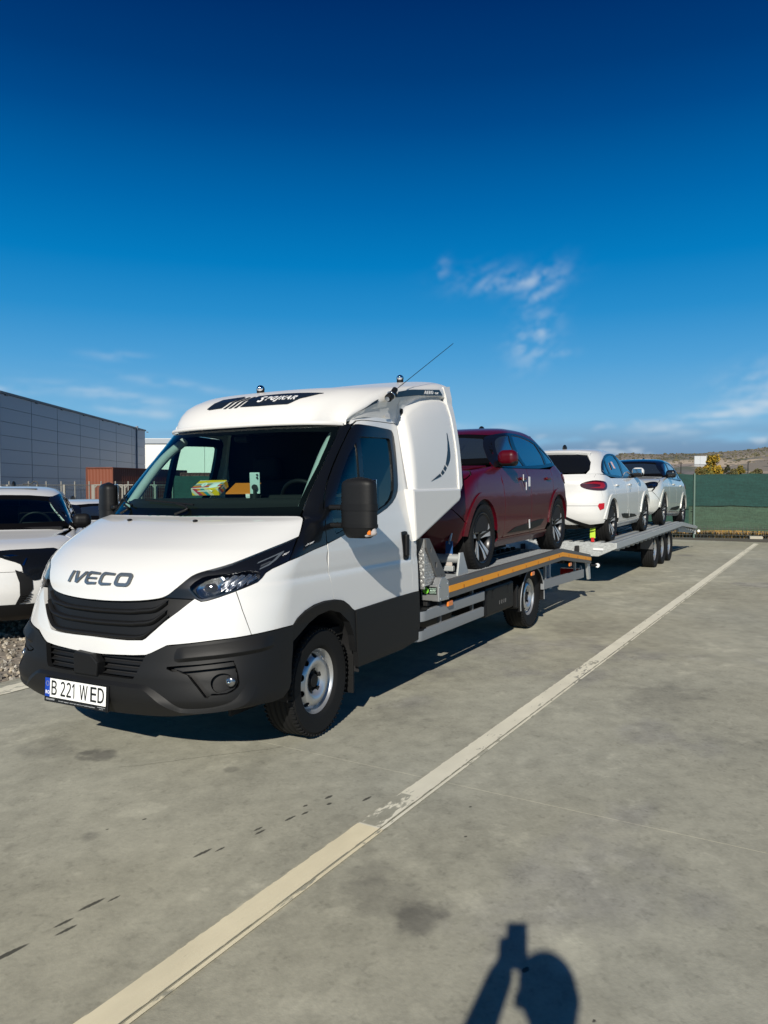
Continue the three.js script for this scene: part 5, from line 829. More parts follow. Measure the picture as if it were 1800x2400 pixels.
  const gp = across('grille', o.grille ?? [[0, .36], [.26, .36], [.34, .46], [.30, .60], [.24, .66], [0, .665]], mat.plastic, { off: .006, depth: .02 });
  if (o.slats !== false) for (let k = 0; k < 4; k++) { const y = .42 + k * .055; mesh('slat', patch(hull.S, [[-.28, y], [.28, y], [.28, y + .018], [-.28, y + .018]], { off: .016, depth: .012, h: .1, center: C }), mat.gloss, gp); }
  const seamUp = []; { const L = [[-.40, .872], [.05, 1.004], [.42, belt + .013]]; for (let i = 0; i < 2; i++) for (let k = 0; k < 8; k++) { const x = lerp(L[i][0], L[i + 1][0], k / 8), y = lerp(L[i][1], L[i + 1][1], k / 8) + .004; seamUp.push(tf(x, y)); } }
  across('bonnet', [[0, .835], [.30, .845], tf(-.60, .88), ...seamUp, [hull.toT(.43, belt + .02), belt + .02], [.5, belt + .026], [0, belt + .026]], P, { h: .07 });
  for (const s of [1, -1]) { const l = mesh('headlight', patch(hull.S, smooth(o.lamp.map(([t, y]) => [s * t, y]), 3), { off: .008, depth: .01, h: .05, center: C }), mat.gloss, root); for (const q of o.lampBits ?? []) mesh('lamp_element', patch(hull.S, q.map(([t, y]) => [s * t, y]), { off: .014, depth: .006, h: .04, center: C }), mat.chrome, l); }
  if (o.vents) for (const s of [1, -1]) { const v = mesh('side_vent', patch(hull.S, o.vents.map(([t, y]) => [s * t, y]), { off: .008, depth: .01, h: .06, center: C }), mat.plastic, root); for (let k = 0; k < 4; k++) mesh('fin', patch(hull.S, [[s * (o.ventFins[0] + k * .006), .40 + k * .022], [s * (o.ventFins[1] + k * .008), .415 + k * .022], [s * (o.ventFins[1] + k * .008), .422 + k * .022], [s * (o.ventFins[0] + k * .006), .408 + k * .022]], { off: .016, depth: .01, h: .06, center: C }), mat.plasticRough, v); }
  // windscreen with black border, then roof
  const s0 = belt + .03, yT = o.screenTop, sc = o.screenEdge;
  const scr = [[0, s0], [.45, s0], [sc[0], s0 + .02], [sc[1], (s0 + yT) / 2], [sc[2], yT - .01], [.4, yT + .012], [0, yT + .016]];
  const inn = [[0, s0 + .06], [.42, s0 + .06], [sc[0] - .05, s0 + .075], [sc[1] - .045, (s0 + yT) / 2], [sc[2] - .05, yT - .05], [.38, yT - .03], [0, yT - .028]];
  across('windscreen_border', scr, mat.seal, { off: .001, holes: [mirrorPts(inn)], depth: .02 });
  across('windscreen', inn, o.glass, { off: -.002, depth: 0 });
  const pl = [[sc[0] + .008, s0 + .015], [sc[1] + .008, (s0 + yT) / 2], [sc[2] + .01, yT - .005]];
  for (const s of [1, -1]) {
    const up = W.outer.filter((p) => p[2]).map(([x, y]) => [hull.toT(x, y), y]);
    mesh('pillar', patch(hull.S, [...pl, ...up.slice().reverse()].map(([t, y]) => [s * t, y]), { center: C, h: .06, depth: .02 }), o.roof ?? P, root);
  }
  const rim = [[0, yT + .018], [.4, yT + .014], [sc[2] + .01, yT - .004], ...W.outer.filter((p) => p[3]).map(([x, y]) => [hull.toT(x, y), y])], rearE = o.rearTop;
  { // roof: from the window tops to the crown
    const N = 14, rowsR = []; const base = [];
    const yAt = (t) => { const q = Math.abs(t), k = rim.concat(rearE); for (let i = 0; i < k.length - 1; i++) if (q >= k[i][0] && q <= k[i + 1][0]) return lerp(k[i][1], k[i + 1][1], (q - k[i][0]) / Math.max(1e-6, k[i + 1][0] - k[i][0])); return k[k.length - 1][1]; };
    for (let j = 0; j <= N; j++) rowsR.push(Array.from({ length: 121 }, (_, i) => { const t = -3 + 6 * i / 120, y0 = yAt(t), y = lerp(y0, topY - .0005, 1 - Math.pow(1 - j / N, 2.2)); return hull.S(t, y); }));
    mesh('roof', gridSurf(rowsR, { flip: true }), o.roof ?? P, root);
  }
  // back end
  const bk = o.back;
for (const s of [1, -1]) mesh('rear_bumper', patch(hull.S, [[3, .36], [2.75, .35], [2.55, .30], [2.3, .30], ...dn([[2.985, .33], [3.018, .5], [3.037, .60]]), [2.55, .60], [3, .60]].map(([t, y]) => [s * t, y]), { center: C, h: .08 }), P, root);
  mesh('rear_valance', patch(hull.S, [[2.35, .23], [3, .23], [3, .36], [2.72, .35], [2.55, .30], [2.42, .30]], { center: C, off: .004 }), mat.plastic, root); mesh('rear_valance', patch(hull.S, [[-2.35, .23], [-3, .23], [-3, .36], [-2.72, .35], [-2.55, .30], [-2.42, .30]], { center: C, off: .004 }), mat.plastic, root);
  for (const s of [1, -1]) mesh('bumper_strip', patch(hull.S, [[2.18, .27], [2.36, .34], [2.58, .435], [2.7, .45], [3, .455], [3, .425], [2.7, .42], [2.6, .405], [2.42, .32], [2.26, .25]].map(([t, y]) => [s * t, y]), { center: C, off: .01, h: .06 }), mat.plastic, root);
  for (const s of [1, -1]) {
    mesh('tailgate', patch(hull.S, [[3, .606], [2.55, .606], ...dn([[3.042, .606], [3.063, .85], [3.043, belt + .02], [2.953, 1.10]]), [2.42, 1.10], [3, 1.09]].map(([t, y]) => [s * t, y]), { center: C, h: .08, depth: .01 }), P, root);
    mesh('rear_pillar', patch(hull.S, bk.pillar.map(([t, y]) => [s * t, y]), { center: C, h: .07, depth: .02 }), P, root);
    const tl = mesh('tail_lamp', patch(hull.S, smooth([[2.13, .845], [2.05, .90], [2.08, .97], [2.24, .995], [2.36, .975], [2.41, .94], [2.36, .885], [2.26, .85]].map(([t, y, c]) => [s * t, y, c]), 3), { off: .012, depth: .02, h: .05, center: C }), phy({ color: rgb(.05, .004, .006), roughness: .2, clearcoat: 1, clearcoatRoughness: .04 }), root);
    mesh('lamp_band', patch(hull.S, [[2.14, .87], [2.10, .91], [2.13, .955], [2.26, .972], [2.37, .95], [2.25, .945], [2.18, .93], [2.18, .90], [2.30, .885]].map(([t, y]) => [s * t, y]), { off: .016, depth: .006, h: .05, center: C }), std({ color: rgb(.25, .01, .02), roughness: .2 }), tl);
    mesh('rear_reflector', patch(hull.S, [[2.135, .56], [2.13, .645], [2.20, .64], [2.215, .60], [2.19, .535]].map(([t, y]) => [s * t, y]), { off: .008, depth: .01, h: .05, center: C }), std({ color: rgb(.45, .008, .02), roughness: .25 }), root);
    mesh('rear_window', patch(hull.S, bk.glass.map(([t, y]) => [s * t, y]), { off: .003, depth: .01, h: .1, center: C }), mat.gloss, root);
    mesh('roof_spoiler', patch(hull.S, bk.spoiler.map(([t, y]) => [s * t, y]), { off: .03, depth: .04, h: .07, center: C }), o.roof ?? P, root);
  }
  const fx = 2.25, fy = hull.row ? topY - .035 : 1.5; mesh('roof_aerial', join([new THREE.SphereGeometry(.05, 14, 10).scale(1.9, 1.35, .6).translate(fx, fy + .035, 0)]), mat.plastic, root);
  if (o.seats) { mesh('dashboard', join([box(.62, belt - .0, 0, .55, .1, 1.4, .03)]), mat.interior, root); for (const z of [.37, -.37]) mesh('seat', join([new RoundedBoxGeometry(.14, .6, .5, 3, .05).rotateZ(-.2).translate(1.45, 1.0, z), new RoundedBoxGeometry(.1, .18, .26, 3, .04).translate(1.53, 1.37, z), new RoundedBoxGeometry(.5, .14, .5, 3, .05).translate(1.2, .72, z)]), mat.interior, root); mesh('rear_bench', new RoundedBoxGeometry(.15, .6, 1.25, 3, .05).rotateZ(-.2).translate(2.35, .98, 0), mat.interior, root); mesh('cabin_floor', join([box(1.6, .5, 0, 2.6, .04, 1.5, 0), box(1.7, topY - .04, 0, .7, .02, .7, 0)]), mat.interior, root); mesh('steering_wheel', new THREE.TorusGeometry(.18, .015, 8, 32).rotateY(Math.PI / 2).rotateZ(.4).translate(.95, belt + .03, .37), mat.plastic, root); }
  else mesh('cabin', join([gridSurf(Array.from({ length: 8 }, (_, j) => { const y = lerp(belt - .03, topY - .06, j / 7); return Array.from({ length: 49 }, (_, i) => { const p = hull.S(-3 + 6 * i / 48, y); return [lerp(p[0], 1.6, .1), p[1], p[2] * .90]; }); }), { flip: true })]), mat.interior, root);
  return root;
}
// [x, y, belongs to the front pillar edge, belongs to the roof edge]
const crossWin = { outer: [[.50, 1.045, 1], [.60, 1.13, 1], [.78, 1.25, 1], [.98, 1.355, 1], [1.12, 1.405, 1, 1], [1.35, 1.44, 0, 1], [1.65, 1.452, 0, 1], [1.95, 1.44, 0, 1], [2.25, 1.395, 0, 1], [2.50, 1.32, 0, 1], [2.68, 1.23, 0, 1], [2.80, 1.13, 0, 0], [2.76, 1.085], [2.45, 1.06], [2.0, 1.035], [1.4, 1.03], [.8, 1.035]],
  panes: [[[.72, 1.06, 1], [.82, 1.20], [1.02, 1.33], [1.2, 1.388], [1.44, 1.412, 1], [1.47, 1.06, 1]], [[1.56, 1.06, 1], [1.55, 1.42, 1], [1.8, 1.418], [2.1, 1.385], [2.28, 1.345, 1], [2.34, 1.09, 1]], [[2.42, 1.10, 1], [2.38, 1.32, 1], [2.5, 1.27], [2.68, 1.16], [2.70, 1.12, 1]]] };
// ---------------------------------------------------------------- the cars on the truck and the trailer
const lampBitsCross = [[[.60, .80], [.64, .845], [.74, .86], [.745, .85], [.66, .835], [.615, .795]], [[.66, .805], [.70, .83], [.74, .83], [.72, .80]]];
const rearGeo = { rearTop: [[2.34, 1.37], [2.42, 1.415], [2.7, 1.43], [3, 1.434]], back: { glass: [[3, 1.115], [2.42, 1.12], [2.34, 1.17], [2.36, 1.29], [2.46, 1.40], [2.7, 1.412], [3, 1.416]], pillar: [[2.06, 1.10], [2.10, 1.24], [2.22, 1.34], [2.34, 1.378], [2.44, 1.412], [2.38, 1.30], [2.345, 1.16], [2.38, 1.105]], spoiler: [[2.40, 1.412], [2.6, 1.428], [3, 1.432], [3, 1.462], [2.6, 1.458], [2.38, 1.44]] } };
const crossBase = { rows: crossRows, ventFins: [.60, .665], win: crossWin, screenTop: 1.415, screenEdge: [.86, .80, .66], lamp: [[.50, .79], [.53, .855], [.63, .90], [.74, .905], [.785, .865], [.76, .80], [.66, .765], [.55, .765]], lampBits: lampBitsCross, swage: true, ...rearGeo };
const red = phy({ color: rgb(.072, .0008, .0065), roughness: .42, specularIntensity: .5, clearcoat: .42, clearcoatRoughness: .03 });
const pearl = phy({ color: rgb(.70, .70, .685), roughness: .35, metalness: 0, clearcoat: .7, clearcoatRoughness: .03 });
const pearlGrey = phy({ color: rgb(.62, .63, .59), roughness: .34, metalness: .15, clearcoat: 1, clearcoatRoughness: .03 });
const blackRoof = phy({ color: rgb(.008, .009, .011), roughness: .25, clearcoat: 1, clearcoatRoughness: .03 });
const tinted = phy({ color: rgb(.02, .028, .034), roughness: .08, clearcoat: 1, clearcoatRoughness: .0 });
const trailerMat = frameBasis(TR.psi + .02).setPosition(new THREE.Vector3(6.9, 0, 0).applyMatrix4(frameBasis(TR.psi)).add(new THREE.Vector3(TR.x, 0, TR.z)));
function placeCar(o, base, x, y0, y1, facing) {       // x, y0: front axle and deck there; y1: deck under the rear axle; facing 1 as the truck, -1 turned round
  const m = base.clone().multiply(M4(x, y0, 0, 0, facing > 0 ? 0 : Math.PI, 0)).multiply(M4(0, 0, 0, 0, 0, Math.atan2(y1 - y0, 2.588)));
  return setFrame(o, m);
}
const redCar = buildCar({ ...crossBase, name: 'red_car', label: 'dark red crossover car standing on the bed of the white recovery truck', paint: red, glass: tinted });
placeCar(redCar, truckMat, 2.96, .752, .778, 1);
const whiteCar = buildCar({ ...crossBase, name: 'white_car', label: 'white crossover car with its tail to the camera, on the front of the trailer', paint: pearl, glass: tinted });
placeCar(whiteCar, trailerMat, 4.22, .742, .705, -1);
const greyCar = buildCar({ ...crossBase, name: 'black_roof_car', label: 'pale crossover car with a black roof, hindmost on the trailer', paint: pearlGrey, roof: blackRoof, mirror: blackRoof, glass: tinted });
placeCar(greyCar, trailerMat, 6.2, .78, .69, 1);
// protective tabs and stickers
mesh('paper_tab', join([box(1.20, .925, .905, .02, .07, .004, 0), box(1.27, .83, .915, .02, .09, .004, 0), box(1.38, .88, .915, .05, .11, .004, 0), box(1.40, .40, .905, .035, .10, .004, 0, 0, 0, .1)]), mat.decalWhite, redCar);
mesh('paper_tab', join([box(1.38, .88, -.915, .04, .10, .004, 0), box(1.45, .42, -.91, .03, .12, .004, 0), box(.60, .935, -.89, .03, .03, .004, 0)]), mat.trim, whiteCar);
mesh('window_sticker', box(2.0, 1.25, -.752, .10, .13, .003, 0, .5, 0, 0), std({ color: rgb(.75, .5, .48), roughness: .5 }), whiteCar);

// ---------------------------------------------------------------- the three-axle car trailer
const trailer = setFrame(thing('car_trailer', 'long galvanised three-axle car trailer coupled behind the recovery truck', 'trailer'), trailerMat);
{
  const top = (x) => x < 7.6 ? lerp(.712, .79, (x - 1.2) / 6.4) : lerp(.79, .585, (x - 7.6) / 2.34);
  const zO = 1.06;
  both((s) => {
    const pts = (d0, d1) => [[1.22, top(1.22) - d1], [7.6, top(7.6) - d1], [9.9, top(9.9) - d1 + .03], [9.95, top(9.95) - d0], [7.6, top(7.6) - d0], [1.22, top(1.22) - d0]];
    mesh('side_rail', extrude(pts(0, .085), .05, .004).translate(0, 0, s > 0 ? zO - .05 : -zO), mat.galv, trailer);
    mesh('side_rail', extrude([[1.22, .62], [7.6, .695], [7.6, top(7.6) - .1], [1.22, top(1.22) - .1]], .04, .003).translate(0, 0, s > 0 ? .93 : -.97), mat.frame, trailer);
    for (let k = 0; k < 24; k++) { const x = 1.5 + k * .36; if (x > 9.8) break; mesh('bracket', join([box(x, top(x) - .115, s * .985, .035, .05, .09, .004), cyl(x, top(x) - .115, s * 1.035, .012, .012, 'z', 8)]), mat.galv, trailer); }
    for (const [k, x] of [4.88, 5.67, 6.46].entries()) {
      truckWheel(trailer, x, .338, s * .865, s);
      mesh('axle_arm', join([box(x - .15, .42, s * .70, .34, .10, .08, .02), cyl(x, .34, s * .70, .05, .3, 'z', 14)]), mat.frame, trailer);
    }
    mesh('mud_flap', box(4.50, .53, s * .87, .012, .30, .24, .004), std({ color: rgb(.10, .10, .10), roughness: .7 }), trailer);
    const rear = mesh('tail_frame', join([box(9.90, .50, s * 1.0, .05, .22, .06, .005), extrude([[7.7, .56], [9.92, .42], [9.92, .46], [7.7, .68]], .03, .003).translate(0, 0, s > 0 ? .93 : -.96)]), mat.galv, trailer);
    mesh('marker_lens', join([cyl(10.0, .47, s * 1.09, .032, .05, 'x', 16)]), std({ color: rgb(.85, .85, .85), roughness: .3 }), rear);
  });
  // longitudinal deck sections, cranked at the hump
  mesh('deck_sheet', extrude([[1.24, top(1.24) - .06], [7.6, top(7.6) - .06], [9.86, top(9.86) - .06], [9.88, top(9.88) - .045], [7.6, top(7.6) - .045], [1.24, top(1.24) - .045]], 1.9, 0).translate(0, 0, -.95), mat.frame, trailer);
  for (let i = 0; i < 12; i++) { const z = -.93 + i * .169; mesh('deck_section', extrude([[1.24, top(1.24) - .03], [7.6, top(7.6) - .03], [9.86, top(9.86) - .03], [9.88, top(9.88) - .004], [7.6, top(7.6) + .004], [1.24, top(1.24) + .004]], .075, .006).translate(0, 0, z - .037), mat.galv, trailer); }
  mesh('front_panel', extrude([[-1.06, .70], [1.06, .712], [1.06, .64], [.78, .505], [-.78, .505], [-1.06, .63]], .03, .006).rotateY(-Math.PI / 2).translate(1.215, 0, 0), mat.galvSpangle, trailer);
  for (const z of [.78, -.78]) mesh('front_reflector', new RoundedBoxGeometry(.012, .035, .16, 2, .005).translate(1.168, .612, z), mat.decalWhite, trailer);
  mesh('drawbar', join([bar([-.05, .50, 0], [1.6, .54, .0], .05), bar([.3, .5, 0], [1.9, .55, .55], .04), bar([.3, .5, 0], [1.9, .55, -.55], .04), box(0, .52, 0, .2, .12, .12, .02)]), mat.frame, trailer);
  mesh('jockey_wheel', join([bar([.5, .2, .2], [.5, .75, .2], .03), cyl(.5, .12, .2, .1, .06, 'z', 20)]), mat.galv, trailer);
  mesh('underframe', join([box(4.6, .60, .45, 7.0, .12, .06, .01), box(4.6, .60, -.45, 7.0, .12, .06, .01), ...Array.from({ length: 11 }, (_, k) => box(1.6 + k * .62, .63, 0, .05, .07, 1.9, .005)), ...[4.88, 5.67, 6.46].map((x) => box(x, .34, 0, .08, .08, 1.5, .02))]), mat.frame, trailer);
  mesh('lashing_rail', join([box(3.0, .745, -.62, 1.5, .025, .05, .005), ...Array.from({ length: 5 }, (_, i) => cyl(2.6 + i * .2, .765, -.62, .018, .04, 'z', 10))]), mat.frame, trailer);
}
// straps and ratchets, lying free
{
  const st = setFrame(thing('wheel_strap', 'yellow and red lashing strap hanging at the white car\u2019s rear wheel', 'strap'), trailerMat.clone().multiply(M4(1.27, .70, .665)));
  mesh('webbing', box(0, .175, 0, .006, .19, .085, .001, 0, 0, .06), std({ color: rgb(.50, .72, .05), roughness: .7 }), st);
  mesh('sleeve', box(.004, .055, 0, .012, .07, .05, .003, 0, 0, .06), std({ color: rgb(.55, .02, .02), roughness: .6 }), st);
  mesh('hook', join([bar([.0, .02, -.035], [-.01, -.0, -.01], .006), bar([.0, .02, .035], [-.01, -.0, .01], .006), bar([-.01, 0, -.012], [-.01, 0, .012], .006)]), mat.chrome, st);
  const rs = setFrame(thing('ratchet', 'red handled ratchet lying on the trailer deck by the white car', 'ratchet'), trailerMat.clone().multiply(M4(2.55, .755, .70)));
  mesh('handle', box(0, .01, 0, .30, .03, .03, .008), std({ color: rgb(.45, .03, .03), roughness: .5 }), rs); mesh('drum', join([cyl(.2, .02, 0, .03, .07, 'z', 14), box(.35, .012, 0, .25, .02, .045, .004)]), mat.frame, rs);
  const bs = setFrame(thing('blue_strap', 'blue and white lashing strap from the red car to the wheel stop', 'strap'), truckMat.clone().multiply(M4(2.34, .86, .80)));
  mesh('webbing', box(.005, .16, 0, .008, .14, .07, .002, 0, 0, -.05), std({ color: rgb(.008, .07, .22), roughness: .7 }), bs);
  mesh('label_tag', box(0, .06, 0, .010, .11, .065, .002, 0, 0, -.05), std({ color: rgb(.45, .40, .36), roughness: .7 }), bs);
  mesh('ratchet_buckle', join([box(0, -.02, 0, .05, .05, .10, .01), bar([0, -.02, -.05], [.02, -.06, -.02], .007), bar([0, .2, 0], [.06, .30, 0], .012)]), mat.galv, bs);
}
// ---------------------------------------------------------------- things on the dashboard
{
  const print = canvasTex(256, 256, (g, w, h) => { g.fillStyle = '#e0a11a'; g.fillRect(0, 0, w, h); const c = ['#f0c21c', '#d8d0c0', '#c23a56', '#e88a1a', '#2f8f9c', '#e6c9a8', '#f0c21c']; for (let i = 0; i < 9; i++) { g.fillStyle = c[i % 7]; g.beginPath(); g.moveTo(i * 36 - 60, 0); g.lineTo(i * 36 - 24, 0); g.lineTo(i * 36 + 40, h); g.lineTo(i * 36 - 4, h); g.fill(); } g.fillStyle = '#e9ece6'; g.beginPath(); g.ellipse(118, 88, 62, 26, -.1, 0, 7); g.fill(); g.fillStyle = '#8a8f90'; g.font = 'bold 22px sans-serif'; g.fillText('gusto', 88, 96); });
  const b = setFrame(thing('patterned_box', 'small cardboard box with yellow, pink and teal stripes on the dashboard', 'box'), truckMat.clone().multiply(M4(.08, 1.535, -.06, 0, .22, .42)));
  mesh('carton', box(.07, .03, 0, .15, .055, .215, .003), std({ map: print, roughness: .6 }), b);
  mesh('torn_paper', gridSurf([[[.09, .0585, .03], [.08, .064, .06], [.09, .060, .09]], [[.03, .059, .02], [.025, .066, .06], [.035, .060, .085]], [[-.004, .055, .03], [-.012, .035, .055], [-.004, .05, .08]]]), mat.decalWhite, b);
  const e = setFrame(thing('orange_folder', 'orange folder lying behind the striped box on the dashboard', 'folder'), truckMat.clone().multiply(M4(.30, 1.565, .10, 0, .3, .38)));
  mesh('cover', box(0, .02, 0, .20, .010, .20, .003), std({ color: rgb(.75, .20, .02), roughness: .55 }), e); mesh('paper', box(-.09, .008, .09, .08, .02, .08, .003, 0, .4, 0), mat.decalWhite, e);
  const p = setFrame(thing('dashboard_phone', 'pale mobile phone standing in a holder on the dashboard', 'phone'), truckMat.clone().multiply(M4(.15, 1.53, .32, 0, .5, 0)));
  mesh('phone_back', box(0, .088, 0, .009, .148, .070, .008, 0, 0, .10), std({ color: rgb(.50, .58, .56), roughness: .3 }), p); mesh('holder', join([cyl(-.012, .06, 0, .020, .03, 'x', 16), box(-.01, .025, 0, .03, .05, .02, .005), cyl(-.01, .0, 0, .035, .03, 'y', 18)]), mat.plastic, p);
  for (const [y, z] of [[.145, .018], [.125, .018]]) mesh('lens', cyl(-.016, y, z, .007, .006, 'x', 12), mat.gloss, p);
}
// ---------------------------------------------------------------- cars parked on the gravel
{
  const van = buildCar({ ...crossBase, win: crossWin, name: 'compact_van', label: 'white compact van with black lamp and bumper vent, beside the truck on the gravel', paint: mat.white, mirror: mat.plastic, lip: true, slats: false, blackNose: false, glass: mat.glass, seats: true, lamp: [[.14, .895], [.45, .90], [.62, .885], [.60, .75], [.52, .65], [.42, .61], [.345, .69], [.32, .77], [.18, .825], [.12, .86]], lampBits: [[[.17, .85], [.24, .855], [.30, .845], [.22, .838]], [[.335, .76], [.36, .82], [.37, .82], [.352, .755]]], vents: [[.28, .72], [.37, .68], [.41, .63], [.41, .53], [.33, .40], [.27, .38], [.31, .47], [.31, .60]], ventFins: [.30, .375], swage: false, grille: [[0, .50], [.08, .50], [.10, .66], [.08, .70], [0, .70]] });
  van.position.set(-4.314, 0, -8.344); van.rotation.y = Math.PI / 2 + 20.5 * Math.PI / 180; van.scale.set(1, 1.045, 1);
  const hb = buildCar({ ...crossBase, rows: sedanRows, win: { outer: crossWin.outer.map(([x, y, a, b]) => [x, y > .9 ? .90 + (y - .9) / .638 * .5 : y, a, b]), panes: crossWin.panes.map((p) => p.map(([x, y, c]) => [x, .90 + (y - .9) / .638 * .5, c])) }, belt: 1.0, screenTop: 1.304, rearTop: rearGeo.rearTop.map(([t, y]) => [t, .90 + (y - .9) / .638 * .5]), back: Object.fromEntries(Object.entries(rearGeo.back).map(([k, v]) => [k, v.map(([t, y]) => [t, .90 + (y - .9) / .638 * .5])])), name: 'white_hatchback', label: 'low white car behind the compact van, its dark windscreen next to the truck mirror', paint: mat.white, mirror: blackRoof, glass: tinted, swage: false });
  hb.position.set(-4.91, -.06, -14.7); hb.rotation.y = Math.PI / 2 + 50 * Math.PI / 180;
}
// ---------------------------------------------------------------- buildings at the left
const px = (x, d) => (x - 900) / 1776 * d;             // lateral place of something seen under that bearing at depth d
{
  const A = new THREE.Vector3(-34.4, 0, -68.1), B = new THREE.Vector3(-36.1, 0, -114.8), L = A.distanceTo(B), dir = B.clone().sub(A).normalize(), H = 10;
  const hall = thing('warehouse', 'large grey warehouse of flat wall panels at the far left', 'warehouse'); const m = new THREE.Matrix4().makeBasis(dir, new THREE.Vector3(0, 1, 0), dir.clone().cross(new THREE.Vector3(0, 1, 0))).setPosition(A); setFrame(hall, m);   // x along the wall, z out of it
  const grey = [0, 1, 2].map((k) => std({ color: rgb(.40 + k * .006, .415 + k * .006, .45 + k * .007), roughness: .5, metalness: .1, bumpMap: grainTex, bumpScale: .0004 }));
  const out = new THREE.Vector3().crossVectors(dir, new THREE.Vector3(0, 1, 0)).x > 0 ? 1 : -1;
  const core = mesh('wall', box(L / 2, H / 2 - .05, out * -15.1, L - .2, H - .3, 29.9, 0), std({ color: rgb(.10, .11, .125), roughness: .8 }), hall);
  const joints = [0, .165, .325, .475, .615, .745, .868, .905, 1].map((f) => f * L);
  const real = [3, 76.7, 137, 190, 235.5, 274, 310.4, 321, 342].map((p) => { const s = (p - 900) / 1776, t = (s * -A.z - A.x) / (dir.x + s * dir.z); return clamp(t, 0, L); });
  const rowsN = 8, rh = H / rowsN;
  for (let i = 0; i < real.length - 1; i++) for (let j = 0; j < rowsN; j++) { const x0 = real[i] + .05, x1 = real[i + 1] - .05, p = new THREE.Mesh(new THREE.BoxGeometry(x1 - x0, rh - .035, .12), grey[(i * 5 + j * 3) % 3]); p.name = 'panel'; p.position.set((x0 + x1) / 2, (j + .5) * rh, out * -.06); p.castShadow = p.receiveShadow = true; core.add(p); }
  mesh('eaves', join([box(L / 2, H + .10, out * -.02, L + .3, .22, .30, .02), ...real.map((x) => box(x + 1.2, H - .06, out * .02, .5, .12, .2, .02))]), std({ color: rgb(.11, .12, .135), roughness: .5 }), hall);
  mesh('downpipe', join([cyl(real[7], H / 2, out * .10, .09, H, 'y', 10), box(real[7], H + .14, out * .1, .45, .5, .3, .03)]), std({ color: rgb(.2, .23, .27), roughness: .5 }), hall);
  mesh('end_wall', box(-.10, H / 2, out * -15, .18, H, 30, 0), std({ color: rgb(.80, .79, .74), roughness: .6 }), hall);
  mesh('roof', box(L / 2, H + .02, out * -15, L, .12, 29.6, 0), std({ color: rgb(.3, .3, .3), roughness: .7 }), hall);
}
{
  const d = 132, H = 1.6 + 112 / 1776 * d, x0 = px(342, d) - 1.2, w = 46, b = thing('white_hall', 'long white hall with a grey eaves band behind the warehouse', 'building', [x0, 0, -d]);
  const core = mesh('wall', box(w / 2, H / 2 - .4, -12, w, H - .8, 23.8, 0), std({ color: rgb(.80, .79, .74), roughness: .7 }), b);
  for (let i = 0; i < 8; i++) mesh('panel', box((i + .5) * w / 8, (H - .85) / 2, .02, w / 8 - .06, H - .85, .1, .01), std({ color: rgb(.82, .81, .755), roughness: .6 }), core);
  mesh('eaves', box(w / 2, H - .42, .10, w + .6, .82, .5, .02), std({ color: rgb(.36, .40, .44), roughness: .5 }), b);
  mesh('roof', box(w / 2, H + .03, -11.8, w + .8, .09, 24.2, 0), std({ color: rgb(.7, .7, .68), roughness: .6 }), b);
}
// shipping containers
function container(label, x, z, azim, len, hgt, col, base, word) {
  const c = thing('shipping_container', label, 'container', [x, base, z], Math.PI / 2 - azim * Math.PI / 180, 'brown containers beyond the fence'), m = std({ color: col, roughness: .65 }), fr = std({ color: col.clone().multiplyScalar(.8), roughness: .65 }), W = 2.44;
  // x along it from the near end, z across; corrugated sides
  const corr = (n, place) => { const P = []; for (let i = 0; i <= n * 4; i++) { const o = [0, 0, .036, .036][i % 4]; P.push([i / (n * 4), o]); } return gridSurf([0, 1].map((v) => P.map(([u, o]) => place(u, v, o)))); };
  mesh('side_wall', corr(Math.round(len / .28), (u, v, o) => [u * len, .12 + v * (hgt - .22), W - .02 - o]), m, c); mesh('side_wall', corr(Math.round(len / .28), (u, v, o) => [u * len, .12 + v * (hgt - .22), .02 + o]), m, c);
  mesh('end_wall', corr(8, (u, v, o) => [.02 + o, .12 + v * (hgt - .22), u * W]), m, c); mesh('end_wall', corr(8, (u, v, o) => [len - .02 - o, .12 + v * (hgt - .22), u * W]), m, c);
  mesh('frame', join([...[0, W].flatMap((zz) => [box(len / 2, .07, zz, len, .14, .08, .01), box(len / 2, hgt - .05, zz, len, .10, .08, .01), box(0, hgt / 2, zz, .1, hgt, .1, .01), box(len, hgt / 2, zz, .1, hgt, .1, .01)]), ...[0, len].flatMap((xx) => [box(xx, .07, W / 2, .08, .14, W, .01), box(xx, hgt - .05, W / 2, .08, .1, W, .01)])]), fr, c);
  mesh('roof', box(len / 2, hgt - .02, W / 2, len, .03, W, 0), m, c);
  if (word) { const g = []; for (const s of font.generateShapes(word, .42)) { const e = s.extractPoints(5); g.push(patch((u, v) => [-.012, v, u], e.shape.map((v) => [.75 + v.x, 1.85 + v.y]), { holes: e.holes.map((q) => q.map((v) => [.75 + v.x, 1.85 + v.y])), depth: .004, h: .5, center: [4, 1, 1] })); } mesh('lettering', join(g), std({ color: rgb(.7, .68, .64), roughness: .6 }), c); for (const z of [.35, .8, 1.6, 2.05]) mesh('lock_bar', cyl(-.03, hgt / 2, z, .022, hgt - .3, 'y', 8), fr, c); }
  return c;
}
container('rust brown container by the warehouse, its end partly in the sun', px(265, 62) - 2.44 * Math.cos(14 * Math.PI / 180), -62 + -2.44 * Math.sin(14 * Math.PI / 180) * -1 * -1, 14, 12.2, 2.9, rgb(.20, .055, .025), .3, null);
container('brown container lettered tex, seen through the truck cab', px(424, 67), -67, -6, 6.06, 2.6, rgb(.10, .035, .03), .25, 'tex');
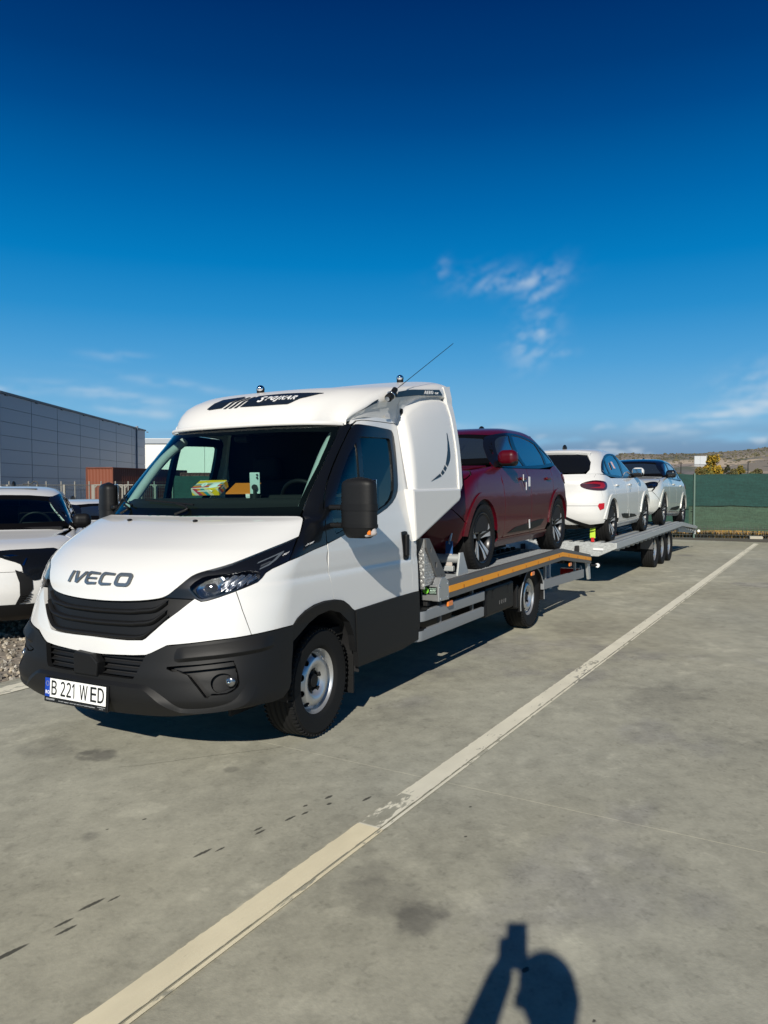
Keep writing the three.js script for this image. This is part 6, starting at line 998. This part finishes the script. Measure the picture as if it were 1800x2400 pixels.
// near wire fence with concrete posts and a framed gate, and a second line of posts behind
{
  const D = 42, posts = [18, 89, 151, 218, 289, 366, 440, 515], H = 1.72, fm = std({ color: rgb(.26, .255, .225), roughness: .85 }), wm = std({ color: rgb(.07, .072, .068), roughness: .8 });
  const f = thing('wire_fence', 'wire mesh fence on pale posts behind the parked cars at the left', 'fence', [0, 0, -D]);
  for (const p of posts) mesh('post', box(px(p, D), H / 2, 0, .13, H, .12, .015), fm, f);
  const x0 = px(-40, D), x1 = px(560, D); mesh('rail', box((x0 + x1) / 2, H - .03, .0, x1 - x0, .04, .04, .008), wm, f); mesh('rail', box((x0 + x1) / 2, .75, .0, x1 - x0, .03, .03, .006), wm, f);
  const wires = []; for (let x = x0; x < x1; x += .1) wires.push(new THREE.BoxGeometry(.008, H - .1, .008).translate(x, H / 2, .03)); for (let y = .2; y < H; y += .2) wires.push(new THREE.BoxGeometry(x1 - x0, .008, .008).translate((x0 + x1) / 2, y, .03)); tag(mesh('wire_mesh', join(wires), wm, f), null, null, null, 'stuff');
  const gt = thing('metal_gate', 'pale framed wire gate in the fence left of the truck mirror', 'gate', [0, 0, -D + .25]);
  for (const [a, b] of [[221, 287], [293, 364]]) { const xa = px(a, D - .25), xb = px(b, D - .25), fr = []; for (const x of [xa, xb]) fr.push(box(x, .90, 0, .09, 1.66, .06, .02)); for (const y of [.12, 1.70]) fr.push(box((xa + xb) / 2, y, 0, xb - xa, .07, .06, .02)); for (const [x, s] of [[xa, 1], [xb, -1]]) fr.push(box(x + s * .1, 1.62, 0, .2, .06, .05, .01, 0, 0, s * .8)); mesh('gate_leaf', join(fr), fm, gt); const bars = []; for (let x = xa + .1; x < xb; x += .11) bars.push(new THREE.BoxGeometry(.014, 1.5, .014).translate(x, .9, 0)); tag(mesh('gate_bars', join(bars), wm, gt), null, null, null, 'stuff'); }
  const D2 = 49, pts = [22, 67.5, 109, 144, 176, 209.5, 237.5, 271, 301, 332, 362, 392, 421, 450], base = thing('fence_post', 'slim pale post of the far fence below the warehouse wall', 'post', [px(pts[0], D2), 0, -D2], 0, 'slim pale posts of the far fence');
  mesh('post', join([box(0, .98, 0, .07, 1.96, .07, .01)]), fm, base); pts.slice(1).forEach((p) => { const c = base.clone(); c.name = numbered('fence_post'); c.position.set(px(p, D2), 0, -D2); scene.add(c); });
  const w2 = thing('wire_strands', 'thin wires strung between the far fence posts', 'wires', [0, 0, -D2]); for (const y of [1.55, 1.75, 1.9]) mesh('wire', box((px(0, D2) + px(480, D2)) / 2, y, 0, px(480, D2) - px(0, D2), .012, .012, 0), wm, w2);
  const lp = thing('bent_pipe', 'thin dark hooked pipe on top of the fence post at the left', 'pipe', [px(89, D - 1), 0, -D + 1]); mesh('pipe', tube([[0, 0, 0], [0, 1.6, 0], [-.02, 1.82, 0], [-.12, 1.90, 0], [-.26, 1.86, 0], [-.36, 1.76, 0], [-.8, 1.74, 0]], .028, 30, 7), wm, lp);
}
// ---------------------------------------------------------------- green screened fence at the far right
{
  const P0 = new THREE.Vector3(9.42, 0, -23.03), dir = new THREE.Vector3(2.554, 0, .637).normalize(), m = new THREE.Matrix4().makeBasis(dir, new THREE.Vector3(0, 1, 0), dir.clone().cross(new THREE.Vector3(0, 1, 0)));
  const f = thing('screened_fence', 'wire fence hung with green privacy netting along the far end of the yard', 'fence'); setFrame(f, m.setPosition(P0));
  const zF = .06, pm = std({ color: rgb(.10, .16, .13), roughness: .7 }), wire = std({ color: rgb(.10, .11, .10), roughness: .8 });
  const x0 = -17.5, x1 = 15;
  for (let x = x0; x <= x1; x += 2.5) mesh('post', box(x, 1.0, .075, .05, 2.02, .05, .008), pm, f);
  const net = (y0, y1, z, col, seedN, op, xa = x0, xb = x1) => { const nx = 260, ny = 10, rowsN = []; for (let j = 0; j <= ny; j++) rowsN.push(Array.from({ length: nx + 1 }, (_, i) => { const u = lerp(xa, xb, i / nx), v = j / ny, edge = .03 * (fbm(u * 1.7, v * 2, 3, seedN) - .5) * (j === 0 || j === ny ? 2 : .4); return [u, lerp(y0, y1, v) + edge, z + .045 * (fbm(u * 1.3, v * 3, 4, seedN + 5) - .5) + .02 * (fbm(u * 7, v * 9, 3, seedN + 9) - .5)]; })); const t = dataTex(512, 256, (i, j) => { const a = tnoise(i / 512 * 256, j / 256 * 24, 256, seedN), b = tnoise(i / 512 * 40, j / 256 * 96, 40, seedN + 3), c = tnoise(i / 512 * 12, j / 256 * 6, 12, seedN + 4); const k = .55 + .35 * a + .45 * b + .25 * c; return [col[0] * k, col[1] * k, col[2] * k]; }, true, [6, 1]); return mesh('netting', gridSurf(rowsN), phy({ map: t, roughness: .85, transparent: op < 1, opacity: op, side: THREE.DoubleSide }), f); };
  net(1.02, 1.98, .02, [.009, .045, .038], 3, 1); net(.27, 1.18, -.03, [.038, .078, .050], 13, .93); net(.30, 1.05, .05, [.014, .052, .038], 23, 1, x0, -.15);
  const w = []; for (let x = x0; x < x1; x += .10) w.push(new THREE.BoxGeometry(.005, .42, .005).translate(x, .21, -.01)); for (const y of [.05, .14, .23, .34]) w.push(new THREE.BoxGeometry(x1 - x0, .007, .007).translate((x0 + x1) / 2, y, -.01)); tag(mesh('wire_mesh', join(w), wire, f), null, null, null, 'stuff');
  mesh('cable_tie', join([box(-.35, .92, .08, .4, .012, .012, .002, 0, 0, .05), box(-.02, .905, .08, .12, .02, .02, .004)]), mat.plastic, f);
  // concrete block and dark stems at its foot
  const bl = thing('concrete_block', 'pale concrete block lying at the foot of the green fence', 'block'); setFrame(bl, m.clone().multiply(M4(1.72, 0, .12))); mesh('block', (() => { const g = new RoundedBoxGeometry(.36, .13, .15, 3, .02).translate(0, .065, 0); return g; })(), std({ color: rgb(.45, .42, .34), roughness: .9, bumpMap: grainTex, bumpScale: .006 }), bl);
  const grassM = std({ color: rgb(.48, .31, .09), roughness: 1 }), darkM = std({ color: rgb(.018, .018, .014), roughness: 1 });
  const blade = new THREE.ConeGeometry(.012, 1, 3).translate(0, .5, 0); const NG = 9000, im = new THREE.InstancedMesh(blade, grassM, NG), q = new THREE.Matrix4(), c = new THREE.Color();
  for (let i = 0; i < NG; i++) { const p = new THREE.Vector3(rr(x0, x1), -.05, -.35 - 6 * rnd() ** 1.4).applyMatrix4(m), s = rr(.10, .32); q.compose(p, new THREE.Quaternion().setFromEuler(new THREE.Euler(rr(-.6, .6), rr(0, 6), rr(-.6, .6))), new THREE.Vector3(1, s, 1)); im.setMatrixAt(i, q); const k = rr(.6, 1.3); im.setColorAt(i, c.setRGB(k, k * rr(.85, 1.05), k * rr(.6, 1))); }
  im.name = 'dry_grass'; im.castShadow = true; scene.add(im); tag(im, 'dry yellow grass behind the green fence', null, null, 'stuff');
  const NS = 420, im2 = new THREE.InstancedMesh(blade, darkM, NS); for (let i = 0; i < NS; i++) { const cl = rnd() < .55 ? rr(2.05, 4.2) : rnd() < .5 ? rr(-.1, .6) : rr(x0, x1), p = new THREE.Vector3(cl, -.05, -.25 + rr(-.25, .15)).applyMatrix4(m); q.compose(p, new THREE.Quaternion().setFromEuler(new THREE.Euler(rr(-.35, .35), rr(0, 6), rr(-.35, .35))), new THREE.Vector3(rr(1, 2), rr(.15, .38), rr(1, 2))); im2.setMatrixAt(i, q); }
  im2.name = 'dark_weeds'; im2.castShadow = true; scene.add(im2); tag(im2, 'dark dead weeds along the foot of the green fence', null, null, 'stuff');
  const kb = mesh('yard_kerb', new THREE.BoxGeometry(x1 - x0, .10, .10), std({ color: rgb(.06, .058, .05), roughness: .95 })); setFrame(kb, m.clone().multiply(M4((x0 + x1) / 2, .0, .16))); tag(kb, 'low dark kerb at the far end of the yard', null, null, 'structure');
}
// ---------------------------------------------------------------- trees, poles, billboard and hills beyond
function tree(label, x, z, h, w, cols, conic, group) {
  const t = thing('tree', label, 'tree', [x, 0, z], 0, group), trunk = join([new THREE.CylinderGeometry(.05 * w / 3, .13 * w / 3, h * .8, 8).translate(0, h * .4, 0), ...Array.from({ length: 6 }, (_, i) => { const a = i * 2.4, y = h * (.3 + .08 * i); return bar([0, y, 0], [Math.cos(a) * w * .3, y + h * .14, Math.sin(a) * w * .3], .03 * w / 3, 5); })]);
  mesh('trunk', trunk, std({ color: rgb(.05, .04, .03), roughness: 1 }), t);
  const clumps = []; for (let i = 0; i < 26; i++) { const v = rnd(), r = conic ? (1 - v * .6) : Math.sin(Math.PI * (.12 + .85 * v)) , a = rnd() * 6.28; clumps.push([Math.cos(a) * r * w * .42 * Math.sqrt(rnd()), h * (.16 + .78 * v), Math.sin(a) * r * w * .42 * Math.sqrt(rnd()), w * rr(.10, .19)]); }
  cols.forEach((col, k) => { const P = [], n = 3200; for (let i = 0; i < n; i++) { const c = clumps[Math.floor(rnd() * clumps.length)]; if ((hash(Math.round(c[0] * 90), Math.round(c[1] * 90), 4) > .5) !== (k === 0) && rnd() < .7) continue; const d = new THREE.Vector3(rr(-1, 1), rr(-1, 1), rr(-1, 1)).normalize().multiplyScalar(c[3] * Math.cbrt(rnd())), o = new THREE.Vector3(c[0] + d.x, c[1] + d.y * .9, c[2] + d.z), s = w * .03 * rr(.7, 1.5), u = new THREE.Vector3(rr(-1, 1), rr(-1, 1), rr(-1, 1)).normalize(), v = new THREE.Vector3(rr(-1, 1), rr(-1, 1), rr(-1, 1)).cross(u).normalize(); for (const q of [o.clone().addScaledVector(u, s), o.clone().addScaledVector(v, s), o.clone().addScaledVector(u, -s), o.clone().addScaledVector(u, s), o.clone().addScaledVector(u, -s), o.clone().addScaledVector(v, -s)]) P.push(q.x, q.y, q.z); } const g = new THREE.BufferGeometry(); g.setAttribute('position', new THREE.Float32BufferAttribute(P, 3)); g.computeVertexNormals(); mesh('crown', g, std({ color: col, roughness: .9, side: THREE.DoubleSide }), t); });
  return t;
}
tree('tall yellow autumn tree beside the billboard', px(1672, 160), -160, 8.2, 6.2, [rgb(.36, .23, .018), rgb(.13, .12, .02)], true);
tree('low olive bush left of the yellow tree', px(1638, 150), -150, 5.4, 3.8, [rgb(.12, .11, .03), rgb(.16, .11, .03)], false);
tree('small dark green tree right of the yellow tree', px(1703, 150), -150, 6.3, 2.2, [rgb(.035, .045, .018), rgb(.06, .055, .02)], true);
tree('pale yellow bush near the right pole', px(1735, 170), -170, 6.4, 3.2, [rgb(.28, .21, .03), rgb(.13, .12, .03)], false);
tree('low green bush at the right edge of the picture', px(1778, 150), -150, 5.0, 5.0, [rgb(.10, .11, .04), rgb(.12, .10, .04)], false);
tree('olive bush between the billboard and the yellow tree', px(1655, 155), -155, 5.6, 4.2, [rgb(.16, .14, .03), rgb(.10, .10, .03)], false);
tree('brownish bush between the dark green tree and the pale bush', px(1718, 165), -165, 5.2, 4.4, [rgb(.13, .11, .04), rgb(.10, .10, .04)], false);
tree('flat olive bush right of the second pole', px(1760, 165), -165, 4.9, 4.6, [rgb(.12, .11, .04), rgb(.15, .12, .04)], false);
tree('low brown bush behind the black roofed car', px(1588, 150), -150, 4.6, 3.0, [rgb(.14, .10, .05), rgb(.10, .09, .04)], false);
{
  const d = 200, b = thing('billboard', 'blank pale two-panel billboard standing before the hills', 'billboard', [px(1640, d), 0, -d], .12), pm = std({ color: rgb(.55, .58, .60), roughness: .5 }), y0 = 1.6 + (1141 - 1088) / 1776 * d, y1 = 1.6 + (1141 - 1069) / 1776 * d;
  for (const s of [-1, 1]) mesh('panel', box(s * .83, (y0 + y1) / 2, 0, 1.62, y1 - y0, .15, .02), pm, b);
  mesh('frame', join([box(0, y0 - .12, .05, 3.4, .12, .3, .02), box(0, y0 - .42, 0, 3.3, .4, .12, .02), box(1.70, (y0 + y1) / 2 - .2, 0, .12, y1 - y0 + .8, .2, .02)]), std({ color: rgb(.40, .42, .43), roughness: .6 }), b); mesh('pole', cyl(0, y0 / 2, -.2, .16, y0, 'y', 12), mat.aluDark, b);
  for (const [p, d2, t, l] of [[1595, 150, 1083, 'dark pole left of the billboard'], [1752, 170, 1081, 'dark pole right of the yellow trees']]) { const o = thing('utility_pole', l, 'pole', [px(p, d2), 0, -d2], 0, 'dark poles before the hills'), h = 1.6 + (1141 - t) / 1776 * d2; mesh('shaft', cyl(0, h / 2, 0, .14, h, 'y', 8, .1), std({ color: rgb(.03, .03, .03), roughness: .9 }), o); mesh('crossarm', box(0, h - .3, 0, .7, .08, .08, .01), std({ color: rgb(.04, .04, .04), roughness: .9 }), o); }
}
{
  // hills: a ridge in polar steps; bearing in degrees, height of the skyline above the eye line
  const sky = [[-75, 0], [-20, .05], [0, .5], [8, .9], [12, 1.4], [14.5, 1.85], [16.6, 2.15], [17.6, 2.42], [18.6, 2.38], [20, 2.34], [23, 2.36], [25, 2.5], [27, 2.72], [30, 2.8], [36, 2.6], [48, 1.9], [75, .6], [100, 0]];
  const sk = (a) => { let i = 0; while (i < sky.length - 2 && a > sky[i + 1][0]) i++; const t = clamp((a - sky[i][0]) / (sky[i + 1][0] - sky[i][0]), 0, 1), s = t * t * (3 - 2 * t); return lerp(sky[i][1], sky[i + 1][1], s); };
  const rowsH = [], R0 = 700, R1 = 3600, NR = 90, NA = 420, tex = dataTex(1024, 1024, (i, j) => { const u = i / 1024, v = j / 1024, n = fbm(u * 110, v * 9, 6, 201, .6), p = fbm(u * 55 + 4, v * 8, 5, 211, .55), q = fbm(u * 260, v * 22, 3, 221), w = fbm(u * 14, v * 3, 3, 231); let c = [.24, .20, .155]; const mixc = (d, k) => { c = c.map((x, m) => lerp(x, d[m], k)); }; mixc([.12, .125, .085], sstep(.50, .62, n)); mixc([.52, .41, .29], sstep(.54, .62, p) * sstep(.75, .45, v)); mixc([.165, .145, .15], sstep(.48, .60, w) * .7); mixc([.06, .07, .055], sstep(.66, .74, q) * .8); return c; });
  for (let j = 0; j <= NR; j++) { const f = j / NR, r = lerp(R0, R1, f); rowsH.push(Array.from({ length: NA + 1 }, (_, i) => { const az = -75 + 175 * i / NA, up = Math.tan(sk(az) * Math.PI / 180), prof = Math.pow(f, 1.15), h = up * R1 * prof * (1 + .10 * (fbm(az * .9, f * 3, 5, 251) - .5) * sstep(0, .3, f) ) + 1.5 * (vnoise(az * 9, f * 20, 261) - .5) * f + (f > .9 ? 5 * (fbm(az * 5, f * 9, 3, 271) - .5) : 0); return [Math.sin(az * Math.PI / 180) * r, h - .4 + 1.6 * f, -Math.cos(az * Math.PI / 180) * r]; })); }
  rowsH.push(rowsH[NR].map(([x, y, z]) => [x * 1.25, -20, z * 1.25]));
  { const NB = 2600, bg = new THREE.IcosahedronGeometry(1, 1), im = new THREE.InstancedMesh(bg, std({ color: rgb(1, 1, 1), roughness: 1 }), NB), q = new THREE.Matrix4(), c = new THREE.Color(); for (let i = 0; i < NB; i++) { const az = rr(9, 40), j = Math.min(NR, Math.floor(NR * (.25 + .75 * Math.sqrt(rnd())))), k = Math.round((az + 75) / 175 * NA), p = rowsH[j][k], s = rr(.9, 2.6) * (rnd() < .06 ? 1.8 : 1); q.compose(new THREE.Vector3(p[0] + rr(-15, 15), p[1] + s * .4, p[2] + rr(-15, 15)), new THREE.Quaternion(), new THREE.Vector3(s * rr(.8, 2.2), s * rr(.6, 1.2), s)); im.setMatrixAt(i, q); const v = rr(.5, 1.2), t = rnd(); im.setColorAt(i, c.setRGB((.10 + .04 * t) * v, (.10 + .02 * t) * v, .065 * v)); } im.name = 'hillside_scrub'; scene.add(im); tag(im, 'scattered scrub and small trees over the far hills', null, null, 'stuff'); }
  tag(mesh('hills', gridSurf(rowsH, { flip: false }), std({ map: tex, roughness: 1 })), 'brown and olive hills along the horizon at the right', null, null, 'structure');
}
// ---------------------------------------------------------------- the photographer, whose shadow falls into the picture: stands behind the lens
{
  const who = thing('person', 'person in dark clothes holding up a phone, seen only by the shadow in the foreground', 'person', [0, 0, 0]);
  const cap = (a, b, ra, rb) => ({ a, b, ra, rb });
  const sd = (list, k) => (x, y, z) => { let s = 0, m = 1e9; const d = list.map(({ a, b, ra, rb }) => { const bx = b[0] - a[0], by = b[1] - a[1], bz = b[2] - a[2], px = x - a[0], py = y - a[1], pz = z - a[2], t = clamp((px * bx + py * by + pz * bz) / (bx * bx + by * by + bz * bz || 1), 0, 1), q = Math.hypot(px - bx * t, py - by * t, pz - bz * t) - lerp(ra, rb, t); if (q < m) m = q; return q; }); for (const q of d) s += Math.exp(-(q - m) / k); return m - k * Math.log(s); };
  function march(f, c, half, res) { const mc = new MarchingCubes(res, new THREE.MeshBasicMaterial(), false, false, 400000); mc.isolation = 0; for (let k = 0; k < res; k++) for (let j = 0; j < res; j++) for (let i = 0; i < res; i++) { const h = res / 2; mc.field[i + j * res + k * res * res] = -f(c[0] + (i - h) / h * half, c[1] + (j - h) / h * half, c[2] + (k - h) / h * half); } mc.update(); const n = mc.count, g = new THREE.BufferGeometry(), p = new Float32Array(n * 3), m = new Float32Array(n * 3); for (let i = 0; i < n * 3; i++) { p[i] = mc.positionArray[i] * half + c[i % 3]; m[i] = mc.normalArray[i]; } g.setAttribute('position', new THREE.BufferAttribute(p, 3)); g.setAttribute('normal', new THREE.BufferAttribute(m, 3)); g.setAttribute('uv', new THREE.BufferAttribute(new Float32Array(n * 2), 2)); return g; }
  const Z = .44, torso = [cap([0, .98, Z], [0, 1.12, Z], .135, .125), cap([-.06, 1.2, Z], [-.10, 1.36, Z], .11, .105), cap([.06, 1.2, Z], [.10, 1.36, Z], .11, .105), cap([-.18, 1.42, Z], [.18, 1.42, Z], .065, .065)];
  const arms = [cap([-.19, 1.42, Z], [-.285, 1.235, Z - .10], .056, .045), cap([-.285, 1.235, Z - .10], [-.085, 1.475, .075], .046, .031), cap([.19, 1.42, Z], [.235, 1.14, Z + .02], .056, .045), cap([.235, 1.14, Z + .02], [.235, .89, Z - .05], .043, .030)];
  const legs = [-1, 1].flatMap((s) => [cap([s * .085, .94, Z], [s * .10, .50, Z - .01], .095, .06), cap([s * .10, .50, Z - .01], [s * .11, .09, Z + .02], .058, .04), cap([s * .11, .045, Z + .05], [s * .125, .035, Z - .15], .045, .035)]);
  const head = [cap([0, 1.665, Z - .02], [0, 1.655, Z + .01], .082, .082), cap([0, 1.60, Z - .05], [0, 1.575, Z - .055], .062, .048), cap([0, 1.45, Z + .01], [0, 1.58, Z - .005], .058, .056), cap([-.088, 1.63, Z - .01], [-.094, 1.60, Z - .01], .014, .010), cap([.088, 1.63, Z - .01], [.094, 1.60, Z - .01], .014, .010), cap([0, 1.63, Z - .105], [0, 1.608, Z - .122], .010, .014), cap([-.03, 1.575, Z - .104], [.03, 1.575, Z - .104], .010, .010)];
  const hands = [cap([-.085, 1.475, .075], [-.062, 1.52, .045], .028, .026), cap([.235, .89, Z - .05], [.235, .80, Z - .07], .028, .026)];
  const bodyF = sd([...torso, ...arms, ...legs, ...head, ...hands], .012);
  const body = march(bodyF, [-.02, .88, .36], .96, 120);
  // left hand round the phone: palm behind it, four fingers along its edge, thumb on the other
  const fing = []; for (const [y, r, l] of [[1.555, .0085, 1], [1.536, .009, 1.05], [1.517, .009, 1], [1.498, .0078, .85]]) { fing.push(cap([-.052, y - .012, .040], [-.070, y - .004, .022], r + .001, r), cap([-.070, y - .004, .022], [-.072, y, .004 + .004], r, r * .95), cap([-.072, y, .008], [-.056 , y + .001, .003 - .004 * l + .004], r * .9, r * .8)); }
  const hand = march(sd([cap([-.085, 1.475, .075], [-.07, 1.495, .05], .029, .027), cap([-.06, 1.50, .045], [-.045, 1.535, .038], .020, .018), ...fing, cap([-.05, 1.49, .042], [-.012, 1.482, .034], .013, .011), cap([-.012, 1.482, .034], [.022, 1.500, .020], .0105, .009)], .004), [-.04, 1.51, .035], .09, 60);
  const skin = std({ color: rgb(.45, .27, .19), roughness: .6 });
  mesh('body', join([body, hand]), skin, who);
  mesh('hair', march((x, y, z) => { const h = sd([cap([0, 1.667, Z - .005], [0, 1.66, Z + .02], .092, .090), cap([0, 1.60, Z + .045], [0, 1.58, Z + .04], .06, .05)], .02)(x, y, z); return Math.max(h, (Z - .075 - z) + Math.max(0, (1.70 - y)) * .7); }, [0, 1.65, Z], .16, 60), std({ color: rgb(.02, .015, .01), roughness: .8 }), who);
  const jackF = sd([...torso, ...arms.map((c) => ({ ...c, ra: c.ra + .012, rb: c.rb + .010 })), cap([0, 1.45, Z], [0, 1.475, Z], .075, .07)].map((c, i) => i < 4 ? { ...c, ra: c.ra + .014, rb: c.rb + .014 } : c), .02);
  mesh('jacket', march((x, y, z) => Math.max(jackF(x, y, z), .93 - y), [-.02, 1.2, .3], .42, 80), std({ color: rgb(.02, .022, .03), roughness: .9 }), who);
  const trF = sd(legs.filter((_, i) => i % 3 !== 2).map((c) => ({ ...c, ra: c.ra + .014, rb: c.rb + .02 })).concat([cap([0, .98, Z], [0, .94, Z], .15, .15)]), .015);
  mesh('trousers', march((x, y, z) => Math.max(trF(x, y, z), y - 1.02), [0, .55, Z], .52, 70), std({ color: rgb(.015, .02, .04), roughness: .9 }), who);
  mesh('shoe', march(sd([cap([.11, .045, Z + .06], [.127, .04, Z - .15], .052, .042)], .01), [.11, .06, Z - .05], .2, 40), mat.rubber, who); mesh('shoe', march(sd([cap([-.11, .045, Z + .06], [-.127, .04, Z - .15], .052, .042)], .01), [-.11, .06, Z - .05], .2, 40), mat.rubber, who);
  const ph = thing('held_phone', 'mobile phone held up in portrait by the person taking the picture', 'phone', [-.0215, 1.546, .0145]);
  mesh('phone_body', new RoundedBoxGeometry(.075, .152, .009, 4, .004), mat.gloss, ph); mesh('camera_bump', new RoundedBoxGeometry(.03, .034, .003, 2, .001).translate(.0215, .052, -.0055), mat.plastic, ph);
}
renderer.render(scene, camera);
